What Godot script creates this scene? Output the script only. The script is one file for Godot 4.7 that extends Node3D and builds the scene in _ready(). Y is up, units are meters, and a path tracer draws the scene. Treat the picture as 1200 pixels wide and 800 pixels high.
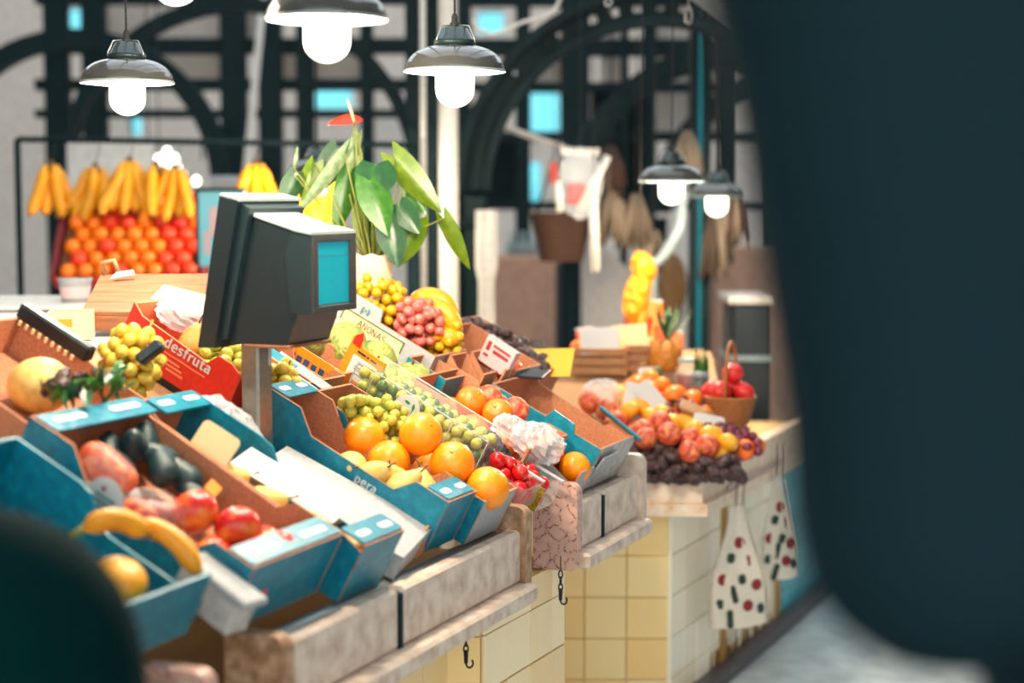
extends Node3D
# A covered market: fruit stalls under pendant lamps, iron arches behind, two shoppers close by.
# World: y up, metres, the camera stands at x = 0, z = 0 and looks along -z.

const EYE := 1.40
const FOCAL := 2000.0          # focal length in pixels of the 1200 x 800 frame
const RAIL := 0.769            # height of the stone rail in front of the fruit
const TURN := 67.5             # direction of the stall front in the hall, degrees
const TILT := 27.5             # slope of the fruit display, degrees

var cam: Camera3D
var M := {}
var taken := {}
var rng := RandomNumberGenerator.new()
var cam_xf := Transform3D()
var STALL := Transform3D()     # x along the rail, y up, z out into the aisle
var INC := Transform3D()       # x along the rail, y off the sloped display, -z up the slope
var cache := {}
var balls := []
var right_counter: Node3D


func _ready() -> void:
	rng.seed = 7
	set_camera()
	set_sky_and_light()
	make_materials()
	build_hall()
	build_iron_frames()
	build_left_counter()
	build_right_counter()
	build_lamps()
	build_display_boxes()
	build_upper_row()
	build_scale()
	build_plant()
	build_back_shelf()
	build_right_fruit()
	build_right_backdrop()
	build_people()
	spread_fruit()


func set_camera() -> void:
	var pitch := atan(170.0 / FOCAL)
	cam_xf = Transform3D(Basis(Vector3.RIGHT, -pitch), Vector3(0, EYE, 0))
	cam = Camera3D.new()
	cam.name = "camera"
	cam.transform = cam_xf
	cam.near = 0.05
	cam.far = 200.0
	var lens := CameraAttributesPhysical.new()
	lens.frustum_focal_length = 60.0
	lens.frustum_focus_distance = 3.36
	lens.exposure_aperture = 1.95
	lens.frustum_near = 0.05
	lens.frustum_far = 200.0
	cam.attributes = lens
	cam.fov = rad_to_deg(2.0 * atan(400.0 / FOCAL))
	add_child(cam)
	cam.current = true
	var ax := Vector3(cos(deg_to_rad(TURN)), 0, -sin(deg_to_rad(TURN)))
	var az := Vector3(sin(deg_to_rad(TURN)), 0, cos(deg_to_rad(TURN)))
	STALL = Transform3D(Basis(ax, Vector3.UP, az), Vector3(-0.3256, 0, -2.367))
	var t := deg_to_rad(TILT)
	var iv := -az * cos(t) + Vector3.UP * sin(t)
	var iw := Vector3.UP * cos(t) + az * sin(t)
	INC = Transform3D(Basis(ax, iw, -iv), STALL * Vector3(0, RAIL, -0.045))


func set_sky_and_light() -> void:
	var env := Environment.new()
	env.background_mode = Environment.BG_SKY
	var sky := Sky.new()
	var sm := ProceduralSkyMaterial.new()
	sm.sky_top_color = Color(0.90, 0.95, 0.98)
	sm.sky_horizon_color = Color(0.93, 0.97, 0.98)
	sm.ground_bottom_color = Color(0.42, 0.44, 0.45)
	sm.ground_horizon_color = Color(0.7, 0.75, 0.78)
	sm.sky_curve = 0.3
	sky.sky_material = sm
	env.sky = sky
	env.background_energy_multiplier = 2.0
	env.tonemap_mode = Environment.TONE_MAPPER_LINEAR
	env.tonemap_exposure = 1.3
	env.sdfgi_enabled = true
	env.ssao_enabled = true
	env.ssil_enabled = true
	var we := WorldEnvironment.new()
	we.name = "world_environment"
	we.environment = env
	add_child(we)


# ---------------------------------------------------------------- places

func at(px: float, py: float, d: float) -> Vector3:
	return cam_xf * (Vector3((px - 600.0) / FOCAL, (400.0 - py) / FOCAL, -1.0) * d)

func on_height(px: float, py: float, h: float) -> Vector3:
	var r := cam_xf.basis * Vector3((px - 600.0) / FOCAL, (400.0 - py) / FOCAL, -1.0)
	return cam_xf.origin + r * ((h - EYE) / r.y)

func inc(x: float, v: float, w: float) -> Vector3:
	return INC * Vector3(x, w, -v)

func ixf(x: float, v: float, w: float, yaw := 0.0) -> Transform3D:
	return INC * Transform3D(Basis(Vector3.UP, deg_to_rad(yaw)), Vector3(x, w, -v))

func pose(p: Vector3, rx := 0.0, ry := 0.0, rz := 0.0) -> Transform3D:
	return Transform3D(Basis.from_euler(Vector3(deg_to_rad(rx), deg_to_rad(ry), deg_to_rad(rz))), p)


# ---------------------------------------------------------------- things, parts, meshes

func numbered(called: String) -> String:
	var n: int = taken.get(called, 0)
	taken[called] = n + 1
	return called if n == 0 else "%s_%03d" % [called, n]

func tag(o: Node3D, label: String, category: String, group := "", kind := "") -> void:
	o.set_meta("label", label)
	o.set_meta("category", category)
	if group: o.set_meta("group", group)
	if kind: o.set_meta("kind", kind)

func thing(called: String, label: String, category: String, xf := Transform3D(), group := "") -> Node3D:
	var o := Node3D.new()
	o.name = numbered(called)
	add_child(o)
	o.transform = xf
	tag(o, label, category, group)
	return o

func part(parent: Node3D, called: String, mesh: Mesh, m: Material, xf := Transform3D(), label := "") -> MeshInstance3D:
	var o := MeshInstance3D.new()
	o.name = called
	o.mesh = mesh
	if m: o.material_override = m
	parent.add_child(o, true)
	o.transform = xf
	if label: o.set_meta("label", label)
	return o

func solo(called: String, mesh: Mesh, m: Material, label: String, category: String, xf := Transform3D(), group := "") -> MeshInstance3D:
	var o := MeshInstance3D.new()
	o.name = numbered(called)
	o.mesh = mesh
	if m: o.material_override = m
	add_child(o)
	o.transform = xf
	tag(o, label, category, group)
	return o

func struct(called: String, mesh: Mesh, m: Material, label: String, xf := Transform3D()) -> MeshInstance3D:
	var o := MeshInstance3D.new()
	o.name = numbered(called)
	o.mesh = mesh
	o.material_override = m
	add_child(o)
	o.transform = xf
	o.set_meta("kind", "structure")
	o.set_meta("label", label)
	return o

func copy(root: Node3D, called: String, xf: Transform3D, label := "", group := "") -> Node3D:
	var r: Node3D = root.duplicate()
	r.name = numbered(called)
	add_child(r)
	r.transform = xf
	if label: r.set_meta("label", label)
	if group: r.set_meta("group", group)
	return r


class MB:
	var st := SurfaceTool.new()

	func _init() -> void:
		st.begin(Mesh.PRIMITIVE_TRIANGLES)
		st.set_smooth_group(-1)

	func smooth(on: bool, id := 0) -> MB:
		st.set_smooth_group(id if on else -1)
		return self

	func tri(a: Vector3, b: Vector3, c: Vector3) -> void:
		if (b - a).cross(c - a).length_squared() < 1e-18: return
		st.add_vertex(a); st.add_vertex(c); st.add_vertex(b)

	func quad(a: Vector3, b: Vector3, c: Vector3, d: Vector3) -> void:
		tri(a, b, c); tri(a, c, d)

	# a box with chamfered edges
	func box(c: Vector3, s: Vector3, r := 0.0, xf := Transform3D()) -> MB:
		var h := s / 2.0
		var e := minf(r, minf(h.x, minf(h.y, h.z)) * 0.95)
		for ax in 3:
			for sg in [-1.0, 1.0]:
				var u := (ax + 1) % 3
				var v := (ax + 2) % 3
				var p := []
				for k in [[-1, -1], [1, -1], [1, 1], [-1, 1]]:
					var q := Vector3.ZERO
					q[ax] = sg * h[ax]; q[u] = k[0] * (h[u] - e); q[v] = k[1] * (h[v] - e)
					p.append(xf * (c + q))
				if sg > 0: quad(p[0], p[1], p[2], p[3])
				else: quad(p[3], p[2], p[1], p[0])
		if e <= 0.0: return self
		for ax in 3:
			var u := (ax + 1) % 3
			var v := (ax + 2) % 3
			for su in [-1.0, 1.0]:
				for sv in [-1.0, 1.0]:
					var q := []
					for k in [[0, -1], [0, 1], [1, 1], [1, -1]]:
						var w := Vector3.ZERO
						w[ax] = k[1] * (h[ax] - e)
						w[u] = su * (h[u] - (e if k[0] == 1 else 0.0))
						w[v] = sv * (h[v] - (0.0 if k[0] == 1 else e))
						q.append(xf * (c + w))
					if su * sv > 0: quad(q[3], q[2], q[1], q[0])
					else: quad(q[0], q[1], q[2], q[3])
		for sx in [-1.0, 1.0]:
			for sy in [-1.0, 1.0]:
				for sz in [-1.0, 1.0]:
					var s3 := Vector3(sx, sy, sz)
					var a := xf * (c + s3 * Vector3(h.x, h.y - e, h.z - e))
					var b := xf * (c + s3 * Vector3(h.x - e, h.y, h.z - e))
					var d := xf * (c + s3 * Vector3(h.x - e, h.y - e, h.z))
					if sx * sy * sz > 0: tri(a, b, d)
					else: tri(a, d, b)
		return self

	# a tube through points, with one radius for all or one each
	func tube(pts: Array, rad, seg := 8, caps := true, id := 0) -> MB:
		st.set_smooth_group(id)
		var rings := []
		var last := Vector3.ZERO
		for i in pts.size():
			var d: Vector3 = (pts[mini(i + 1, pts.size() - 1)] - pts[maxi(i - 1, 0)]).normalized()
			var n := last
			if i == 0: n = d.cross(Vector3.UP if absf(d.y) < 0.9 else Vector3.RIGHT).normalized()
			n = (n - d * n.dot(d)).normalized()
			last = n
			var b := d.cross(n)
			var r: float = rad[i] if rad is Array else rad
			var ring := []
			for k in seg:
				var a := TAU * k / seg
				ring.append(pts[i] + (n * cos(a) + b * sin(a)) * r)
			rings.append(ring)
		for i in pts.size() - 1:
			for k in seg:
				var j := (k + 1) % seg
				quad(rings[i][k], rings[i][j], rings[i + 1][j], rings[i + 1][k])
		if caps:
			for k in range(1, seg - 1):
				tri(rings[0][0], rings[0][k + 1], rings[0][k])
				tri(rings[-1][0], rings[-1][k], rings[-1][k + 1])
		st.set_smooth_group(-1)
		return self

	# profile of (radius, height) turned round y
	func lathe(prof: Array, seg := 20, xf := Transform3D(), id := 0) -> MB:
		st.set_smooth_group(id)
		for i in prof.size() - 1:
			for k in seg:
				var a0 := TAU * k / seg
				var a1 := TAU * (k + 1) / seg
				var p: Vector2 = prof[i]
				var q: Vector2 = prof[i + 1]
				quad(xf * Vector3(p.x * cos(a0), p.y, -p.x * sin(a0)), xf * Vector3(p.x * cos(a1), p.y, -p.x * sin(a1)),
					xf * Vector3(q.x * cos(a1), q.y, -q.x * sin(a1)), xf * Vector3(q.x * cos(a0), q.y, -q.x * sin(a0)))
		st.set_smooth_group(-1)
		return self

	func ball(c: Vector3, r: Vector3, seg := 12, rings := 8, xf := Transform3D()) -> MB:
		var prof := []
		for i in rings + 1:
			var t := -PI / 2 + PI * i / rings
			prof.append(Vector2(cos(t), sin(t)))
		return lathe(prof, seg, xf * Transform3D(Basis.from_scale(r), c))

	# polygon in x, y pushed along z from -d/2 to d/2; which: 3 all, 1 only the +z face, 2 the rest
	func prism(poly: PackedVector2Array, d: float, xf := Transform3D(), which := 3) -> MB:
		var p := poly
		if Geometry2D.is_polygon_clockwise(p):
			p = p.duplicate()
			p.reverse()
		var t := Geometry2D.triangulate_polygon(p)
		for i in range(0, t.size(), 3):
			var a := p[t[i]]
			var b := p[t[i + 1]]
			var c := p[t[i + 2]]
			if (b - a).cross(c - a) < 0.0:
				var s := b
				b = c
				c = s
			if which & 1: tri(xf * Vector3(a.x, a.y, d / 2), xf * Vector3(b.x, b.y, d / 2), xf * Vector3(c.x, c.y, d / 2))
			if which & 2: tri(xf * Vector3(a.x, a.y, -d / 2), xf * Vector3(c.x, c.y, -d / 2), xf * Vector3(b.x, b.y, -d / 2))
		if which & 2:
			for i in p.size():
				var a := p[i]
				var b := p[(i + 1) % p.size()]
				quad(xf * Vector3(a.x, a.y, d / 2), xf * Vector3(a.x, a.y, -d / 2), xf * Vector3(b.x, b.y, -d / 2), xf * Vector3(b.x, b.y, d / 2))
		return self

	func done(onto: ArrayMesh = null) -> ArrayMesh:
		st.generate_normals()
		return st.commit(onto)


func pv(a: Array) -> PackedVector2Array:
	var p := PackedVector2Array()
	for i in range(0, a.size(), 2):
		p.append(Vector2(a[i], a[i + 1]))
	return p

func boxmesh(s: Vector3, r := 0.0, c := Vector3.ZERO) -> ArrayMesh:
	return MB.new().box(c, s, r).done()

# a rounded rectangle outline
func round_rect(w: float, h: float, r: float, n := 5) -> PackedVector2Array:
	var p := PackedVector2Array()
	for k in 4:
		var c := Vector2([1, -1, -1, 1][k] * (w / 2 - r), [1, 1, -1, -1][k] * (h / 2 - r))
		for i in n + 1:
			var a := PI / 2 * (k + float(i) / n)
			p.append(c + Vector2(cos(a), sin(a)) * r)
	return p

func disc(r: float, n := 24) -> PackedVector2Array:
	var p := PackedVector2Array()
	for i in n:
		p.append(Vector2(cos(TAU * i / n), sin(TAU * i / n)) * r)
	return p

func lettering(parent: Node3D, words: String, size: float, m: Material, xf: Transform3D, font := "Droid Sans", bold := false, called := "lettering") -> MeshInstance3D:
	var t := TextMesh.new()
	t.text = words
	var f := SystemFont.new()
	f.font_names = PackedStringArray([font])
	if bold: f.font_weight = 700
	t.font = f
	t.font_size = 64
	t.pixel_size = size / 64.0
	t.depth = 0.0006
	t.curve_step = 2.0
	return part(parent, called, t, m, xf)


# ---------------------------------------------------------------- materials

func noise_tex(sd: int, freq: float, ramp: Array, size := 256, octaves := 3, kind := FastNoiseLite.TYPE_SIMPLEX_SMOOTH, fractal := FastNoiseLite.FRACTAL_FBM) -> NoiseTexture2D:
	var n := FastNoiseLite.new()
	n.seed = sd
	n.noise_type = kind
	n.frequency = freq
	n.fractal_type = fractal
	n.fractal_octaves = octaves
	var t := NoiseTexture2D.new()
	t.width = size
	t.height = size
	t.seamless = true
	t.normalize = true
	t.noise = n
	if ramp.size():
		var g := Gradient.new()
		var offs := PackedFloat32Array()
		var cols := PackedColorArray()
		for r in ramp:
			offs.append(r[0])
			cols.append(r[1])
		g.offsets = offs
		g.colors = cols
		t.color_ramp = g
	return t

func mat(col: Color, rough := 0.6, metal := 0.0, tex: Texture2D = null, scale := 4.0, world := false) -> StandardMaterial3D:
	var m := StandardMaterial3D.new()
	m.albedo_color = col
	m.roughness = rough
	m.metallic = metal
	if tex:
		m.albedo_texture = tex
		m.uv1_triplanar = true
		m.uv1_world_triplanar = world
		m.uv1_scale = Vector3.ONE * scale
	return m

func bumped(m: StandardMaterial3D, tex: Texture2D, cm: float) -> StandardMaterial3D:
	m.heightmap_enabled = true
	m.heightmap_texture = tex
	m.heightmap_scale = cm
	if not m.uv1_triplanar:
		m.uv1_triplanar = true
	return m

func clear(col: Color, alpha: float, rough := 0.05) -> StandardMaterial3D:
	var m := StandardMaterial3D.new()
	m.albedo_color = Color(col.r, col.g, col.b, alpha)
	m.transparency = BaseMaterial3D.TRANSPARENCY_ALPHA
	m.roughness = rough
	m.cull_mode = BaseMaterial3D.CULL_DISABLED
	return m

func c8(r: int, g: int, b: int) -> Color:
	return Color(r / 255.0, g / 255.0, b / 255.0)

func make_materials() -> void:
	var W := Color.WHITE
	var fine := noise_tex(11, 0.05, [[0.0, c8(226, 226, 226)], [1.0, W]])
	var rough := noise_tex(12, 0.02, [[0.0, c8(190, 190, 190)], [0.5, c8(235, 235, 235)], [1.0, W]], 256, 4)
	var grain := noise_tex(13, 0.09, [], 256, 3)
	M.grain = grain
	M.iron = mat(c8(12, 38, 42), 0.6, 0.0, rough, 3.0)
	M.iron.metallic_specular = 0.3
	M.steel = mat(c8(190, 190, 188), 0.28, 0.9)
	M.zinc = mat(c8(176, 184, 184), 0.32, 0.75, fine, 6.0)
	M.post = mat(c8(158, 148, 136), 0.34, 0.8, fine, 4.0)
	M.stone = mat(W, 0.5, 0.0, noise_tex(21, 0.018, [[0.0, c8(180, 152, 132)], [0.45, c8(208, 186, 168)], [1.0, c8(228, 212, 198)]], 512, 5), 2.2)
	M.stone_brown = mat(W, 0.5, 0.0, noise_tex(22, 0.02, [[0.0, c8(126, 90, 62)], [0.5, c8(168, 130, 98)], [1.0, c8(205, 176, 150)]], 512, 5), 3.0)
	M.stone_pink = mat(W, 0.4, 0.0, noise_tex(23, 0.012, [[0.0, c8(210, 172, 156)], [0.62, c8(202, 160, 144)], [0.80, c8(186, 138, 122)], [0.86, c8(96, 52, 46)], [0.90, c8(70, 38, 36)], [1.0, c8(60, 34, 32)]], 512, 4, FastNoiseLite.TYPE_SIMPLEX_SMOOTH, FastNoiseLite.FRACTAL_RIDGED), 5.0)
	M.stone_pale = mat(W, 0.45, 0.0, noise_tex(24, 0.02, [[0.0, c8(206, 160, 124)], [0.4, c8(226, 198, 170)], [1.0, c8(238, 222, 204)]], 512, 4), 2.5)
	for k in 3:
		M["tile_yellow%d" % k] = mat([c8(255, 218, 146), c8(254, 212, 138), c8(255, 224, 158)][k], 0.22)  # the same cream tile with warm light put into its colour
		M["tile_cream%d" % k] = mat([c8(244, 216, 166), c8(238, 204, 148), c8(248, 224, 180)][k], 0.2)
		M["tile_white%d" % k] = mat([c8(252, 238, 208), c8(248, 230, 196), c8(254, 242, 216)][k], 0.2)  # cream tile again, painted paler as the side face is lit
		M["tile_blue%d" % k] = mat([c8(40, 160, 176), c8(30, 146, 164), c8(56, 172, 186)][k], 0.2)
	M.grout = mat(c8(220, 182, 120), 0.9)
	M.rust = mat(c8(150, 104, 44), 0.8, 0.0, rough, 8.0)
	M.brass = mat(c8(168, 126, 58), 0.5, 0.3)
	M.floor = mat(W, 0.35, 0.0, noise_tex(25, 0.02, [[0.0, c8(176, 186, 188)], [1.0, c8(220, 226, 226)]], 256, 4), 1.5)
	M.plinth = mat(c8(78, 72, 78), 0.4, 0.0, rough, 3.0)
	M.plaster = mat(c8(228, 212, 200), 0.85, 0.0, fine, 1.0)
	M.plaster_peach = mat(c8(206, 160, 136), 0.8, 0.0, fine, 1.0)
	M.plaster_white = mat(c8(226, 222, 218), 0.8, 0.0, fine, 1.0)
	M.panel_grey = mat(c8(230, 220, 212), 0.7, 0.0, fine, 2.0)
	M.white_paint = mat(c8(228, 224, 216), 0.5, 0.0, fine, 3.0)
	M.kraft = mat(W, 0.85, 0.0, noise_tex(31, 0.06, [[0.0, c8(164, 104, 72)], [0.5, c8(180, 118, 84)], [1.0, c8(194, 134, 98)]], 256, 4), 7.0)
	M.teal = mat(W, 0.42, 0.0, noise_tex(32, 0.03, [[0.0, c8(0, 98, 120)], [0.6, c8(0, 118, 142)], [1.0, c8(0, 144, 164)]], 256, 4), 5.0)
	M.highlight_paper_blue = mat(c8(6, 140, 164), 0.4, 0.0, fine, 6.0)  # painted highlight of the iron column, and a light blue paper strip
	M.card_white = mat(c8(172, 174, 176), 0.6, 0.0, fine, 6.0)
	M.card_grey = mat(c8(206, 200, 194), 0.7, 0.0, rough, 6.0)
	M.red = mat(c8(214, 42, 30), 0.38, 0.0, fine, 5.0)
	M.red_edge = mat(c8(240, 132, 92), 0.6)
	M.orange_card = mat(c8(248, 140, 14), 0.5, 0.0, fine, 6.0)
	M.ink = mat(c8(28, 30, 34), 0.7)
	M.ink_blue = mat(c8(40, 64, 110), 0.7)
	M.ink_green = mat(c8(40, 76, 44), 0.7)
	M.ink_red = mat(c8(150, 40, 44), 0.7)
	M.ink_teal = mat(c8(0, 112, 128), 0.7)
	M.green_print = mat(c8(36, 132, 62), 0.6)
	M.paper = mat(c8(198, 198, 197), 0.75)
	M.paper_cream = mat(c8(226, 196, 146), 0.7)
	M.paper_pink = mat(c8(214, 176, 176), 0.6)
	M.paper_yellow = mat(c8(236, 182, 60), 0.7)
	M.black_plastic = mat(c8(12, 26, 30), 0.4, 0.0, fine, 8.0)
	M.dark_plastic = mat(c8(18, 36, 40), 0.38, 0.0, fine, 8.0)
	M.cap_grey = mat(c8(140, 156, 158), 0.3)
	M.plastic = clear(c8(235, 245, 246), 0.06, 0.08)
	M.plastic.metallic_specular = 0.2
	M.plastic_bag = mat(c8(226, 232, 238), 0.2)
	M.plastic_bag.transparency = BaseMaterial3D.TRANSPARENCY_ALPHA
	M.plastic_bag.albedo_color.a = 0.34
	M.plastic_bag.roughness = 0.26
	M.cyan_glass = mat(c8(104, 182, 192), 0.08)
	M.cyan_glass.albedo_color.a = 0.0
	M.cyan_glass.refraction_enabled = true
	M.cyan_glass.refraction_scale = 0.05
	M.glass = clear(c8(210, 235, 235), 0.12, 0.02)
	M.wood = mat(W, 0.7, 0.0, noise_tex(33, 0.015, [[0.0, c8(116, 70, 44)], [0.5, c8(138, 88, 56)], [1.0, c8(156, 104, 70)]], 256, 4), 3.0)
	M.wood.uv1_scale = Vector3(2.0, 18.0, 12.0)
	M.wood_pale = mat(c8(172, 126, 84), 0.7, 0.0, fine, 4.0)
	M.wicker = mat(c8(170, 104, 52), 0.7, 0.0, rough, 12.0)
	M.stem = mat(c8(122, 128, 52), 0.6)
	M.stem_brown = mat(c8(96, 66, 38), 0.8)
	# fruit
	var peel := noise_tex(41, 0.11, [], 256, 2)
	M.orange = bumped(mat(W, 0.34, 0.0, noise_tex(42, 0.02, [[0.0, c8(246, 128, 4)], [0.6, c8(252, 146, 10)], [1.0, c8(255, 166, 30)]], 128, 3), 9.0), peel, 0.05)
	M.mandarin = bumped(mat(W, 0.36, 0.0, noise_tex(43, 0.02, [[0.0, c8(240, 96, 8)], [1.0, c8(252, 132, 20)]], 128, 3), 9.0), peel, 0.05)
	M.clementine = mat(c8(250, 124, 16), 0.4)
	M.clementine_red = mat(c8(232, 62, 22), 0.4)
	M.clementine_deep = mat(c8(206, 34, 30), 0.4)
	M.grape_green = mat(W, 0.28, 0.0, noise_tex(44, 0.02, [[0.0, c8(150, 152, 40)], [0.6, c8(184, 180, 74)], [1.0, c8(208, 196, 112)]], 128, 3), 14.0)
	M.grape_gold = mat(W, 0.28, 0.0, noise_tex(45, 0.02, [[0.0, c8(186, 146, 30)], [0.5, c8(204, 178, 66)], [1.0, c8(220, 200, 104)]], 128, 3), 14.0)
	M.grape_yellow = mat(W, 0.28, 0.0, noise_tex(46, 0.02, [[0.0, c8(190, 140, 4)], [1.0, c8(214, 172, 34)]], 128, 3), 14.0)
	M.grape_pink = mat(W, 0.3, 0.0, noise_tex(47, 0.02, [[0.0, c8(178, 66, 74)], [0.6, c8(208, 102, 94)], [1.0, c8(228, 150, 112)]], 128, 3), 14.0)
	M.grape_red = mat(W, 0.3, 0.0, noise_tex(48, 0.02, [[0.0, c8(84, 24, 44)], [1.0, c8(150, 52, 70)]], 128, 3), 14.0)
	M.grape_dark = mat(c8(74, 100, 40), 0.3)
	for k in ["grape_green", "grape_gold", "grape_yellow", "grape_pink"]:
		M[k].subsurf_scatter_enabled = true
		M[k].subsurf_scatter_strength = 0.25
	M.banana = mat(W, 0.42, 0.0, noise_tex(49, 0.015, [[0.0, c8(224, 138, 6)], [0.7, c8(234, 156, 14)], [0.93, c8(238, 170, 36)], [1.0, c8(140, 88, 18)]], 256, 3), 5.0)
	M.banana_tip = mat(c8(96, 70, 34), 0.8)
	M.peach = mat(W, 0.5, 0.0, noise_tex(50, 0.012, [[0.0, c8(150, 22, 26)], [0.42, c8(186, 50, 40)], [0.66, c8(216, 108, 64)], [1.0, c8(236, 176, 100)]], 256, 4), 13.0)
	M.apple = mat(W, 0.3, 0.0, noise_tex(51, 0.008, [[0.0, c8(176, 10, 16)], [0.48, c8(200, 28, 26)], [0.62, c8(222, 110, 40)], [1.0, c8(234, 172, 70)]], 256, 4), 14.0)
	M.mango = mat(W, 0.42, 0.0, noise_tex(52, 0.01, [[0.0, c8(236, 150, 20)], [0.6, c8(240, 172, 44)], [1.0, c8(240, 134, 24)]], 256, 3), 4.0)
	M.pear = mat(W, 0.5, 0.0, noise_tex(53, 0.02, [[0.0, c8(196, 150, 60)], [0.4, c8(224, 184, 96)], [0.8, c8(234, 196, 120)], [1.0, c8(206, 130, 80)]], 256, 4), 7.0)
	M.avocado = bumped(mat(c8(30, 62, 66), 0.28, 0.0, rough, 10.0), peel, 0.12)
	M.fig = mat(W, 0.55, 0.0, noise_tex(54, 0.03, [[0.0, c8(38, 26, 30)], [0.6, c8(76, 52, 52)], [1.0, c8(130, 96, 86)]], 128, 3), 12.0)
	M.plum = mat(W, 0.4, 0.0, noise_tex(55, 0.02, [[0.0, c8(146, 56, 56)], [1.0, c8(206, 132, 116)]], 128, 3), 9.0)
	M.radish = mat(W, 0.25, 0.0, noise_tex(56, 0.015, [[0.0, c8(176, 8, 14)], [0.7, c8(220, 26, 26)], [1.0, c8(238, 120, 80)]], 128, 3), 10.0)
	M.tomato = mat(c8(232, 84, 24), 0.2)
	M.cherimoya = bumped(mat(W, 0.6, 0.0, noise_tex(57, 0.03, [[0.0, c8(98, 112, 44)], [0.5, c8(140, 150, 72)], [1.0, c8(172, 176, 104)]], 256, 3), 9.0), noise_tex(58, 0.03, [], 256, 2, FastNoiseLite.TYPE_CELLULAR), 0.6)
	M.leaf = mat(W, 0.32, 0.0, noise_tex(61, 0.02, [[0.0, c8(30, 76, 24)], [0.6, c8(54, 104, 34)], [1.0, c8(84, 132, 48)]], 256, 3), 6.0)
	M.leaf_dark = mat(W, 0.34, 0.0, noise_tex(62, 0.02, [[0.0, c8(18, 58, 32)], [1.0, c8(40, 88, 46)]], 256, 3), 6.0)
	M.leaf_lime = mat(W, 0.34, 0.0, noise_tex(63, 0.02, [[0.0, c8(66, 98, 14)], [1.0, c8(108, 130, 26)]], 256, 3), 6.0)
	M.leaf_silver = mat(W, 0.3, 0.0, noise_tex(64, 0.03, [[0.0, c8(96, 126, 84)], [1.0, c8(166, 182, 150)]], 256, 3), 6.0)
	for k in ["leaf", "leaf_dark", "leaf_lime", "leaf_silver"]:
		M[k].backlight_enabled = true
		M[k].backlight = Color(0.22, 0.28, 0.08)
		M[k].cull_mode = BaseMaterial3D.CULL_DISABLED
	M.spathe = mat(c8(220, 52, 30), 0.25)
	M.spathe.cull_mode = BaseMaterial3D.CULL_DISABLED
	M.spadix = mat(c8(244, 188, 140), 0.6)
	M.pot_paper = mat(W, 0.75, 0.0, noise_tex(65, 0.02, [[0.0, c8(206, 172, 146)], [1.0, c8(232, 206, 184)]], 256, 3), 6.0)
	M.soil = mat(c8(70, 48, 36), 0.95, 0.0, rough, 20.0)
	# cloth
	M.coat_dark = mat(c8(20, 40, 46), 0.95, 0.0, noise_tex(71, 0.06, [[0.0, c8(200, 200, 200)], [1.0, W]], 256, 3), 10.0)
	M.coat_green = mat(c8(0, 36, 37), 0.95, 0.0, M.coat_dark.albedo_texture, 10.0)
	M.coat_dark.metallic_specular = 0.15
	M.coat_green.metallic_specular = 0.15
	M.trousers = mat(c8(30, 36, 48), 0.85, 0.0, M.coat_dark.albedo_texture, 10.0)
	M.skin = mat(c8(222, 172, 146), 0.55)
	M.hair = mat(c8(52, 36, 28), 0.6, 0.0, rough, 30.0)
	M.shoe = mat(c8(30, 28, 28), 0.5)
	M.canvas = mat(c8(232, 220, 200), 0.85, 0.0, fine, 10.0)
	M.print_red = mat(c8(134, 34, 32), 0.8)
	M.print_green = mat(c8(36, 56, 46), 0.8)


# ---------------------------------------------------------------- the hall

func atz(px: float, py: float, z: float) -> Vector3:
	var r := cam_xf.basis * Vector3((px - 600.0) / FOCAL, (400.0 - py) / FOCAL, -1.0)
	return cam_xf.origin + r * (z / -r.z)

# size and middle of an upright box whose front lies z metres away
func span(x0: float, y0: float, x1: float, y1: float, z: float, thick: float) -> Array:
	var a := atz(x0, y1, z)
	var b := atz(x1, y0, z)
	return [Vector3(b.x - a.x, b.y - a.y, thick), Vector3((a.x + b.x) / 2, (a.y + b.y) / 2, -z - thick / 2)]

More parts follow.
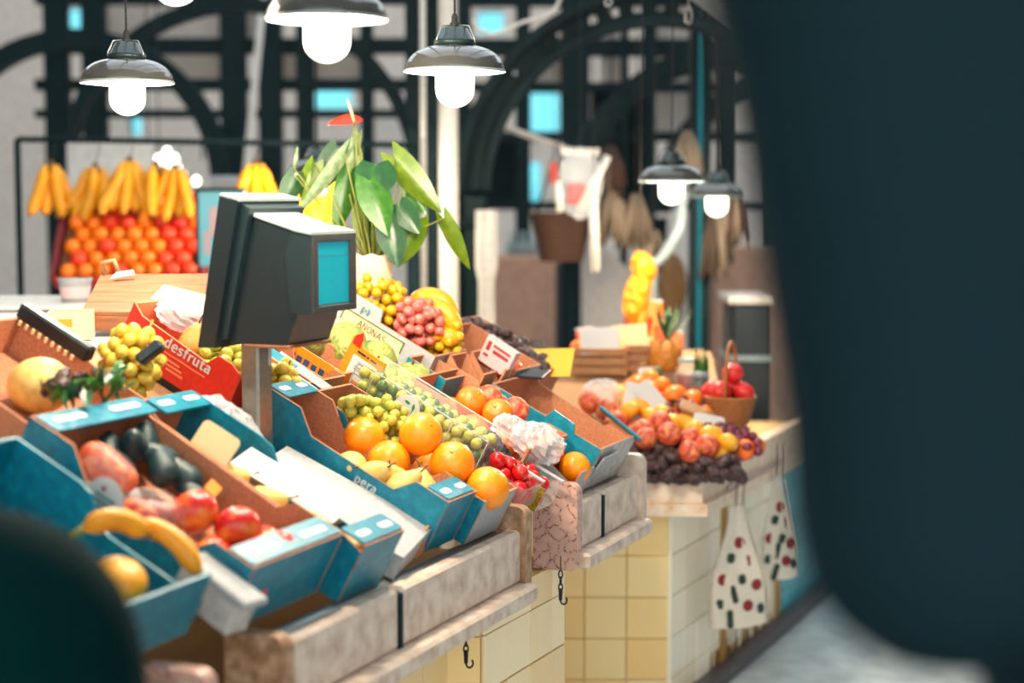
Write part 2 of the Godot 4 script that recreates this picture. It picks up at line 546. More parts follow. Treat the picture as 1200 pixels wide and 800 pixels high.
func build_hall() -> void:
	struct("floor", boxmesh(Vector3(20, 0.2, 24), 0.0), M.floor, "grey stone market floor", pose(Vector3(0, -0.1, -5)))
	# ceiling with a long glazed skylight over the stalls
	var mb := MB.new()
	for sx in [-1.0, 1.0]:
		mb.box(Vector3(sx * 6.2, 0, -2.9), Vector3(7.6, 0.2, 9.4)).box(Vector3(sx * 7.6, 0, -12.3), Vector3(4.8, 0.2, 9.4))
	mb.box(Vector3(0, 0, -0.35), Vector3(4.8, 0.2, 4.3)).box(Vector3(0, 0, -14.9), Vector3(10.4, 0.2, 4.2))
	struct("ceiling", mb.done(), M.plaster_white, "white market hall ceiling with glazed skylight", pose(Vector3(0, 4.6, 0)))
	mb = MB.new()
	for k in 5:
		mb.box(Vector3(-2.4 + 1.2 * k, 0, -7.65), Vector3(0.06, 0.12, 10.3))
	for k in 4:
		mb.box(Vector3(0, 0, -3.6 - 2.6 * k), Vector3(4.8, 0.12, 0.06))
	struct("trim_1", mb.done(), M.iron, "dark iron glazing bars of the skylight", pose(Vector3(0, 4.65, 0)))
	struct("window_1", MB.new().box(Vector3(0, 0, 2.6), Vector3(4.8, 0.01, 5.1)).box(Vector3(0, 0, -2.6), Vector3(10.4, 0.01, 5.2)).done(), clear(c8(225, 245, 248), 0.06, 0.02), "clear skylight glazing", pose(Vector3(0, 4.72, -7.65)))
	struct("wall_left", boxmesh(Vector3(0.2, 4.6, 18.8)), M.plaster, "beige plaster side wall", pose(Vector3(-10, 2.3, -7.6)))
	struct("wall_right", boxmesh(Vector3(0.2, 4.6, 18.8)), M.plaster, "beige plaster side wall beyond the aisle", pose(Vector3(10, 2.3, -7.6)))
	mb = MB.new()
	mb.box(Vector3(-7.5, 2.3, 0), Vector3(5, 4.6, 0.2)).box(Vector3(7.5, 2.3, 0), Vector3(5, 4.6, 0.2)).box(Vector3(0, 4.3, 0), Vector3(10, 0.6, 0.2))
	struct("wall_front", mb.done(), M.plaster, "plaster entrance wall with wide open doorway", pose(Vector3(0, 0, 1.7)))
	# back wall with a band of windows
	mb = MB.new()
	var zb := 13.0
	var cells := [[60, 8, 98, 42], [121, 3, 168, 26], [205, 66, 262, 92], [366, 104, 412, 127], [560, 12, 590, 40], [622, 108, 657, 154], [752, 112, 768, 140], [618, 190, 634, 238], [150, 112, 165, 158], [385, 30, 402, 48]]
	var xs := [-10.0, 10.0]
	var ys := [0.0, 4.6]
	var rects := []
	for c in cells:
		var a := atz(c[0], c[3], zb)
		var b := atz(c[2], c[1], zb)
		rects.append([a.x, a.y, b.x, b.y])
		xs.append(a.x); xs.append(b.x); ys.append(a.y); ys.append(b.y)
	xs.sort(); ys.sort()
	for i in xs.size() - 1:
		var run := -1.0
		for j in ys.size():
			var solid := false
			if j < ys.size() - 1:
				solid = true
				var mx: float = (xs[i] + xs[i + 1]) / 2
				var my: float = (ys[j] + ys[j + 1]) / 2
				for r in rects:
					if mx > r[0] and mx < r[2] and my > r[1] and my < r[3]: solid = false
			if solid and run < 0.0: run = ys[j]
			if not solid and run >= 0.0:
				var top: float = ys[j]
				mb.box(Vector3((xs[i] + xs[i + 1]) / 2, (run + top) / 2, 0), Vector3(xs[i + 1] - xs[i], top - run, 0.2))
				run = -1.0
	struct("wall_back", mb.done(), M.plaster, "beige plaster back wall with small high windows", pose(Vector3(0, 0, -zb - 0.1)))
	for k in rects.size():
		var r: Array = rects[k]
		struct("window_%d" % (k + 2), boxmesh(Vector3(r[2] - r[0], r[3] - r[1], 0.01)), M.cyan_glass, "blue-green window pane in the back wall", pose(Vector3((r[0] + r[2]) / 2, (r[1] + r[3]) / 2, -zb - 0.1)))


# ring piece in the plane across the view; angles in degrees from +x, counter-clockwise
func arch_poly(r0: float, r1: float, a0: float, a1: float, n := 28) -> PackedVector2Array:
	var p := PackedVector2Array()
	for i in n + 1:
		var a := deg_to_rad(lerpf(a0, a1, float(i) / n))
		p.append(Vector2(cos(a), sin(a)) * r1)
	for i in n + 1:
		var a := deg_to_rad(lerpf(a1, a0, float(i) / n))
		p.append(Vector2(cos(a), sin(a)) * r0)
	return p

func frame_part(t: Node3D, called: String, x0: float, y0: float, x1: float, y1: float, z: float, thick: float, m: Material, r := 0.0) -> void:
	var s := span(x0, y0, x1, y1, z, thick)
	part(t, called, boxmesh(s[0], r), m, Transform3D(Basis(), s[1] - t.position))

func build_iron_frames() -> void:
	# glazed iron screen behind the banana stall
	var t := thing("iron_screen", "dark green iron screen of posts and beams above the hanging bananas", "screen", pose(atz(280, 400, 9.0) * Vector3(1, 0, 1)))
	for q in [[58, 76], [102, 120], [262, 286], [306, 328], [350, 366], [424, 436]]:
		frame_part(t, "post", q[0], -40, q[1], 400, 9.0, 0.09, M.iron, 0.004)
	for q in [[-12, 5], [44, 63], [92, 106], [128, 138]]:
		frame_part(t, "beam", 40, q[0], 486, q[1], 9.05, 0.07, M.iron, 0.004)
	for q in [[120, 5, 262, 44], [286, 5, 306, 44], [366, 63, 424, 92], [120, 63, 262, 92], [328, 63, 350, 92]]:
		frame_part(t, "panel", q[0], q[1], q[2], q[3], 9.2, 0.02, M.panel_grey)
	t = thing("iron_screen", "dark green iron screen of posts and beams behind the great pierced arch", "screen", pose(atz(720, 400, 9.0) * Vector3(1, 0, 1)))
	for q in [[536, 552], [604, 622], [657, 692], [727, 738], [752, 771], [842, 866], [900, 930]]:
		frame_part(t, "post", q[0], -40, q[1], 330, 9.0, 0.09, M.iron, 0.004)
	for q in [[-12, 7], [45, 66], [96, 108], [154, 166], [236, 246]]:
		frame_part(t, "beam", 540, q[0], 1000, q[1], 9.05, 0.07, M.iron, 0.004)
	for q in [[771, 7, 842, 45], [704, 24, 727, 45], [624, 66, 657, 96], [704, 66, 727, 96], [771, 66, 842, 96], [771, 108, 842, 154]]:
		frame_part(t, "panel", q[0], q[1], q[2], q[3], 9.2, 0.02, M.panel_grey)
	for q in [[692, 108, 752, 154], [692, 166, 752, 236], [552, 166, 604, 236]]:
		frame_part(t, "panel", q[0], q[1], q[2], q[3], 9.2, 0.02, M.iron)
	# arches
	var c := atz(283, 215, 8.0)
	var k := 8.0 / FOCAL
	var a := thing("iron_arch", "slender dark iron arch spanning over the hanging bananas", "arch", pose(Vector3(c.x, 0, c.z)))
	part(a, "rib", MB.new().prism(arch_poly(200 * k, 214 * k, 4, 176), 0.09).done(), M.iron, pose(Vector3(0, c.y, 0)))
	part(a, "flange", MB.new().prism(arch_poly(198 * k, 202 * k, 4, 176), 0.14).done(), M.iron, pose(Vector3(0, c.y, 0)))
	for sx in [-1.0, 1.0]:
		part(a, "column", MB.new().lathe([Vector2(0.05, 0), Vector2(0.05, 0.15), Vector2(0.032, 0.2), Vector2(0.03, c.y)], 14).done(), M.iron, pose(Vector3(sx * 207 * k, 0, 0)))
	c = atz(92, 215, 8.6)
	k = 8.6 / FOCAL
	a = thing("iron_arch", "dark iron arch standing behind the slender one over the bananas", "arch", pose(Vector3(c.x, 0, c.z)))
	part(a, "rib", MB.new().prism(arch_poly(156 * k, 178 * k, 2, 178), 0.12).done(), M.iron, pose(Vector3(0, c.y, 0)))
	for sx in [-1.0, 1.0]:
		part(a, "column", MB.new().lathe([Vector2(0.05, 0), Vector2(0.05, 0.15), Vector2(0.035, 0.2), Vector2(0.03, c.y)], 14).done(), M.iron, pose(Vector3(sx * 167 * k, 0, 0)))
	# the great arch with its pierced web
	c = atz(772, 230, 6.4)
	k = 6.4 / FOCAL
	a = thing("iron_arch", "great dark iron arch with pierced web beside the white column", "arch", pose(Vector3(c.x, 0, c.z)))
	part(a, "flange", MB.new().prism(arch_poly(229 * k, 240 * k, 2, 178, 44), 0.16).done(), M.iron, pose(Vector3(0, c.y, 0)))
	part(a, "flange", MB.new().prism(arch_poly(197 * k, 206 * k, 2, 178, 44), 0.16).done(), M.iron, pose(Vector3(0, c.y, 0)))
	var web := MB.new()
	var mid := [178.0]
	for h in [139, 128, 121.5, 118, 114.5, 111, 104, 97, 90, 83, 76, 69, 62, 55, 48, 41]:
		mid.append(float(h))
	mid.append(2.0)
	for i in mid.size() - 1:
		var a0: float = mid[i] - (1.4 if i > 0 else 0.0)
		var a1: float = mid[i + 1] + (1.4 if i < mid.size() - 2 else 0.0)
		web.prism(arch_poly(205 * k, 230 * k, a1, a0, 8), 0.05)
	for i in range(1, mid.size() - 1):
		web.prism(arch_poly(205 * k, 213 * k, mid[i] - 1.5, mid[i] + 1.5, 3), 0.05)
		web.prism(arch_poly(223 * k, 230 * k, mid[i] - 1.5, mid[i] + 1.5, 3), 0.05)
	part(a, "web", web.done(), M.iron, pose(Vector3(0, c.y, 0)))
	for sx in [-1.0, 1.0]:
		var col := part(a, "column", MB.new().lathe([Vector2(0.09, 0), Vector2(0.09, 0.2), Vector2(0.065, 0.26), Vector2(0.058, c.y - 0.3), Vector2(0.07, c.y - 0.25), Vector2(0.06, c.y - 0.2), Vector2(0.06, c.y)], 18).done(), M.iron, pose(Vector3(sx * 218 * k, 0, 0)))
		part(col, "moulding", MB.new().lathe([Vector2(0.058, 0), Vector2(0.085, 0.01), Vector2(0.085, 0.03), Vector2(0.058, 0.04)], 18).done(), M.iron, pose(Vector3(0, c.y - 0.12, 0)))
	c = atz(852, 250, 7.6)
	k = 7.6 / FOCAL
	a = thing("iron_arch", "second dark iron arch beyond the great one, over the hanging baskets", "arch", pose(Vector3(c.x, 0, c.z)))
	part(a, "rib", MB.new().prism(arch_poly(170 * k, 194 * k, 2, 178, 32), 0.14).done(), M.iron, pose(Vector3(0, c.y, 0)))
	part(a, "flange", MB.new().prism(arch_poly(167 * k, 171 * k, 2, 178, 32), 0.2).done(), M.iron, pose(Vector3(0, c.y, 0)))
	for sx in [-1.0, 1.0]:
		part(a, "column", MB.new().lathe([Vector2(0.07, 0), Vector2(0.07, 0.2), Vector2(0.045, 0.26), Vector2(0.045, c.y)], 16).done(), M.iron, pose(Vector3(sx * 182 * k, 0, 0)))
	c = atz(932, 255, 8.4)
	k = 8.4 / FOCAL
	a = thing("iron_arch", "farthest dark iron arch partly behind the shopper in dark coat", "arch", pose(Vector3(c.x, 0, c.z)))
	part(a, "rib", MB.new().prism(arch_poly(148 * k, 172 * k, 2, 178, 28), 0.14).done(), M.iron, pose(Vector3(0, c.y, 0)))
	for sx in [-1.0, 1.0]:
		part(a, "column", MB.new().lathe([Vector2(0.07, 0), Vector2(0.07, 0.2), Vector2(0.045, 0.26), Vector2(0.045, c.y)], 16).done(), M.iron, pose(Vector3(sx * 160 * k, 0, 0)))
	# tall square column with pipes in front of the screens
	t = thing("iron_column", "broad dark iron column between plant and white column", "column", pose(atz(496, 400, 6.2) * Vector3(1, 0, 1)))
	frame_part(t, "shaft", 478, -90, 512, 640, 6.2, 0.12, M.iron, 0.008)
	frame_part(t, "shaft_rib", 486, -90, 491, 640, 6.17, 0.03, M.iron, 0.004)
	frame_part(t, "base_block", 470, 610, 520, 668, 6.15, 0.2, M.iron, 0.01)
	var p := atz(497, 400, 6.05)
	solo("pipe", MB.new().tube([Vector3(0, 0, 0), Vector3(0, 3.2, 0)], 0.011, 10).done(), M.white_paint, "thin pale pipe running up the broad iron column", "pipe", pose(Vector3(p.x, 0, p.z)))
	p = atz(526, 400, 6.0)
	t = thing("white_column", "round white painted column right below the sharp pendant lamp", "column", pose(Vector3(p.x, 0, p.z)))
	part(t, "shaft", MB.new().lathe([Vector2(0.035, 0.12), Vector2(0.033, 3.0)], 18).done(), M.white_paint)
	part(t, "base", MB.new().lathe([Vector2(0, 0), Vector2(0.07, 0), Vector2(0.07, 0.08), Vector2(0.045, 0.12), Vector2(0.035, 0.13)], 18).done(), M.white_paint)
	# leaning white pole and spiked rail over the bananas
	var a1 := atz(310, -20, 8.2)
	var a2 := atz(284, 250, 8.2)
	solo("pole", MB.new().tube([a1 - a2, Vector3.ZERO, (a2 - a1) * 0.9], 0.017, 10).done(), M.white_paint, "slanting pale pole leaning across the iron screen", "pole", Transform3D(Basis(), a2))
	var r0 := atz(20, 163, 6.0)
	var r1 := atz(486, 170, 6.0)
	t = thing("hanging_rail", "dark twisted iron rail from which the bananas hang", "rail", Transform3D(Basis(), r0))
	part(t, "bar", MB.new().tube([Vector3.ZERO, r1 - r0], 0.009, 8).done(), M.iron)
	var bar := MB.new()
	for i in 60:
		var q := (r1 - r0) * (i + 0.5) / 60.0
		bar.tube([q + Vector3(0, -0.013, 0), q + Vector3(0.012, 0.013, 0)], 0.004, 5)
	part(t, "twist", bar.done(), M.iron)
	for s in [0.0, 1.0]:
		part(t, "upright", MB.new().tube([(r1 - r0) * s, Vector3((r1 - r0).x * s, -r0.y, (r1 - r0).z * s)], 0.012, 8).done(), M.iron)
	# loose cable and shackles on the great arch
	var cab := []
	for q in [[553, 22], [560, 34], [575, 41], [592, 36], [612, 26], [640, 18], [652, 8], [660, -8], [664, -40]]:
		cab.append(atz(q[0], q[1], 5.9) - atz(553, 22, 5.9))
	solo("cable", MB.new().tube(cab, 0.006, 7).done(), M.white_paint, "loose pale cable hanging against the great arch", "cable", Transform3D(Basis(), atz(553, 22, 5.9)))
	for q in [[713, 2], [807, 18]]:
		var lk := MB.new()
		var rp := []
		for i in 17:
			rp.append(Vector3(cos(TAU * i / 16) * 0.010, sin(TAU * i / 16) * (0.013 if q[0] < 800 else 0.026), 0))
		lk.tube(rp, 0.0028, 6, false)
		lk.tube([Vector3(0, 0.013, 0), Vector3(0, 0.3, 0)], 0.002, 5)
		solo("hanging_hook", lk.done(), M.steel, "small steel ring on the great arch" if q[0] < 800 else "pear-shaped steel snap hook hanging near the lamp flex", "hook", Transform3D(Basis(), atz(q[0], q[1], 5.2)))
	# metal canopy edge at the top beside the dark coat
	p = atz(828, -5, 5.0)
	t = thing("canopy", "pale metal canopy edge slanting down towards the dark coat", "canopy", Transform3D(Basis(), p))
	part(t, "sheet", MB.new().box(Vector3(0.06, 0.02, 0), Vector3(0.32, 0.035, 0.5), 0.006, pose(Vector3.ZERO, 0, 0, -35)).done(), M.cap_grey)
	part(t, "gutter", MB.new().tube([Vector3(-0.12, 0.075, 0.2), Vector3(0.2, -0.15, 0.2)], 0.022, 10).done(), M.cap_grey)
	part(t, "strut", MB.new().tube([Vector3(0.05, 0.0, 0), Vector3(0.3, 0.9, 0)], 0.01, 8).done(), M.iron)


# ---------------------------------------------------------------- counters

# tiles of one flat wall: origin at the lower end, run along u, rows upwards; n is the outward normal
func tile_wall(t: Node3D, o: Vector3, u: Vector3, n: Vector3, length: float, top: float, size: float, kind: String, sd: int, first_row := 0) -> void:
	rng.seed = sd
	var mesh: ArrayMesh = cache.get("tile", null)
	if mesh == null:
		mesh = MB.new().box(Vector3.ZERO, Vector3(size - 0.0022, size - 0.0022, 0.008), 0.0015).done()
		cache["tile"] = mesh
	var cols := int(ceil(length / size))
	var rows := int(ceil(top / size))
	for c in cols:
		for r in range(first_row, rows):
			var w := minf(size, length - c * size)
			var h := minf(size, top - r * size)
			if w < 0.012 or h < 0.012: continue
			var b := Basis(u * (w / size), Vector3.UP * (h / size), n)
			var wob := (rng.randf() - 0.5) * 0.0012
			part(t, "tile", mesh, M["tile_%s%d" % [kind, rng.randi() % 3]], Transform3D(b, o + u * (c * size + w / 2) + Vector3.UP * (r * size + h / 2) + n * (0.004 + wob)))

func rail_section(t: Node3D, x0: float, x1: float, near_mat: Material, far_mat: Material, tops := [0.046, 0.046]) -> void:
	var mid := (x0 + x1) / 2
	var len := x1 - x0
	# upright stone apron in two slabs with a joint between
	var j := x0 + len * 0.42
	for q in [[x0, j - 0.0072], [j + 0.0072, x1]]:
		part(t, "apron_slab", boxmesh(Vector3(q[1] - q[0], 0.10, 0.032), 0.006), M.stone, pose(Vector3((q[0] + q[1]) / 2, RAIL - 0.05, -0.016)))
	part(t, "joint_strip", boxmesh(Vector3(0.014, 0.09, 0.02), 0.001), M.iron, pose(Vector3(j, RAIL - 0.054, -0.0085)), "dark metal strip")
	part(t, "ledge", boxmesh(Vector3(len, 0.034, 0.075), 0.006), M.stone, pose(Vector3(mid, RAIL - 0.117, -0.004)))
	part(t, "gutter", MB.new().tube([Vector3(x0 + 0.016, RAIL - 0.019, -0.055), Vector3(x1 - 0.016, RAIL - 0.019, -0.055)], 0.017, 12).done(), M.zinc, Transform3D(), "grey metal gutter")
	# end slabs across the rail, with rounded front corner
	for e in [[x0, near_mat, tops[0]], [x1, far_mat, tops[1]]]:
		var p := pv([-0.14, -0.14])
		p.clear()
		var top: float = e[2]
		for i in 7:
			var a := PI / 2 * i / 6
			p.append(Vector2(0.012 - 0.022 + 0.022 * cos(a), top - 0.022 + 0.022 * sin(a)))
		p.append(Vector2(-0.085, top)); p.append(Vector2(-0.085, -0.135)); p.append(Vector2(0.0, -0.135)); p.append(Vector2(0.012, -0.125))
		# polygon x = out, y = up; thickness along the rail
		part(t, "end_slab", MB.new().prism(p, 0.03, Transform3D(Basis(Vector3(0, 0, 1), Vector3.UP, Vector3(-1, 0, 0)), Vector3(e[0], RAIL, 0))).done(), e[1])

func build_left_counter() -> void:
	var t := thing("market_counter", "long stone-railed market counter with cream tiled front under the fruit cartons", "counter", STALL)
	rail_section(t, -1.25, -0.20, M.stone_brown, M.stone_pink, [0.046, 0.016])
	rail_section(t, 0.0, 0.905, M.stone_brown, M.stone_brown, [0.015, 0.046])
	rail_section(t, 1.185, 1.612, M.stone_pink, M.stone)
	# body: walls in two steps, in world coordinates turned into the counter's own
	var inv := STALL.affine_inverse()
	var s := 0.112
	var dir := Vector3(0.455, 0, -1).normalized()
	var nrm := Vector3(1, 0, 0.455).normalized()
	var face_z := -3.217
	var w2a := inv * Vector3(-0.061, 0, face_z)
	var fa := inv * Vector3(-0.129, 0, face_z)
	var ldir := inv.basis * dir
	var lnrm := inv.basis * nrm
	var top := RAIL - 0.14
	var fx := inv.basis * Vector3.RIGHT
	var fn := inv.basis * Vector3.BACK
	# core
	var core := MB.new()
	var w2len := 0.402
	var A := [fa - ldir * 2.2, fa, w2a, w2a + ldir * w2len, w2a + ldir * w2len - lnrm * 0.75, fa - ldir * 2.2 - lnrm * 0.7]
	var poly := PackedVector2Array()
	for q in A:
		poly.append(Vector2(q.x, -q.z))
	core.prism(poly, top, Transform3D(Basis(Vector3.RIGHT, Vector3(0, 0, -1), Vector3.UP), Vector3(0, top / 2, 0)))
	part(t, "body", core.done(), M.grout)
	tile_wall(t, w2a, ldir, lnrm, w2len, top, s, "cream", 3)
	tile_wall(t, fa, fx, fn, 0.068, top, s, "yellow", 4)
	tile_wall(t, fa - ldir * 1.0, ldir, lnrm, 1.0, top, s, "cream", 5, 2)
	# sloped wooden display board, its bearers and the flat back shelf
	var bi := inv * INC
	part(t, "display_board", boxmesh(Vector3(3.1, 0.012, 0.66)), M.wood_pale, bi * pose(Vector3(0.23, -0.006, -0.43)))
	part(t, "display_bearer", boxmesh(Vector3(3.0, 0.05, 0.05)), M.wood, bi * pose(Vector3(0.18, -0.037, -0.72)))
	part(t, "display_bearer", boxmesh(Vector3(3.0, 0.04, 0.05)), M.wood, bi * pose(Vector3(0.18, -0.032, -0.14)))
	part(t, "back_shelf", boxmesh(Vector3(3.4, 0.03, 0.85), 0.004), M.white_paint, pose(Vector3(0.45, 1.1, -1.14)))
	for x in [-1.1, 0.4, 1.95]:
		part(t, "shelf_support", boxmesh(Vector3(0.05, 1.085, 0.6)), M.wood, pose(Vector3(x, 0.5425, -1.15)))
	# chains with snap hooks under the ledge
	for q in [[546, 738, 3.16, 0.0], [657, 668, 3.5, 1.0]]:
		var p := at(q[0], q[1], q[2])
		var ch := thing("hook_chain", "short black chain with open hook below the ledge beside the tiles painted warm-lit yellow" if q[3] == 0.0 else "short black chain with snap hook under the pink stone slab", "chain", Transform3D(Basis(), p))
		var y := 0.0
		for i in 3:
			var ring := []
			for k in 13:
				var v := Vector3(cos(TAU * k / 12) * 0.0042, sin(TAU * k / 12) * 0.0085 - 0.0085, 0)
				ring.append(Basis(Vector3.UP, PI / 2 * (i % 2) + 0.3) * v + Vector3(0, y, 0))
			part(ch, "link", MB.new().tube(ring, 0.0016, 6, false).done(), M.ink)
			y -= 0.0135
		part(ch, "snap_body", MB.new().tube([Vector3(0, y + 0.002, 0), Vector3(0, y - 0.022, 0)], [0.0045, 0.0035], 8).done(), M.ink)
		var hk := []
		for k in 9:
			var a := PI + PI * 1.25 * k / 8
			hk.append(Vector3(0.0065 + cos(a) * 0.0065, y - 0.022 + sin(a) * 0.0085, 0))
		part(ch, "hook", MB.new().tube(hk, 0.002, 6).done(), M.ink)
		part(ch, "hanger", MB.new().tube([Vector3.ZERO, Vector3(0, 0.03, 0)], 0.0012, 5).done(), M.ink)

func build_right_counter() -> void:
	var zf := 4.48
	var o := Vector3(0.417, 0, -zf)
	var t := thing("market_counter", "tiled market counter with pale marble rim and end face painted warm-lit yellow, carrying peaches", "counter", pose(o))
	right_counter = t
	var dir := Vector3(0.455, 0, -1).normalized()
	var nrm := Vector3(1, 0, 0.455).normalized()
	var s := 0.112
	var rim := on_height(790, 552, 0.0).y
	rim = EYE - 0.1605 * 4.36
	var bot := rim - 0.122
	var poly := PackedVector2Array()
	var L := 1.9
	var core := MB.new()
	for q in [Vector3(-0.57, 0, 0), Vector3.ZERO, dir * L, dir * L - Vector3(1.3, 0, 0), Vector3(-0.57, 0, -0.6)]:
		poly.append(Vector2(q.x, -q.z))
	core.prism(poly, bot, Transform3D(Basis(Vector3.RIGHT, Vector3(0, 0, -1), Vector3.UP), Vector3(0, bot / 2, 0)))
	part(t, "body", core.done(), M.grout)
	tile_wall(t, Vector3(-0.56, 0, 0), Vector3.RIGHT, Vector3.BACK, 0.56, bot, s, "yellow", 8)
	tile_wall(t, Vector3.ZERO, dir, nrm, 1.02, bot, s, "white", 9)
	tile_wall(t, dir * 1.07, dir, nrm, 0.8, bot, s, "blue", 10)
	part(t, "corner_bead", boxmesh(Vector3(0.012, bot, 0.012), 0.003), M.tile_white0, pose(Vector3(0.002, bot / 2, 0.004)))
	# metal strips and the dark plinth
	for d in [0.46, 1.04]:
		part(t, "metal_strip", boxmesh(Vector3(0.05, bot, 0.016), 0.002), M.brass, Transform3D(Basis(dir, Vector3.UP, nrm), dir * d + Vector3.UP * bot / 2 + nrm * 0.006), "brown metal strip")
	part(t, "plinth", boxmesh(Vector3(L, 0.05, 0.06), 0.006), M.plinth, Transform3D(Basis(dir, Vector3.UP, nrm), dir * L / 2 + Vector3.UP * 0.025 + nrm * 0.02))
	part(t, "plinth", boxmesh(Vector3(0.62, 0.05, 0.06), 0.006), M.plinth, pose(Vector3(-0.28, 0.025, 0.02)))
	# rust runs below the rim and near the floor
	rng.seed = 31
	for i in 26:
		var d := 0.3 + rng.randf() * 0.68
		var h := 0.02 + rng.randf() * 0.06
		part(t, "rust_stain", MB.new().prism(pv([-0.012, 0, 0.012, 0, 0.006 + rng.randf() * 0.006, h, -0.008 + rng.randf() * 0.006, h * 0.8]), 0.0006, Transform3D(Basis(dir, Vector3.UP, nrm), dir * d + Vector3.UP * 0.05 + nrm * 0.0092)).done(), M.rust)
	# marble rim: an upright band and a lower lip that follow the corner
	var ov := 0.12
	var corner := Vector3(0.455 * ov + 0.02, 0, ov)
	for part_of in [[rim - 0.045, 0.09, 0.0, "rim_band"], [rim - 0.106, 0.032, 0.018, "rim_lip"]]:
		var out: float = part_of[2]
		var cc := corner + Vector3(0.012, 0, 0.016) * (out / 0.018)
		var far := cc + dir * 1.32
		var left := cc + Vector3(-0.74, 0, 0)
		var back := 0.04 + out
		var p2 := PackedVector2Array()
		for q in [left, cc, far, far - nrm * back, cc + Vector3(-back * 0.66, 0, -back), left + Vector3(0, 0, -back)]:
			p2.append(Vector2(q.x, -q.z))
		part(t, part_of[3], MB.new().prism(p2, part_of[1], Transform3D(Basis(Vector3.RIGHT, Vector3(0, 0, -1), Vector3.UP), Vector3(0, part_of[0], 0))).done(), M.stone_pale)
	# deck under the rim and the sloped display board
	var deck := PackedVector2Array()
	for q in [Vector3(-0.66, 0, 0.1), Vector3(0.06, 0, 0.1), Vector3(0.06, 0, 0.1) + dir * 1.35, Vector3(0.06, 0, 0.1) + dir * 1.35 - Vector3(1.3, 0, 0), Vector3(-0.66, 0, -0.8)]:
		deck.append(Vector2(q.x, -q.z))
	part(t, "deck", MB.new().prism(deck, 0.02, Transform3D(Basis(Vector3.RIGHT, Vector3(0, 0, -1), Vector3.UP), Vector3(0, bot + 0.02, 0))).done(), M.stone_pale)
	# grey upright board at the far end of the rim
	part(t, "end_post", boxmesh(Vector3(0.10, 0.30, 0.05), 0.004), M.panel_grey, Transform3D(Basis(dir, Vector3.UP, nrm), corner + dir * 1.40 + Vector3.UP * (rim - 0.03)))


# ---------------------------------------------------------------- lamps

func lamp_proto() -> Node3D:
	if cache.has("lamp"): return cache.lamp
	var t := Node3D.new()
	t.name = "pendant_lamp"
	# origin at the middle of the rim, shade radius 0.095
	var R := 0.095
	var shell := mat(c8(62, 62, 60), 0.14, 0.0)
	var dark := mat(c8(30, 44, 46), 0.2, 0.0)
	shell.clearcoat_enabled = true
	shell.clearcoat = 1.0
	shell.clearcoat_roughness = 0.05
	var white := mat(c8(246, 246, 242), 0.5)
	var sh := []
	for i in 13:
		var a := PI / 2 * i / 12
		sh.append(Vector2(0.030 + (R - 0.030) * cos(a), 0.003 + 0.047 * sin(a)))
	part(t, "shade", MB.new().lathe(sh, 48).done(), shell)
	var un := []
	for i in 13:
		var a := PI / 2 * (12 - i) / 12
		un.append(Vector2(0.028 + (R - 0.0305) * cos(a), 0.0015 + 0.0445 * sin(a)))
	part(t, "shade_lining", MB.new().lathe(un, 48).done(), white, Transform3D(), "white enamel inside of the shade")
	part(t, "rim", MB.new().lathe([Vector2(R - 0.004, 0.003), Vector2(R - 0.003, 0.0), Vector2(R + 0.001, 0.0), Vector2(R + 0.002, 0.002), Vector2(R, 0.005)], 48).done(), M.cap_grey)
	part(t, "collar", MB.new().lathe([Vector2(0.036, 0.050), Vector2(0.040, 0.052), Vector2(0.040, 0.060), Vector2(0.036, 0.062), Vector2(0.024, 0.083), Vector2(0.018, 0.085), Vector2(0, 0.085)], 12).done(), dark)
	var cage := MB.new()
	for k in 3:
		var a := TAU * k / 3 + 0.4
		var d := Vector3(cos(a), 0, sin(a))
		cage.tube([d * 0.041 + Vector3(0, 0.055, 0), d * 0.041 + Vector3(0, 0.062, 0), d * 0.029 + Vector3(0, 0.086, 0), d * 0.006 + Vector3(0, 0.088, 0)], 0.0016, 6)
	part(t, "bracket", cage.done(), M.steel)
	part(t, "cord_grip", MB.new().lathe([Vector2(0.009, 0.085), Vector2(0.009, 0.092), Vector2(0.006, 0.095), Vector2(0.006, 0.104), Vector2(0.0035, 0.11), Vector2(0, 0.11)], 12).done(), M.ink)
	part(t, "cord", MB.new().tube([Vector3(0, 0.105, 0), Vector3(0, 2.95, 0)], 0.0022, 6).done(), M.ink)
	var glow := StandardMaterial3D.new()
	glow.albedo_color = c8(250, 248, 240)
	glow.emission_enabled = true
	glow.emission = Color(1.0, 0.96, 0.88)
	glow.emission_energy_multiplier = 2.6
	glow.roughness = 0.2
	var gl := [Vector2(0.030, 0.012)]
	gl.append(Vector2(0.037, 0.002)); gl.append(Vector2(0.037, -0.03))
	for i in 9:
		var a := PI / 2 * i / 8
		gl.append(Vector2(0.037 * cos(a), -0.032 - 0.034 * sin(a)))
	gl.reverse()
	part(t, "lamp_globe", MB.new().lathe(gl, 28).done(), glow)
	var li := OmniLight3D.new()
	li.name = "lamp_light"
	li.light_color = Color(1.0, 0.92, 0.80)
	li.light_energy = 0.5
	li.light_size = 0.03
	li.omni_range = 30.0
	li.omni_attenuation = 2.0
	li.shadow_enabled = true
	t.add_child(li)
	li.position = Vector3(0, -0.03, 0)
	cache.lamp = t
	return t

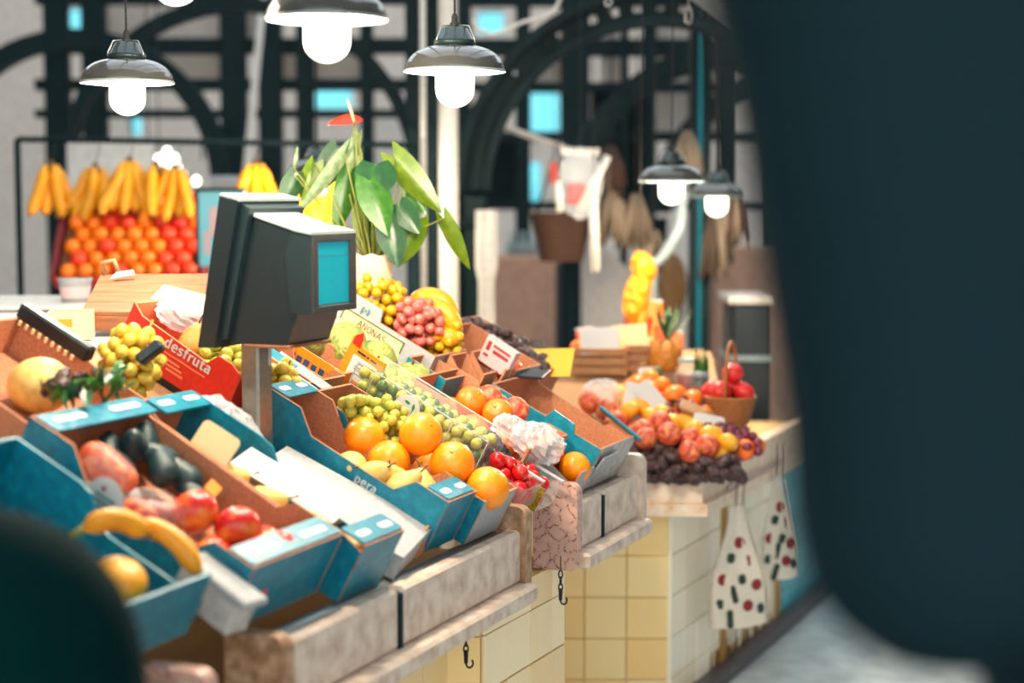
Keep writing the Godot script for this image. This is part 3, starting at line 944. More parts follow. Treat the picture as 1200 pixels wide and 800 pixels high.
func build_lamps() -> void:
	var spots := [
		[533, 85, 3.22, 1.0, "sharp dark enamel pendant lamp with glowing globe before the white column"],
		[383, 24, 2.68, 1.0, "lit dark enamel pendant lamp hanging above the anthurium's red flower"],
		[149, 98, 3.52, 1.0, "lit dark enamel pendant lamp hanging above the banana row"],
		[205, -42, 2.75, 1.0, "pendant lamp of which only the globe's round underside shows"],
		[787, 213, 4.90, 1.0, "lit pendant lamp hanging over the peach counter beside dried bundles"],
		[840, 231, 5.80, 1.0, "lit pendant lamp partly behind the shopper's dark coat"],
		[372, 205, 5.6, 1.0, "pendant lamp half hidden behind the anthurium leaves"],
	]
	# more of these lamps, added out of view behind the camera for frontal light
	for k in 4:
		spots.append([0, 0, 0.0, 1.0, "added pendant lamp out of view at the hall entrance, for frontal light", Vector3([-0.9, 0.9, -1.9, 1.9][k], 2.1, [0.3, 0.6, 1.0, 0.4][k])])
	for s in spots:
		var o := copy(lamp_proto(), "pendant_lamp", Transform3D(Basis(), at(s[0], s[1], s[2]) if s.size() < 6 else s[5]), s[4], "pendant lamps over the stalls")
		o.set_meta("category", "lamp")


# ---------------------------------------------------------------- cartons

func panel(poly: PackedVector2Array, thick: float, out: Material, inn: Material, xf: Transform3D) -> ArrayMesh:
	var a := MB.new().prism(poly, thick, xf, 1).done()
	a.surface_set_material(0, out)
	a = MB.new().prism(poly, thick, xf, 2).done(a)
	a.surface_set_material(1, inn)
	return a

func mirror(p: PackedVector2Array) -> PackedVector2Array:
	var q := PackedVector2Array()
	for v in p: q.append(Vector2(-v.x, v.y))
	q.reverse()
	return q

# side outline along the length: back at -l/2, front at +l/2
func side_outline(kind: String, l: float, h: float) -> PackedVector2Array:
	var b := l / 2
	match kind:
		"flat": return pv([-b, 0, b, 0, b, h, -b, h])
		"dip": return pv([-b, 0, b, 0, b, h, b - 0.17 * l, h, b - 0.25 * l, 0.66 * h, -b + 0.30 * l, 0.66 * h, -b + 0.24 * l, h * 0.86, -b + 0.20 * l, h, -b, h])
		"shoulder": return pv([-b, 0, b, 0, b, 0.55 * h, b - 0.45 * l, 0.55 * h, b - 0.52 * l, 0.62 * h, b - 0.60 * l, 0.95 * h, b - 0.66 * l, h, -b, h])
		"slope": return pv([-b, 0, b, 0, b, 0.5 * h, -b, h])
		"bump": return pv([-b, 0, b, 0, b, 0.9 * h, b - 0.10 * l, h, b - 0.22 * l, h, b - 0.28 * l, 0.78 * h, -b + 0.1 * l, 0.86 * h, -b, h])
	return pv([-b, 0, b, 0, b, h, -b, h])

func carton(called: String, label: String, xf: Transform3D, w: float, l: float, h: float, o := {}) -> Node3D:
	var t := thing(called, label, o.get("category", "box"), xf, o.get("group", ""))
	var out: Material = o.get("out", M.teal)
	var inn: Material = o.get("inn", M.kraft)
	var front: Material = o.get("front", out)
	var th := 0.005
	var poly := side_outline(o.get("side", "dip"), l, h)
	part(t, "base_panel", boxmesh(Vector3(w - 0.002, 0.004, l - 0.002)), inn, pose(Vector3(0, 0.003, 0)))
	part(t, "side_panel", panel(poly, th, out, inn, Transform3D(Basis(Vector3(0, 0, 1), Vector3.UP, Vector3(-1, 0, 0)), Vector3(-w / 2 + th / 2, 0.001, 0))), null)
	poly = side_outline(o.get("far", o.get("side", "dip")), l, h)
	part(t, "side_panel", panel(mirror(poly), th, out, o.get("far_inn", inn), Transform3D(Basis(Vector3(0, 0, -1), Vector3.UP, Vector3(1, 0, 0)), Vector3(w / 2 - th / 2, 0.001, 0))), null)
	var fh: float = h * o.get("fh", 1.0)
	var bh: float = h * o.get("bh", 1.0)
	var iw := w - 2 * th - 0.001
	part(t, "end_panel", panel(pv([-iw / 2, 0, iw / 2, 0, iw / 2, fh, -iw / 2, fh]), th, front, inn, Transform3D(Basis(), Vector3(0, 0.001, l / 2 - th / 2))), null)
	part(t, "end_panel", panel(pv([-iw / 2, 0, iw / 2, 0, iw / 2, bh, -iw / 2, bh]), th, out, inn, Transform3D(Basis(Vector3(-1, 0, 0), Vector3.UP, Vector3(0, 0, -1)), Vector3(0, 0.001, -l / 2 + th / 2))), null)
	if o.get("flaps", false):
		var fm: Material = o.get("flap", M.teal)
		for e in [1.0, -1.0]:
			var fl := part(t, "top_flap", MB.new().prism(round_rect(iw, 0.045, 0.006), 0.004, Transform3D(Basis(Vector3.RIGHT, Vector3(0, 0, -1), Vector3.UP), Vector3(0, (fh if e > 0 else bh) + 0.002, e * (l / 2 - 0.027)))).done(), fm)
			for sx in [-0.27, 0.27]:
				part(fl, "slot_print", MB.new().prism(round_rect(iw * 0.3, 0.014, 0.0068), 0.0008, Transform3D(Basis(Vector3.RIGHT, Vector3(0, 0, -1), Vector3.UP), Vector3(sx * iw, (fh if e > 0 else bh) + 0.0044, e * (l / 2 - 0.024)))).done(), M.paper, Transform3D(), "white oval print")
	return t

# a transform for print on the near (aisle-end) side of a carton: x runs to the front, y up
func near_side(w: float, z: float, y: float, out := 0.0006) -> Transform3D:
	return Transform3D(Basis(Vector3(0, 0, 1), Vector3.UP, Vector3(-1, 0, 0)), Vector3(-w / 2 - out, y, z))

# the little round mark of bracket and dot seen on several cartons
func dot_mark(parent: Node3D, m: Material, s: float, xf: Transform3D) -> void:
	var mb := MB.new()
	mb.prism(arch_poly(s * 0.34, s * 0.5, -70, 70, 10), 0.0006, xf * pose(Vector3(s * 0.2, 0, 0)))
	mb.prism(arch_poly(s * 0.34, s * 0.5, 110, 250, 10), 0.0006, xf * pose(Vector3(-s * 0.1, 0, 0)))
	mb.prism(disc(s * 0.13, 14), 0.0006, xf * pose(Vector3(s * 0.06, 0, 0)))
	mb.prism(pv([-s * 0.62, -s * 0.75, -s * 0.46, -s * 0.75, -s * 0.46, s * 0.1, -s * 0.62, s * 0.1]), 0.0006, xf)
	part(parent, "round_mark", mb.done(), m)


# ---------------------------------------------------------------- fruit

func sphere_profile(r: float, flat := 1.0, dimple := 0.0, n := 14) -> Array:
	var p := []
	for i in n + 1:
		var t := -PI / 2 + PI * i / n
		var y := sin(t) * r * flat
		if dimple > 0.0: y -= r * dimple * exp(-pow(cos(t) / 0.32, 2.0)) * signf(sin(t)) * (1.0 if t > 0 else 0.6)
		p.append(Vector2(cos(t) * r, y))
	p[0].x = 0.0
	p[n].x = 0.0
	return p

func spline_profile(keys: Array, n := 16) -> Array:
	var c := Curve2D.new()
	for i in keys.size():
		var a: Vector2 = keys[maxi(i - 1, 0)]
		var b: Vector2 = keys[mini(i + 1, keys.size() - 1)]
		var d := (b - a) / 6.0
		c.add_point(keys[i], -d, d)
	var p := []
	for i in n + 1:
		var v := c.samplef(float(i) / n * (keys.size() - 1))
		p.append(Vector2(maxf(v.x, 0.0), v.y))
	return p

func banana_mesh(l := 0.19, r := 0.0175, bend := 1.15) -> ArrayMesh:
	var pts := []
	var rad := []
	for i in 15:
		var s := i / 14.0
		var a := bend * (s - 0.1)
		pts.append(Vector3(0, -sin(a) * l / bend, (1.0 - cos(a)) * l / bend * 1.2))
		var k := 1.0
		if s < 0.2: k = lerpf(0.38, 1.0, smoothstep(0.02, 0.2, s))
		if s > 0.8: k = lerpf(1.0, 0.28, pow((s - 0.8) / 0.2, 1.6))
		rad.append(r * k)
	return MB.new().tube(pts, rad, 7).done()

func banana_tip_mesh(l := 0.19, bend := 1.15) -> ArrayMesh:
	var a := bend * 0.9
	var p := Vector3(0, -sin(a) * l / bend, (1.0 - cos(a)) * l / bend * 1.2)
	var d := Vector3(0, -cos(a), sin(a) * 1.2).normalized()
	return MB.new().tube([p - d * 0.002, p + d * 0.006], [0.0056, 0.004], 7).done()

# bananas laid along given paths (points relative to xf), with stalk and tip
func banana_laid(label: String, paths: Array, r: float, xf: Transform3D) -> Node3D:
	var t := thing("banana_hand", label, "bananas", xf)
	for p in paths:
		var c := Curve3D.new()
		for i in p.size():
			var d: Vector3 = (p[mini(i + 1, p.size() - 1)] - p[maxi(i - 1, 0)]) / 6.0
			c.add_point(p[i], -d, d)
		var pts := []
		var rad := []
		for i in 17:
			var s := i / 16.0
			pts.append(c.samplef(s * (p.size() - 1)))
			var k := 1.0
			if s < 0.2: k = lerpf(0.35, 1.0, smoothstep(0.0, 0.2, s))
			if s > 0.78: k = lerpf(1.0, 0.3, pow((s - 0.78) / 0.22, 1.7))
			rad.append(r * k)
		var o := part(t, "banana", MB.new().tube(pts, rad, 8).done(), M.banana)
		var e: Vector3 = (pts[16] - pts[15]).normalized()
		part(o, "tip", MB.new().tube([pts[16] - e * 0.002, pts[16] + e * 0.006], [r * 0.32, r * 0.24], 7).done(), M.banana_tip)
		var b: Vector3 = (pts[0] - pts[1]).normalized()
		part(o, "stalk", MB.new().tube([pts[0] - b * 0.003, pts[0] + b * 0.02], [r * 0.4, r * 0.3], 7).done(), M.stem)
	return t

func banana_hand(called: String, label: String, n: int, xf: Transform3D, spread: float, group := "", bend := 1.0) -> Node3D:
	var t := thing(called, label, "bananas", xf, group)
	var bm := banana_mesh(0.20, 0.0225, bend)
	var tm := banana_tip_mesh(0.20, bend)
	for i in n:
		var u := float(i) / maxf(n - 1, 1) - 0.5
		var row := i % 2
		var b := Basis(Vector3.BACK, deg_to_rad(u * spread * 0.62)) * Basis(Vector3.UP, deg_to_rad(u * spread)) * Basis(Vector3.RIGHT, deg_to_rad(-5.0 - 5.0 * row))
		var q := Transform3D(b, Vector3(u * 0.05, 0, 0.018 - 0.03 * row))
		var o := part(t, "banana", bm, M.banana, q)
		part(o, "tip", tm, M.banana_tip)
	part(t, "crown", MB.new().tube([Vector3(0, 0.035, 0), Vector3(0, 0.012, 0.004), Vector3(0, -0.014, 0.01)], [0.010, 0.013, 0.02], 8).done(), M.banana_tip)
	return t

func fruit_proto(kind: String) -> Node3D:
	if cache.has("f_" + kind): return cache["f_" + kind]
	var t := Node3D.new()
	t.name = kind
	match kind:
		"orange":
			part(t, "peel", MB.new().lathe(sphere_profile(0.040, 0.97, 0.05, 16), 26).done(), M.orange)
			part(t, "stem_button", MB.new().lathe([Vector2(0.0035, 0.035), Vector2(0.003, 0.0375), Vector2(0, 0.0378)], 8).done(), M.stem)
		"mandarin":
			part(t, "peel", MB.new().lathe(sphere_profile(0.032, 0.88, 0.08, 14), 22).done(), M.mandarin)
			part(t, "stem_button", MB.new().lathe([Vector2(0.003, 0.024), Vector2(0.0026, 0.0275), Vector2(0, 0.028)], 8).done(), M.stem)
		"clementine": part(t, "peel", MB.new().lathe(sphere_profile(0.030, 0.92, 0.05, 10), 16).done(), M.clementine)
		"blood_orange": part(t, "peel", MB.new().lathe(sphere_profile(0.031, 0.95, 0.05, 10), 16).done(), M.clementine_red)
		"red_apple": part(t, "skin", MB.new().lathe(sphere_profile(0.031, 0.92, 0.14, 12), 16).done(), M.clementine_deep)
		"apple":
			part(t, "skin", MB.new().lathe(sphere_profile(0.036, 0.92, 0.20, 16), 24).done(), M.apple)
			part(t, "stem", MB.new().tube([Vector3(0, 0.022, 0), Vector3(0.001, 0.032, 0), Vector3(0.004, 0.040, 0)], 0.0014, 6).done(), M.stem_brown)
		"peach":
			part(t, "skin", MB.new().lathe(sphere_profile(0.036, 0.95, 0.16, 14), 22).done(), M.peach)
			part(t, "stem", MB.new().tube([Vector3(0, 0.022, 0), Vector3(0, 0.031, 0)], 0.002, 6).done(), M.stem_brown)
		"mango": part(t, "skin", MB.new().ball(Vector3.ZERO, Vector3(0.036, 0.030, 0.048), 20, 12).done(), M.mango)
		"pear":
			part(t, "skin", MB.new().lathe(spline_profile([Vector2(0, -0.033), Vector2(0.018, -0.031), Vector2(0.031, -0.012), Vector2(0.027, 0.010), Vector2(0.016, 0.030), Vector2(0.009, 0.041), Vector2(0, 0.044)], 20), 22).done(), M.pear)
			part(t, "stem", MB.new().tube([Vector3(0, 0.041, 0), Vector3(0.002, 0.052, 0), Vector3(0.006, 0.062, 0)], [0.0022, 0.0016, 0.0022], 6).done(), M.stem_brown)
		"avocado":
			part(t, "skin", MB.new().lathe(spline_profile([Vector2(0, -0.032), Vector2(0.02, -0.028), Vector2(0.029, -0.006), Vector2(0.022, 0.022), Vector2(0.012, 0.042), Vector2(0, 0.048)], 16), 18).done(), M.avocado)
			part(t, "stem_button", MB.new().lathe([Vector2(0.004, 0.044), Vector2(0.003, 0.049), Vector2(0, 0.05)], 8).done(), M.stem_brown)
		"plum": part(t, "skin", MB.new().ball(Vector3.ZERO, Vector3(0.019, 0.019, 0.022), 16, 10).done(), M.plum)
		"radish":
			part(t, "skin", MB.new().ball(Vector3.ZERO, Vector3(0.0165, 0.017, 0.0165), 16, 10).done(), M.radish)
			part(t, "stalk", MB.new().tube([Vector3(0, 0.015, 0), Vector3(0.002, 0.024, 0)], [0.002, 0.0012], 6).done(), M.stem)
		"tomato":
			part(t, "skin", MB.new().lathe(sphere_profile(0.034, 0.85, 0.1, 14), 22).done(), M.tomato)
			var cx := MB.new()
			for k in 5:
				var a := TAU * k / 5
				var d := Vector3(cos(a), 0, sin(a))
				cx.tube([Vector3(0, 0.026, 0), d * 0.008 + Vector3(0, 0.0285, 0), d * 0.017 + Vector3(0, 0.027, 0)], [0.003, 0.0022, 0.0006], 5)
			part(t, "calyx", cx.done(), M.stem)
		"fig":
			part(t, "skin", crumpled(Vector3(0.018, 0.013, 0.022), 3, 0.3, 12, 8), M.fig)
		"cherimoya":
			part(t, "skin", MB.new().lathe(spline_profile([Vector2(0, -0.045), Vector2(0.026, -0.038), Vector2(0.042, -0.008), Vector2(0.044, 0.016), Vector2(0.03, 0.038), Vector2(0, 0.044)], 16), 22).done(), M.cherimoya)
			part(t, "stem", MB.new().tube([Vector3(0, 0.04, 0), Vector3(0.001, 0.055, 0)], 0.003, 6).done(), M.stem_brown)
	cache["f_" + kind] = t
	return t

func fruit(kind: String, category: String, p: Vector3, label: String, group: String, scale := 1.0, rot = null) -> Node3D:
	var b: Basis
	if rot == null:
		b = Basis.from_euler(Vector3(rng.randf_range(-0.9, 0.9), rng.randf() * TAU, rng.randf_range(-0.9, 0.9)))
	else:
		b = Basis.from_euler(Vector3(deg_to_rad(rot[0]), deg_to_rad(rot[1]), deg_to_rad(rot[2])))
	var o := copy(fruit_proto(kind), kind, Transform3D(b.scaled(Vector3.ONE * scale), p), label, group)
	o.set_meta("category", category)
	balls.append([o, {"orange": 0.039, "mandarin": 0.030, "clementine": 0.0285, "blood_orange": 0.030, "red_apple": 0.030, "apple": 0.035, "peach": 0.0355, "mango": 0.034, "pear": 0.026, "avocado": 0.026, "plum": 0.0195, "radish": 0.0165, "tomato": 0.032, "fig": 0.0165, "cherimoya": 0.042}[kind] * scale, group, p])
	return o

# push fruit that lies in one group apart until neighbours only touch
func spread_fruit() -> void:
	var by := {"all": balls}
	for g in by.values():
		for step in 26:
			for i in g.size():
				for j in range(i + 1, g.size()):
					var d: Vector3 = g[j][0].position - g[i][0].position
					if absf(d.x) > 0.1 or absf(d.z) > 0.1: continue
					var q := d.length()
					var need: float = g[i][1] + g[j][1]
					if q < need and q > 1e-5:
						var m := d / q * (need - q) * 0.5
						g[i][0].position -= m
						g[j][0].position += m
			for b in g:   # stay near the place they were laid
				var off: Vector3 = b[0].position - b[3]
				if off.length() > b[1] * 1.3: b[0].position = b[3] + off.normalized() * b[1] * 1.3

# let balls settle in a box: sizes (x, z) and floor 0, gravity g in the box's own axes; returns centres
func settle(n: int, r: float, sx: float, sz: float, sd: int, g := Vector3(0, -1, 0), steps := 90, hump := 0.0) -> Array:
	var rg := RandomNumberGenerator.new()
	rg.seed = sd
	var p := []
	for i in n:
		p.append(Vector3(rg.randf_range(-sx, sx) / 2, r + rg.randf() * r * 5.0, rg.randf_range(-sz, sz) / 2))
	for s in steps:
		for i in n:
			p[i] += g * r * 0.10
		for k in 2:
			for i in n:
				for j in range(i + 1, n):
					var d: Vector3 = p[j] - p[i]
					var q := d.length()
					if q < 2 * r and q > 1e-6:
						var m := d / q * (2 * r - q) * 0.5
						p[i] -= m
						p[j] += m
			for i in n:
				p[i].x = clampf(p[i].x, -sx / 2 + r, sx / 2 - r)
				p[i].z = clampf(p[i].z, -sz / 2 + r, sz / 2 - r)
				p[i].y = maxf(p[i].y, r)
	return p

# one bunch of grapes: berries round a stalk along local y, thick at the top
func grape_bunch(label: String, m: Material, n: int, size: Vector3, r: float, xf: Transform3D, sd: int, group := "", called := "grape_bunch") -> Node3D:
	var t := thing(called, label, "grapes", xf, group)
	var rg := RandomNumberGenerator.new()
	rg.seed = sd
	var key := "grape_%d" % int(r * 10000)
	if not cache.has(key): cache[key] = MB.new().ball(Vector3.ZERO, Vector3(r, r * 1.08, r), 14, 9).done()
	var p := []
	var tries := 0
	while p.size() < n and tries < 6000:
		tries += 1
		var v := Vector3(rg.randf_range(-1, 1), rg.randf_range(-1, 1), rg.randf_range(-1, 1))
		if v.length() > 1.0 or v.length() < 0.45: continue
		var q := v * size
		var ok := true
		for o in p:
			if (o as Vector3).distance_to(q) < r * 1.72:
				ok = false
				break
		if ok: p.append(q)
	for q in p:
		part(t, "grape", cache[key], m, Transform3D(Basis.from_euler(Vector3(rg.randf() * 6, rg.randf() * 6, rg.randf() * 6)), q))
	var st := MB.new()
	st.tube([Vector3(0, size.y * 1.25, 0), Vector3(0.004, size.y * 0.5, 0.002), Vector3(-0.003, 0, 0), Vector3(0, -size.y * 0.7, 0)], [0.0024, 0.002, 0.0018, 0.001], 6)
	for q in p.slice(0, mini(14, p.size())):
		st.tube([Vector3(0, q.y * 0.7, 0), q], 0.0009, 4, false)
	part(t, "stalk", st.done(), M.stem)
	return t


# ---------------------------------------------------------------- front row of the display

func box_at(x0: float, x1: float, v0: float, v1: float, w := 0.0, yaw := 0.0) -> Transform3D:
	return ixf((x0 + x1) / 2, (v0 + v1) / 2, w, yaw)

func print_lines(parent: Node3D, m: Material, xf: Transform3D, rows: Array, called := "print") -> void:
	var mb := MB.new()
	for r in rows:   # x, y, width, height
		mb.box(Vector3(r[0], r[1], 0), Vector3(r[2], r[3], 0.0006), 0.0, xf)
	part(parent, called, mb.done(), m)

func crumpled(size: Vector3, sd: int, amp: float, seg := 20, rings := 14) -> ArrayMesh:
	var n := FastNoiseLite.new()
	n.seed = sd
	n.frequency = 2.4
	n.fractal_type = FastNoiseLite.FRACTAL_RIDGED
	n.fractal_octaves = 3
	var mb := MB.new()
	var g := []
	for i in rings + 1:
		var row := []
		var t := -PI / 2 + PI * i / rings
		for k in seg:
			var a := TAU * k / seg
			var d := Vector3(cos(t) * cos(a), sin(t), cos(t) * sin(a))
			row.append(d * (1.0 + amp * n.get_noise_3dv(d)) * size)
		g.append(row)
	for i in rings:
		for k in seg:
			var j := (k + 1) % seg
			mb.quad(g[i][k], g[i + 1][k], g[i + 1][j], g[i][j])
	return mb.done()

func build_display_boxes() -> void:
	var t: Node3D
	# carton of bananas
	t = carton("fruit_carton", "teal carton with loose bananas, next to the white-stickered one", box_at(-0.345, -0.09, 0.06, 0.43), 0.255, 0.37, 0.10, {"inn": M.teal, "flaps": false, "side": "shoulder"})
	var bo := at(165, 616, 2.33)
	banana_laid("pair of yellow bananas lying in the teal carton", [[at(98, 620, 2.30) - bo, at(125, 609, 2.30) - bo, at(150, 612, 2.32) - bo, at(172, 626, 2.33) - bo], [at(158, 618, 2.37) - bo, at(188, 622, 2.36) - bo, at(214, 642, 2.35) - bo, at(232, 672, 2.34) - bo]], 0.0155, Transform3D(Basis(), bo))
	rng.seed = 101
	fruit("mango", "mango", inc(-0.185, 0.14, 0.060), "yellow mango lying below the loose bananas", "", 1.05, [10, 30, 0])
	fruit("mango", "mango", inc(-0.27, 0.20, 0.040), "second yellow mango deeper in the banana carton", "", 1.0, [0, 80, 0])
	# white tray under its corner
	t = thing("white_tray", "white cardboard tray jutting over the brown end slab", "tray", ixf(-0.060, 0.055, 0.030, -6.0))
	part(t, "top", boxmesh(Vector3(0.054, 0.012, 0.125), 0.003), M.card_white, pose(Vector3(0, 0.054, 0)))
	part(t, "rim", boxmesh(Vector3(0.048, 0.05, 0.11), 0.003), M.card_grey, pose(Vector3(0, 0.024, -0.004)))
	# stickered carton with apples
	t = carton("fruit_carton", "teal carton with round white sticker holding mangoes, avocados and apples", box_at(-0.03, 0.238, 0.035, 0.46), 0.268, 0.425, 0.108, {"flaps": true, "side": "dip", "far": "bump", "out": M.teal})
	var st := part(t, "sticker", MB.new().prism(disc(0.033, 32), 0.0008, near_side(0.268, -0.0445, 0.066)).done(), M.paper, Transform3D(), "round white sticker")
	print_lines(st, M.ink_teal, near_side(0.268, -0.0445, 0.066, 0.0013), [[0.0, 0.003, 0.036, 0.004], [0.0, -0.006, 0.042, 0.004], [0.004, -0.014, 0.03, 0.003]])
	print_lines(st, M.ink_red, near_side(0.268, -0.0445, 0.066, 0.0013), [[-0.008, 0.014, 0.007, 0.008]])
	for q in [[0.08, 0.19, 0.078, 1.0, [-30, 20, 14], "apple showing its yellow cheek beside the pink tray"], [0.092, 0.146, 0.082, 0.98, [24, 150, -30], "bright red apple in the middle of the top apples"], [0.108, 0.078, 0.080, 1.0, [-40, 60, 10], "red apple right behind the carton's front flap"], [0.04, 0.125, 0.050, 0.95, [0, 0, 30], "apple low against the stickered wall"], [0.165, 0.12, 0.048, 1.0, [10, 40, 20], "apple low against the brown far wall"], [0.04, 0.075, 0.046, 0.95, [20, 80, 0], "apple low in the carton's front corner"]]:
		fruit("apple", "apple", inc(q[0], q[1], q[2]), q[5], "apples in the stickered carton", q[3], q[4])
	for q in [[0.155, 0.385, 0.072], [0.185, 0.345, 0.066], [0.150, 0.318, 0.070], [0.185, 0.292, 0.060], [0.205, 0.395, 0.060], [0.175, 0.262, 0.046], [0.115, 0.40, 0.052]]:
		fruit("avocado", "avocado", inc(q[0], q[1], q[2]), "dark avocado heaped behind the apples", "avocados in the stickered carton", 0.85)
	# film-wrapped trays of mango along the near side
	for q in [[0.022, 0.335, 0.090, 0], [0.022, 0.235, 0.080, 1]]:
		var tr := thing("wrapped_tray", ["film-wrapped tray of pale orange papaya against the carton wall", "film-wrapped tray of pink fruit pieces against the carton wall"][q[3]], "tray", ixf(q[0], q[1], q[2] - 0.03, 4.0))
		part(tr, "tray_base", boxmesh(Vector3(0.085, 0.03, 0.10), 0.006), M.card_white, pose(Vector3(0, -0.012, 0)))
		for k in 3:
			var fm: Material = M.peach if q[3] == 1 else M.mango
			if q[3] == 1:
				part(tr, "fruit_piece", MB.new().ball(Vector3.ZERO, Vector3(0.020, 0.017, 0.03), 14, 9).done(), M.plum if k == 1 else fm, pose(Vector3(-0.024 + 0.024 * k, 0.018, -0.012 + 0.012 * k), 0, 30 * k, 0))
			elif k == 0:
				part(tr, "fruit_piece", MB.new().lathe(spline_profile([Vector2(0, -0.05), Vector2(0.022, -0.045), Vector2(0.030, -0.02), Vector2(0.024, 0.02), Vector2(0.014, 0.045), Vector2(0, 0.05)], 18), 20).done(), M.peach, pose(Vector3(0, 0.022, 0), 90, 0, 0))
		part(tr, "film", MB.new().ball(Vector3.ZERO, Vector3(0.043, 0.040, 0.052), 16, 10).done(), M.plastic, pose(Vector3(0, 0.012, 0)))
	solo("fruit_tag", boxmesh(Vector3(0.03, 0.002, 0.022)), M.orange_card, "small orange tag lying among the avocados", "tag", ixf(0.165, 0.235, 0.084, 20.0) * pose(Vector3.ZERO, 20, 0, 14))
	# narrow carton with loquats and paper
	t = carton("fruit_carton", "narrow teal carton lined blue with pears on white paper, before the steel post", box_at(0.245, 0.395, 0.0, 0.455), 0.148, 0.455, 0.104, {"inn": M.kraft, "far_inn": M.teal, "side": "bump", "far": "shoulder", "flaps": true})
	part(t, "lining_flap", MB.new().prism(round_rect(0.075, 0.07, 0.01), 0.003, Transform3D(Basis(Vector3(0, 0, 1), Vector3(0.35, 0.93, 0), Vector3(-0.93, 0.35, 0)), Vector3(-0.045, 0.09, -0.09))).done(), M.paper_cream, Transform3D(), "cream cardboard flap")
	part(t, "liner_paper", boxmesh(Vector3(0.07, 0.002, 0.20)), M.paper, pose(Vector3(0.03, 0.078, 0.03), 0, 6, 12), "white lining paper")
	for q in [[0.285, 0.275, 0.052], [0.300, 0.205, 0.050], [0.315, 0.125, 0.050], [0.275, 0.14, 0.042], [0.335, 0.06, 0.046]]:
		fruit("pear", "pear", inc(q[0], q[1], q[2]), "brown-blushed pear on white paper in the narrow carton", "pears in the narrow teal carton", 0.9, [80, 30 + q[1] * 300, 0])
	solo("plastic_wrap", crumpled(Vector3(0.045, 0.035, 0.07), 5, 0.35), M.plastic_bag, "crumpled clear plastic wrap below the red carton", "wrapping", ixf(0.445, 0.402, 0.058))
	# white upturned lid
	t = thing("upturned_tray", "large plain white carton tray lying face down beside the steel post", "tray", ixf(0.497, 0.160, 0.0, 11.0))
	part(t, "top", boxmesh(Vector3(0.190, 0.005, 0.30), 0.001), M.card_white, pose(Vector3(0, 0.0425, 0)))
	for sx in [-1.0, 1.0]:
		part(t, "side_wall", boxmesh(Vector3(0.005, 0.039, 0.30)), M.card_white, pose(Vector3(sx * 0.0925, 0.0205, 0)))
		part(t, "end_wall", boxmesh(Vector3(0.179, 0.039, 0.005)), M.card_white, pose(Vector3(0, 0.0205, sx * 0.1475)))
	part(t, "torn_flap", MB.new().prism(pv([-0.03, 0, 0.04, 0, 0.035, 0.04, 0.01, 0.05, -0.025, 0.035]), 0.004, pose(Vector3(0.06, 0.002, 0.153), -12, 0, 0)).done(), M.kraft, Transform3D(), "torn brown flap")
	# narrow carton of golden pears
	t = carton("fruit_carton", "narrow teal carton of golden pears beside the oranges", box_at(0.598, 0.722, 0.02, 0.43), 0.124, 0.41, 0.104, {"side": "dip", "flaps": true, "inn": M.kraft})
	lettering(t, "pera", 0.022, M.paper, near_side(0.124, 0.052, 0.050), "Droid Sans", true)
	rng.seed = 5
	for q in [[0.632, 0.170, 0.060, 60, 40], [0.640, 0.125, 0.064, 50, 100], [0.672, 0.150, 0.056, 40, -20], [0.690, 0.105, 0.060, 20, 200], [0.648, 0.075, 0.052, 70, 160], [0.690, 0.055, 0.050, 66, 20], [0.635, 0.225, 0.046, 80, 10]]:
		fruit("pear", "pear", inc(q[0], q[1], q[2]), "golden pear with brown stalk beside the big oranges", "golden pears beside the oranges", 0.98, [q[3], q[4], 0])
	# carton of oranges, divided, with grapes behind
	t = carton("fruit_carton", "white-fronted brown carton of big oranges with grapes at its back", box_at(0.725, 0.888, 0.0, 0.40), 0.160, 0.40, 0.092, {"out": M.teal, "front": M.card_white, "inn": M.kraft, "side": "dip"})
	part(t, "divider", boxmesh(Vector3(0.148, 0.075, 0.004)), M.kraft, pose(Vector3(0, 0.043, -0.035)))
	for q in [[0.757, 0.168, 0.102, "big orange directly below the green grape bunch"], [0.768, 0.098, 0.100, "big orange on top, between two others in the row"], [0.776, 0.034, 0.098, "big orange at the carton's white front edge"], [0.738, 0.252, 0.066, "orange half under the small green grape cluster"], [0.768, 0.155, 0.046, "orange buried under the top row of oranges"], [0.772, 0.072, 0.046, "orange buried just behind the white front panel"], [0.842, 0.15, 0.046, "orange buried beside the plums"], [0.733, 0.195, 0.072, "orange resting against the golden pears"]]:
		fruit("orange", "orange", inc(q[0], q[1], q[2]), q[3], "big oranges in the white-fronted carton", rng.randf_range(0.97, 1.05))
	for q in [[0.835, 0.095, 0.085], [0.858, 0.062, 0.072], [0.860, 0.022, 0.076], [0.838, 0.028, 0.052], [0.860, 0.105, 0.066], [0.855, 0.140, 0.085]]:
		fruit("plum", "plum", inc(q[0], q[1], q[2]), "dusky pink plum wedged beside the big oranges", "plums beside the big oranges", 0.95)
	grape_bunch("pale green grape bunch lying behind the big oranges", M.grape_green, 62, Vector3(0.060, 0.046, 0.052), 0.0105, ixf(0.796, 0.276, 0.084) * pose(Vector3.ZERO, 0, 0, 25), 3)
	grape_bunch("small green grape cluster in the corner of the orange carton", M.grape_green, 14, Vector3(0.028, 0.026, 0.028), 0.0115, ixf(0.752, 0.318, 0.098), 4)
	# clear long punnet of green grapes with round label
	t = thing("grape_punnet", "long clear punnet of green grapes with white leaf sticker", "punnet", box_at(0.925, 1.035, 0.105, 0.42))
	part(t, "shell", MB.new().box(Vector3(0, 0.064, 0), Vector3(0.108, 0.124, 0.315), 0.006).done(), M.plastic)
	var rib := MB.new()
	for e in [-0.157, -0.115, 0.075, 0.157]:
		rib.box(Vector3(-0.0545, 0.062, e), Vector3(0.0015, 0.122, 0.0022))
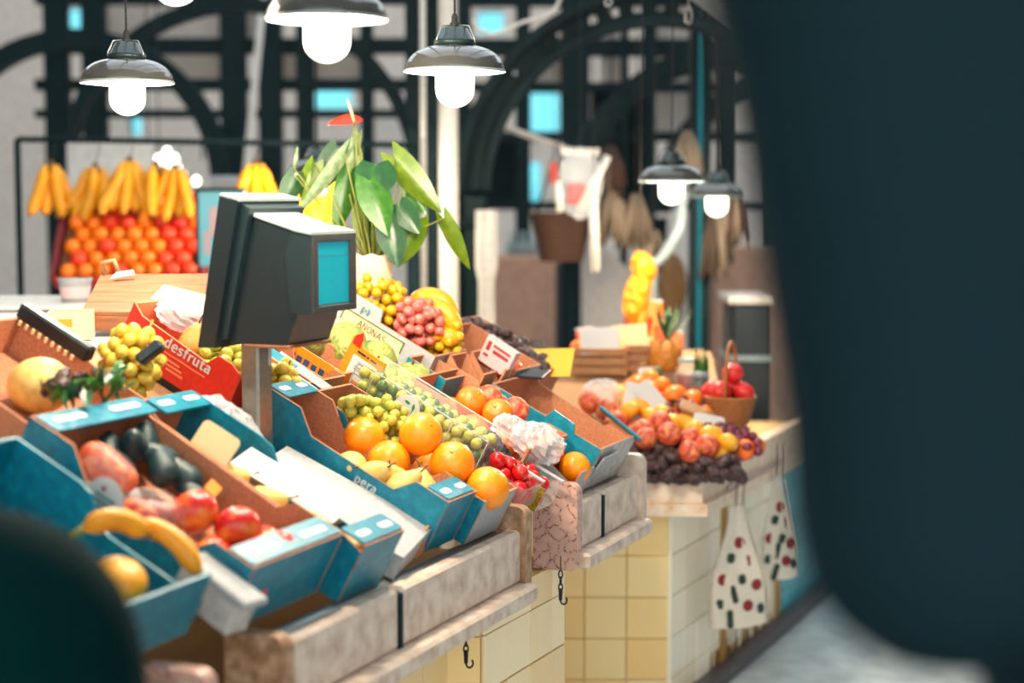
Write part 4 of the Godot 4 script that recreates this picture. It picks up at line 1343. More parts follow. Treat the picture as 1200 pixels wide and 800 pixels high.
	rib.box(Vector3(-0.0545, 0.126, 0), Vector3(0.002, 0.0025, 0.315)).box(Vector3(0.0545, 0.126, 0), Vector3(0.002, 0.0025, 0.315))
	part(t, "seam", rib.done(), M.card_grey)
	rng.seed = 909
	var gp := []
	for iz in 13:
		for iy in 5:
			for ix in (4 if iy == 4 else 2):
				gp.append(Vector3(-0.040 + 0.0232 * ix + 0.006 * (iz % 2), 0.016 + 0.0225 * iy, -0.142 + 0.0228 * iz + 0.008 * (iy % 2)) + Vector3(rng.randf_range(-1, 1), rng.randf_range(-1, 1), rng.randf_range(-1, 1)) * 0.0022)
	if not cache.has("grape_115"): cache["grape_115"] = MB.new().ball(Vector3.ZERO, Vector3(0.0115, 0.0124, 0.0115), 14, 9).done()
	for q in gp:
		part(t, "grape", cache["grape_115"], [M.grape_green, M.grape_green, M.grape_dark][rng.randi() % 3], Transform3D(Basis(), q))
	st = part(t, "sticker", MB.new().prism(disc(0.0285, 32), 0.0008, near_side(0.112, -0.0225, 0.096)).done(), M.paper, Transform3D(), "round white sticker with green sprig")
	var lf := MB.new()
	for q in [[-0.004, 0.013, 28.0], [0.012, 0.010, 98.0]]:
		var pl := PackedVector2Array()
		for i in 9:
			pl.append(Vector2(-0.0075 + 0.015 * i / 8, 0.0032 * sin(PI * i / 8)))
		for i in range(7, 0, -1):
			pl.append(Vector2(-0.0075 + 0.015 * i / 8, -0.0032 * sin(PI * i / 8)))
		lf.prism(pl, 0.0006, near_side(0.112, -0.0225, 0.096, 0.0013) * pose(Vector3(q[0], q[1], 0), 0, 0, -q[2] + 20))
	var arc := near_side(0.112, -0.0225, 0.096, 0.0013)
	lf.prism(arch_poly(0.0205, 0.0215, -70, 28, 10), 0.0006, arc * pose(Vector3(-0.008, -0.002, 0)))
	part(st, "sprig", lf.done(), M.green_print)
	lettering(st, "nature", 0.0075, M.ink_green, arc * pose(Vector3(-0.004, -0.002, 0)))
	print_lines(st, M.ink_green, arc * pose(Vector3(-0.003, -0.011, 0)), [[0, 0, 0.024, 0.003]])
	# punnets of radishes at the front
	for q in [[0.978, 0.018, 0], [1.076, 0.008, 1]]:
		t = thing("radish_punnet", ["open clear punnet heaped with small red radishes", "printed punnet with red radish window beside the heaped one"][q[2]], "punnet", ixf(q[0], q[1] + 0.03, 0.030 if q[2] == 0 else 0.018, 0.0))
		var wl := MB.new()
		for sx in [-1.0, 1.0]:
			wl.box(Vector3(sx * 0.045, 0.026, 0), Vector3(0.0015, 0.05, 0.10)).box(Vector3(0, 0.026, sx * 0.05), Vector3(0.09, 0.05, 0.0015))
		wl.box(Vector3(0, 0.001, 0), Vector3(0.09, 0.002, 0.10))
		part(t, "tray", wl.done(), M.plastic)
		part(t, "card_strip", boxmesh(Vector3(0.012, 0.003, 0.104)), M.card_white, pose(Vector3(0.046, 0.054, 0)))
		if q[2] == 1:
			part(t, "sleeve", panel(pv([-0.05, 0, 0.05, 0, 0.05, 0.052, -0.05, 0.052]), 0.002, mat(Color.WHITE, 0.3, 0.0, noise_tex(77, 0.03, [[0.0, c8(120, 20, 20)], [0.4, c8(200, 150, 30)], [1.0, c8(70, 100, 30)]], 128), 14.0), M.card_white, near_side(0.092, 0.0, 0.0)), null, Transform3D(), "printed sleeve in yellow and green")
		var rp: Array = settle(16 if q[2] == 0 else 9, 0.017, 0.088, 0.098, 40 + q[2], Vector3(0, -1, 0), 60)
		for p in rp:
			fruit("radish", "radish", t.transform * p, ["round red radish heaped in the open punnet", "round red radish in the printed punnet"][q[2]], ["radishes in the open punnet", "radishes in the printed punnet"][q[2]], 0.98)
	# brown carton of mandarins
	t = carton("fruit_carton", "plain brown carton of mandarins with torn dark paper", box_at(1.075, 1.305, 0.07, 0.36), 0.228, 0.29, 0.105, {"out": M.kraft, "inn": M.kraft, "side": "shoulder", "far": "dip"})
	part(t, "torn_paper", crumpled(Vector3(0.012, 0.03, 0.06), 8, 0.5), M.ink, pose(Vector3(-0.112, 0.05, 0.09), 30, 0, 0), "torn dark paper")
	rng.seed = 21
	for q in [[1.140, 0.272, 0.070], [1.165, 0.238, 0.092], [1.130, 0.205, 0.074], [1.165, 0.180, 0.090], [1.145, 0.145, 0.070], [1.205, 0.165, 0.084], [1.185, 0.125, 0.060], [1.225, 0.215, 0.062], [1.240, 0.140, 0.070], [1.255, 0.265, 0.050], [1.20, 0.29, 0.05]]:
		fruit("mandarin", "mandarin", inc(q[0], q[1], q[2]), "deep orange mandarin in the plain brown carton", "mandarins in the plain brown carton", rng.randf_range(0.95, 1.06))
	for q in [[1.205, 0.225, 0.094], [1.225, 0.185, 0.098], [1.245, 0.225, 0.086]]:
		fruit("peach", "nectarine", inc(q[0], q[1], q[2]), "blushed nectarine on top of the mandarins", "nectarines on the mandarins", 0.82)
	solo("net_bag", crumpled(Vector3(0.062, 0.034, 0.05), 15, 0.30, 26, 16), M.plastic_bag, "crumpled clear plastic bag of garlic lying before the mandarins", "bag", ixf(1.165, 0.082, 0.100))
	solo("net_bag", crumpled(Vector3(0.035, 0.026, 0.034), 16, 0.34, 22, 14), M.plastic_bag, "smaller crumpled plastic bag touching the mandarins", "bag", ixf(1.118, 0.135, 0.108))
	# white carton with two oranges next to it
	t = carton("fruit_carton", "low white carton with printed blue edge holding two oranges", box_at(1.23, 1.325, -0.01, 0.115), 0.093, 0.125, 0.070, {"out": M.card_white, "inn": M.kraft, "side": "slope"})
	for q in [[1.270, 0.092, 0.062], [1.285, 0.035, 0.058]]:
		fruit("orange", "orange", inc(q[0], q[1], q[2]), "orange lying in the low white carton", "oranges in the low white carton", 0.86)
	# teal-walled carton, then the empty brown one
	t = carton("fruit_carton", "empty brown-lined teal carton at the end of the counter", box_at(1.335, 1.585, 0.0, 0.285), 0.248, 0.285, 0.105, {"out": M.teal, "inn": M.kraft, "side": "flat", "far": "bump", "front": M.card_grey, "flaps": false})
	dot_mark(t, M.paper, 0.016, near_side(0.248, -0.085, 0.068))
	part(t, "side_tongue", MB.new().prism(pv([-0.03, 0, 0.045, 0, 0.035, 0.02, -0.02, 0.024]), 0.004, near_side(0.244, 0.03, 0.104)).done(), M.teal)
	part(t, "corner_flap", boxmesh(Vector3(0.03, 0.006, 0.12), 0.002), M.teal, pose(Vector3(0.105, 0.112, 0.10), 8, 0, -30))
	part(t, "corner_flap", boxmesh(Vector3(0.09, 0.006, 0.06), 0.002), M.black_plastic, pose(Vector3(0.07, 0.118, -0.125), -25, 10, 0))
	part(t, "end_liner", boxmesh(Vector3(0.10, 0.06, 0.004)), M.card_white, pose(Vector3(-0.06, 0.06, 0.149), 10, 0, 0))


# ---------------------------------------------------------------- upper row of the display

func build_upper_row() -> void:
	var t: Node3D
	# dark tray with melons and herbs at the near end
	t = carton("fruit_tray", "low brown tray with black slatted rim holding a melon", box_at(0.02, 0.335, 0.49, 0.78), 0.315, 0.29, 0.07, {"out": M.kraft, "inn": M.kraft, "side": "flat"})
	part(t, "black_rim", boxmesh(Vector3(0.025, 0.028, 0.16), 0.004), M.black_plastic, pose(Vector3(0.15, 0.086, -0.066)))
	for k in 9:
		part(t, "rim_tooth", boxmesh(Vector3(0.004, 0.010, 0.006), 0.001), M.paper_cream, pose(Vector3(0.136, 0.069, -0.13 + 0.015 * k)))
	rng.seed = 55
	solo("melon", MB.new().ball(Vector3.ZERO, Vector3(0.052, 0.046, 0.056), 24, 14).done(), M.pear, "pale orange melon in the low brown tray", "melon", Transform3D(Basis(), inc(0.185, 0.60, 0.055)))
	# herbs on the teal carton's edge
	t = thing("herb_bundle", "green leafy herb bundle lying over the stickered teal carton", "herbs", ixf(0.15, 0.492, 0.116))
	for i in 26:
		var lp := leaf_mesh(0.03 + rng.randf() * 0.02, 0.016 + rng.randf() * 0.008, 0.4, 5)
		part(t, "leaf", lp, [M.leaf_dark, M.leaf, M.leaf_dark][i % 3], pose(Vector3(rng.randf_range(-0.10, 0.11), rng.randf_range(0.0, 0.025), rng.randf_range(-0.03, 0.03)), rng.randf_range(-30, 60), rng.randf() * 360, rng.randf_range(-40, 40)))
	for i in 7:
		fruit("fig", "nut", inc(rng.randf_range(0.07, 0.27), 0.515 + rng.randf() * 0.02, 0.105), "small brown fig tucked under the herb bundle", "figs under the herb bundle", 0.8)
	# yellow grapes with black clip
	grape_bunch("large golden grape bunch leaning against the red carton", M.grape_gold, 74, Vector3(0.050, 0.066, 0.052), 0.0122, ixf(0.432, 0.605, 0.072) * pose(Vector3.ZERO, -10, 0, -25), 12)
	solo("clip", MB.new().box(Vector3.ZERO, Vector3(0.026, 0.05, 0.02), 0.004).done(), M.black_plastic, "black plastic clip stuck into the golden grapes", "clip", ixf(0.392, 0.555, 0.122) * pose(Vector3.ZERO, 20, 0, -25))
	# the red carton
	t = carton("red_carton", "red printed carton with white wordmark, grapes inside", box_at(0.585, 0.728, 0.475, 0.735), 0.143, 0.26, 0.108, {"out": M.red, "inn": M.red_edge, "side": "bump", "far": "flat"})
	lettering(t, "desfruta", 0.027, M.paper, near_side(0.143, 0.016, 0.077), "Droid Sans", true)
	print_lines(t, M.red_edge, near_side(0.143, 0.0, 0.0), [[0.012, 0.059, 0.105, 0.0025], [-0.015, 0.049, 0.05, 0.004], [-0.012, 0.041, 0.06, 0.004], [0.004, 0.033, 0.04, 0.004]])
	part(t, "bottom_band", boxmesh(Vector3(0.002, 0.012, 0.26)), M.black_plastic, pose(Vector3(-0.073, 0.0075, 0)))
	grape_bunch("green grapes lying inside the red carton", M.grape_green, 34, Vector3(0.045, 0.035, 0.05), 0.0118, ixf(0.657, 0.548, 0.080), 14)
	solo("plastic_wrap", crumpled(Vector3(0.045, 0.022, 0.04), 25, 0.35), M.plastic_bag, "crumpled plastic film on top of the red carton", "wrapping", ixf(0.655, 0.675, 0.108))
	for q in [[0.690, 0.69, M.paper, "white"], [0.712, 0.655, M.paper_pink, "pink"], [0.705, 0.715, M.paper_cream, "cream"]]:
		solo("leaflet", boxmesh(Vector3(0.06, 0.0015, 0.10)), q[2], "%s leaflet sticking up from the red carton" % q[3], "leaflet", ixf(q[0], q[1], 0.122, 12.0) * pose(Vector3.ZERO, -14, 0, 18))
	fruit("pear", "pear", inc(0.650, 0.625, 0.080), "pale pear under the plastic film in the red carton", "", 0.9)
	# papers and torn card behind the steel post
	t = carton("fruit_carton", "brown carton with torn white flaps behind the steel post", box_at(0.735, 0.93, 0.43, 0.60), 0.19, 0.165, 0.085, {"out": M.kraft, "inn": M.kraft, "side": "dip"})
	for q in [[0.755, 0.47, 0.088, 30.0, M.paper, "white"], [0.80, 0.46, 0.092, 24.0, M.card_white, "pale"], [0.77, 0.535, 0.10, 36.0, M.highlight_paper_blue, "light blue"]]:
		solo("paper_strip", boxmesh(Vector3(0.022, 0.002, 0.13)), q[4], "%s paper strip curling over the torn brown carton" % q[5], "paper", ixf(q[0], q[1], q[2], 4.0) * pose(Vector3.ZERO, 4, 0, q[3]))
	grape_bunch("small yellow grape cluster behind the steel post", M.grape_gold, 16, Vector3(0.03, 0.026, 0.03), 0.0125, ixf(0.70, 0.452, 0.102), 17)
	# orange display carton and its card
	t = carton("fruit_carton", "flat orange printed carton with blue lettering below the cherimoyas", box_at(0.945, 1.06, 0.445, 0.60), 0.112, 0.155, 0.080, {"out": M.orange_card, "inn": M.kraft, "side": "flat"})
	print_lines(t, M.ink_blue, near_side(0.112, 0.0, 0.0), [[-0.045, 0.055, 0.014, 0.018], [-0.026, 0.055, 0.012, 0.016], [-0.008, 0.055, 0.013, 0.018], [0.011, 0.055, 0.012, 0.016], [0.030, 0.055, 0.013, 0.018], [0.048, 0.055, 0.010, 0.016]])
	t = thing("price_card", "bright orange card with white panel clipped before the cherimoyas", "card", ixf(0.985, 0.432, 0.098) * Transform3D(Basis(Vector3.UP, deg_to_rad(-8)).scaled(Vector3.ONE * 0.86), Vector3.ZERO))
	part(t, "board", panel(pv([-0.055, -0.042, 0.055, -0.042, 0.055, 0.042, -0.02, 0.042, -0.043, 0.068, -0.055, 0.055]), 0.006, M.orange_card, M.orange_card, near_side(0.0, 0.0, 0.0)), null)
	part(t, "paper", MB.new().prism(round_rect(0.076, 0.055, 0.003), 0.0008, near_side(0.006, 0.004, -0.008, 0.001)).done(), M.paper)
	print_lines(t, M.ink, near_side(0.006, 0.004, 0.030, 0.001), [[-0.018, 0, 0.026, 0.005], [0.002, 0, 0.006, 0.005], [0.019, 0, 0.018, 0.005]])
	print_lines(t, M.ink_blue, near_side(0.006, 0.004, -0.008, 0.0018), [[0, 0.014, 0.03, 0.002], [0, 0.004, 0.045, 0.0015], [0, -0.002, 0.045, 0.0015], [0, -0.012, 0.03, 0.0015]])
	part(t, "arrow", MB.new().prism(pv([-0.012, 0, 0.012, 0, 0.012, 0.02, 0.004, 0.036, -0.012, 0.02]), 0.0012, near_side(0.008, -0.037, 0.04, 0.001)).done(), M.red)
	# cherimoyas
	rng.seed = 8
	for q in [[1.06, 0.585, 0.070], [1.10, 0.515, 0.065], [1.16, 0.56, 0.062], [1.17, 0.475, 0.062], [1.10, 0.44, 0.058], [1.18, 0.40, 0.056], [1.115, 0.385, 0.05]]:
		fruit("cherimoya", "cherimoya", inc(q[0], q[1], q[2]), "knobbly pale green cherimoya between the orange card and the white sign", "cherimoyas by the white sign", 1.0)
	# white carton with the cherimoya sign
	t = carton("sign_carton", "white carton carrying the cream cherimoya sign, grapes heaped inside", box_at(1.27, 1.44, 0.405, 0.655, 0.012), 0.17, 0.25, 0.098, {"out": M.card_white, "inn": M.kraft, "side": "flat"})
	var sg := part(t, "sign", MB.new().prism(pv([-0.095, -0.055, 0.07, -0.055, 0.07, 0.03, -0.095, 0.03]), 0.001, near_side(0.17, -0.022, 0.060)).done(), M.paper_cream, Transform3D(), "cream paper sign")
	print_lines(sg, M.ink_green, near_side(0.17, -0.022, 0.060, 0.0015), [[-0.0125, 0.0285, 0.165, 0.003], [-0.0935, 0.016, 0.003, 0.028], [0.0685, 0.016, 0.003, 0.028]])
	lettering(sg, "ANONAS", 0.022, M.ink, near_side(0.17, -0.034, 0.072, 0.0015) * pose(Vector3.ZERO, 0, 0, -3), "Droid Sans Mono")
	part(sg, "picture", MB.new().prism(disc(0.022, 18), 0.0006, near_side(0.17, -0.02, 0.035, 0.0015)).done(), M.leaf_silver)
	part(sg, "picture", MB.new().prism(disc(0.026, 18), 0.0006, near_side(0.17, 0.025, 0.036, 0.0013)).done(), M.grape_green)
	part(t, "tab", panel(pv([-0.045, 0, 0.045, 0, 0.038, 0.03, -0.038, 0.03]), 0.004, M.card_white, M.card_white, near_side(0.164, -0.07, 0.097)), null)
	dot_mark(t, M.ink_teal, 0.016, near_side(0.172, -0.068, 0.106, 0.001))
	# heap of grapes and bananas above it
	grape_bunch("pink grape bunch draped over the white sign carton", M.grape_pink, 56, Vector3(0.052, 0.048, 0.055), 0.0118, ixf(1.352, 0.505, 0.135), 22)
	grape_bunch("yellow grape bunch heaped above the pink grapes", M.grape_yellow, 76, Vector3(0.07, 0.052, 0.07), 0.0115, ixf(1.36, 0.615, 0.125), 23)
	grape_bunch("yellow-green grape bunch hanging beside the pink grapes", M.grape_yellow, 46, Vector3(0.036, 0.046, 0.046), 0.0115, ixf(1.392, 0.452, 0.118), 24)
	var bo := at(507, 374, 3.86)
	banana_laid("ripe yellow banana hand lying beside the grape heap", [[at(481, 360, 3.90) - bo, at(497, 348, 3.89) - bo, at(518, 352, 3.88) - bo, at(535, 374, 3.88) - bo], [at(487, 374, 3.85) - bo, at(505, 360, 3.83) - bo, at(526, 370, 3.82) - bo, at(537, 398, 3.82) - bo], [at(485, 380, 3.83) - bo, at(503, 388, 3.81) - bo, at(521, 394, 3.80) - bo, at(541, 396, 3.80) - bo], [at(483, 368, 3.88) - bo, at(501, 374, 3.86) - bo, at(516, 382, 3.85) - bo, at(531, 388, 3.85) - bo]], 0.0215, Transform3D(Basis(), bo))
	# teal card and small brown cartons
	t = carton("fruit_carton", "small teal-sided carton with white mark below the pink grapes", box_at(1.20, 1.30, 0.335, 0.435), 0.10, 0.10, 0.10, {"out": M.teal, "inn": M.kraft, "side": "flat"})
	dot_mark(t, M.paper, 0.014, near_side(0.10, -0.012, 0.070))
	carton("fruit_carton", "small open brown carton standing beside the teal-sided one", box_at(1.315, 1.40, 0.30, 0.395), 0.085, 0.09, 0.118, {"out": M.kraft, "inn": M.kraft, "side": "slope"})
	carton("fruit_carton", "second small open brown carton before the white marked carton", box_at(1.405, 1.47, 0.29, 0.385), 0.065, 0.09, 0.124, {"out": M.kraft, "inn": M.kraft, "side": "slope"})
	# white marked carton with tomatoes
	t = carton("fruit_carton", "white carton with teal ring logo holding orange tomatoes", box_at(1.475, 1.64, 0.292, 0.50), 0.165, 0.205, 0.115, {"out": M.card_white, "inn": M.kraft, "side": "slope", "far": "flat"})
	dot_mark(t, M.ink_teal, 0.014, near_side(0.165, -0.03, 0.082))
	part(t, "ring_logo", MB.new().prism(arch_poly(0.014, 0.024, -40, 220, 20), 0.0008, near_side(0.165, 0.062, 0.030)).done(), M.ink_teal)
	for q in [[1.53, 0.335, 0.085], [1.575, 0.33, 0.08], [1.55, 0.39, 0.07]]:
		fruit("tomato", "tomato", inc(q[0], q[1], q[2]), "ribbed orange tomato in the white ring-logo carton", "tomatoes in the ring-logo carton", 1.0)
	t = thing("price_card", "small pink printed box card standing over the ring-logo carton", "card", ixf(1.448, 0.335, 0.134) * pose(Vector3.ZERO, 0, -10, 0))
	part(t, "board", boxmesh(Vector3(0.02, 0.062, 0.085), 0.002), M.paper_pink, pose(Vector3(0, 0, 0)))
	part(t, "top_face", boxmesh(Vector3(0.021, 0.001, 0.086)), M.card_white, pose(Vector3(0, 0.0315, 0)))
	print_lines(t, M.ink_red, near_side(0.020, 0.0, 0.0), [[-0.028, 0.012, 0.010, 0.022], [0.008, 0.018, 0.05, 0.006], [0.010, 0.006, 0.045, 0.008], [-0.026, -0.010, 0.014, 0.006]])
	part(t, "pin", MB.new().tube([Vector3(0, -0.03, 0), Vector3(0, -0.075, 0)], 0.0015, 5).done(), M.steel)
	# dark berry tray and a yellow price sheet beyond
	t = carton("fruit_carton", "brown carton of dark berries behind the ring-logo carton", box_at(1.66, 1.84, 0.30, 0.56), 0.18, 0.26, 0.085, {"out": M.kraft, "inn": M.kraft, "side": "flat"})
	rng.seed = 61
	for i in 42:
		var q := Vector3(rng.randf_range(-0.075, 0.075), 0.075 + rng.randf() * 0.012, rng.randf_range(-0.115, 0.115))
		fruit("fig", "fig", t.transform * q, "blue-black fig in the brown carton beyond the tomatoes", "figs in the far brown carton", 0.8)
	solo("price_sheet", boxmesh(Vector3(0.12, 0.003, 0.085)), M.paper_yellow, "yellow price sheet tilted over the dark figs", "sign", Transform3D(Basis(), at(643, 425, 4.15)) * pose(Vector3.ZERO, 48, -14, 4))


# ---------------------------------------------------------------- weighing scale, plant, shelf

func build_scale() -> void:
	var base := inc(0.525, 0.345, 0.0)
	var t := thing("weighing_scale", "black shop weighing scale with blue customer display on a steel post", "scale", Transform3D(STALL.basis, base))
	# own axes: x along the rail, z out to the aisle
	part(t, "post", boxmesh(Vector3(0.05, 0.25, 0.036), 0.004), M.post, pose(Vector3(0, 0.136, 0)), "brushed steel post")
	part(t, "post_foot", boxmesh(Vector3(0.09, 0.01, 0.08), 0.002), M.post, pose(Vector3(0, 0.0065, 0.003), TILT, 0, 0))
	part(t, "post_sticker", boxmesh(Vector3(0.012, 0.030, 0.001)), M.paper_yellow, pose(Vector3(0.014, 0.235, 0.0186)), "yellow sticker")
	part(t, "post_label", boxmesh(Vector3(0.008, 0.040, 0.001)), M.paper, pose(Vector3(0.014, 0.195, 0.0186)))
	var o := (STALL * Transform3D()).affine_inverse() * at(365, 368, 2.885) - STALL.affine_inverse() * base
	# o: lower front corner of the display head on the near side
	var side := func(poly: Array, x0: float, x1: float) -> ArrayMesh:
		return MB.new().prism(pv(poly), x1 - x0, Transform3D(Basis(Vector3(0, 0, 1), Vector3.UP, Vector3(-1, 0, 0)), Vector3((x0 + x1) / 2, 0, 0))).done()
	var hx := Transform3D(Basis(), o)
	part(t, "display_head", side.call([-0.04, 0.0, 0.0, 0.0, 0.0, 0.135, -0.035, 0.142, -0.05, 0.10], 0.0, 0.155), M.dark_plastic, hx)
	part(t, "housing", side.call([-0.165, -0.055, -0.05, -0.055, -0.028, 0.0, -0.03, 0.14, -0.11, 0.165, -0.13, 0.10], 0.004, 0.150), M.black_plastic, hx)
	part(t, "housing_top", side.call([-0.112, 0.164, -0.03, 0.139, -0.03, 0.143, -0.112, 0.170], 0.002, 0.152), M.cap_grey, hx, "top cover with its highlight painted pale grey")  # paler colour paints the highlight on top of the black housing
	part(t, "screen_back", side.call([-0.212, -0.062, -0.178, -0.062, -0.128, 0.192, -0.164, 0.200], -0.022, 0.190), M.black_plastic, hx)
	part(t, "screen_edge", side.call([-0.178, -0.050, -0.160, -0.045, -0.112, 0.178, -0.128, 0.186], -0.010, 0.178), M.dark_plastic, hx)
	part(t, "screen_cap", side.call([-0.164, 0.198, -0.126, 0.190, -0.124, 0.195, -0.163, 0.204], -0.022, 0.190), M.cap_grey, hx, "screen top with its highlight painted pale grey")  # highlight along the screen top, put into the colour
	part(t, "base_plate", boxmesh(Vector3(0.15, 0.006, 0.09), 0.002), M.wood, Transform3D(Basis(), o + Vector3(0.078, -0.058, -0.09)))
	part(t, "head_cap", side.call([-0.036, 0.141, 0.002, 0.134, 0.002, 0.139, -0.036, 0.147], -0.002, 0.157), M.cap_grey, hx, "rim above the display with its highlight painted pale grey")  # painted highlight over the display head
	part(t, "bezel", MB.new().box(Vector3(0.0775, 0.128, 0.002), Vector3(0.155, 0.014, 0.006), 0.001).box(Vector3(0.0775, 0.006, 0.002), Vector3(0.155, 0.012, 0.006), 0.001).box(Vector3(0.009, 0.067, 0.002), Vector3(0.018, 0.11, 0.006), 0.001).box(Vector3(0.143, 0.067, 0.002), Vector3(0.024, 0.11, 0.006), 0.001).done(), M.ink, hx)
	var lit := StandardMaterial3D.new()
	lit.albedo_color = c8(0, 110, 124)
	lit.emission_enabled = true
	lit.emission = Color(0.0, 0.62, 0.68)
	lit.emission_energy_multiplier = 0.42
	lit.roughness = 0.25
	part(t, "display_screen", boxmesh(Vector3(0.116, 0.106, 0.002)), lit, Transform3D(Basis(), o + Vector3(0.0745, 0.067, 0.0005)), "glowing blue display")
	part(t, "display_line", boxmesh(Vector3(0.116, 0.002, 0.0005)), M.ink_teal, Transform3D(Basis(), o + Vector3(0.0745, 0.097, 0.0018)))
	part(t, "neck", boxmesh(Vector3(0.07, 0.03, 0.06), 0.004), M.black_plastic, Transform3D(Basis(), Vector3(0.01, 0.262, -0.01)))

# a pointed heart leaf: sinus at the origin, tip along -y, face towards +z; droop bends it back
func leaf_mesh(l: float, w: float, droop: float, n := 8, heart := true) -> ArrayMesh:
	var mb := MB.new()
	mb.smooth(true)
	var rows := []
	for i in n + 1:
		var s := float(i) / n
		var half := w / 2 * (pow(sin(PI * pow(s * 0.94 + 0.06, 0.62)), 0.8) if i < n else 0.0)
		var y := -l * s
		var z := -droop * l * s * s
		var row := []
		for k in 7:
			var u := (k - 3) / 3.0
			var up := 0.0
			if heart and s < 0.3: up = l * 0.20 * pow(absf(u), 0.8) * (1.0 - s / 0.3)
			row.append(Vector3(half * u, y + up, z - absf(u) * half * 0.28 + cos(u * 3.0) * 0.0))
		rows.append(row)
	for i in n:
		for k in 6:
			mb.quad(rows[i][k], rows[i + 1][k], rows[i + 1][k + 1], rows[i][k + 1])
	return mb.done()

func build_plant() -> void:
	var D := 3.88
	var foot := at(438, 376, D)
	var t := thing("potted_anthurium", "anthurium in pale paper-wrapped pot with one red flower above the grapes", "plant", Transform3D(Basis(), foot))
	# paper wrap with creases
	var mb := MB.new()
	mb.smooth(true)
	var prof := [[0.036, 0.0], [0.039, 0.05], [0.044, 0.11], [0.047, 0.150], [0.045, 0.152], [0.042, 0.12]]
	for i in prof.size() - 1:
		for k in 36:
			var q := []
			for e in [[i, k], [i, k + 1], [i + 1, k + 1], [i + 1, k]]:
				var a = TAU * (e[1] % 36) / 36.0
				var r: float = prof[e[0]][0] * (1.0 + 0.05 * sin(a * 5.0 + prof[e[0]][1] * 30.0) * prof[e[0]][1] / 0.15)
				q.append(Vector3(cos(a) * r, prof[e[0]][1] + 0.003 * sin(a * 7.0) * prof[e[0]][1] / 0.15, -sin(a) * r))
			mb.quad(q[0], q[1], q[2], q[3])
	part(t, "pot_wrap", mb.done(), M.pot_paper)
	part(t, "soil", MB.new().lathe([Vector2(0.041, 0.118), Vector2(0.02, 0.126), Vector2(0, 0.128)], 20).done(), M.soil)
	var crown := Vector3(0, 0.125, 0)
	# leaves: sinus px, tip px, depth offset of sinus and tip, width in px, facing turn, material
	var L := [
		[440, 193, 441, 232, -0.06, -0.09, 50, 0.0, "leaf_dark"], [434, 212, 456, 274, -0.08, -0.11, 40, 10.0, "leaf"],
		[462, 184, 516, 250, 0.0, -0.02, 34, -20.0, "leaf_lime"], [520, 256, 548, 318, 0.0, 0.01, 22, -34.0, "leaf_lime"],
		[468, 240, 491, 272, -0.05, -0.07, 30, 0.0, "leaf_dark"], [456, 258, 466, 312, -0.06, -0.08, 36, 0.0, "leaf_dark"],
		[490, 258, 469, 312, -0.02, -0.05, 36, 20.0, "leaf_lime"], [404, 180, 351, 256, -0.03, -0.07, 19, 40.0, "leaf_silver"],
		[346, 206, 330, 246, 0.03, 0.02, 26, 10.0, "leaf_dark"], [368, 192, 350, 236, 0.04, 0.04, 26, -20.0, "leaf_lime"],
		[409, 204, 393, 278, 0.02, 0.0, 28, 8.0, "leaf"], [415, 178, 409, 216, 0.05, 0.04, 22, -10.0, "leaf_lime"],
		[420, 158, 410, 206, 0.0, -0.02, 16, 36.0, "leaf_silver"], [478, 206, 498, 250, 0.03, 0.0, 30, -8.0, "leaf"],
		[425, 228, 420, 290, 0.03, 0.0, 22, 0.0, "leaf_lime"], [442, 250, 446, 300, 0.05, 0.03, 26, 0.0, "leaf"],
		[474, 190, 488, 232, 0.06, 0.03, 28, 12.0, "leaf_lime"], [396, 176, 372, 226, 0.06, 0.05, 34, 10.0, "leaf_dark"],
	]
	for q in L:
		var a := at(q[0], q[1], D + q[4]) - foot
		var b := at(q[2], q[3], D + q[5]) - foot
		var dirv := b - a
		var ln := dirv.length()
		var ydir := -dirv.normalized()
		var zdir := (Vector3(0.1, 0.25, 1.0) - ydir * Vector3(0.1, 0.25, 1.0).dot(ydir)).normalized()
		var xdir := ydir.cross(zdir)
		var bs := Basis(xdir, ydir, zdir) * Basis(Vector3.UP, deg_to_rad(q[7]))
		part(t, "leaf", leaf_mesh(ln, q[6] * D / FOCAL, 0.12, 9), M[q[8]], Transform3D(bs, a))
		var mid := (a + crown) / 2 + Vector3((a.x - crown.x) * 0.15, 0.03, 0.0)
		part(t, "leaf_stalk", MB.new().tube([crown + Vector3(a.x * 0.12, -0.01, 0), mid, a], [0.0026, 0.0022, 0.0018], 6).done(), M.stem)
	for i in 12:
		var a := Vector3((i - 6) * 0.006, 0.18 + 0.02 * sin(i * 2.1), 0.02 * cos(i * 1.3))
		part(t, "young_stalk", MB.new().tube([crown + Vector3(a.x * 0.3, -0.01, a.z * 0.3), a * Vector3(0.8, 0.9, 1), a * Vector3(1.6, 1.12, 1)], [0.002, 0.0018, 0.001], 5).done(), M.stem if i % 3 else M.stem_brown)
	# red spathe, spadix and stalk, a closed bud
	var s0 := at(415, 142, D - 0.02) - foot
	part(t, "flower_stalk", MB.new().tube([crown, (crown + s0) / 2 + Vector3(-0.01, 0, 0), s0], 0.0022, 6).done(), M.stem)
	var sp := MB.new()
	sp.smooth(true)
	var ring := []
	for i in 13:
		var u := i / 12.0
		var hw := 0.016 * sin(PI * pow(u, 0.8))
		ring.append([Vector3(lerpf(0.018, -0.056, u), 0.006 * sin(PI * u) - 0.006 * u, hw), Vector3(lerpf(0.018, -0.056, u), -0.004 - 0.004 * u, 0), Vector3(lerpf(0.018, -0.056, u), 0.006 * sin(PI * u) - 0.006 * u, -hw)])
	for i in 12:
		for k in 2:
			sp.quad(ring[i][k], ring[i][k + 1], ring[i + 1][k + 1], ring[i + 1][k])
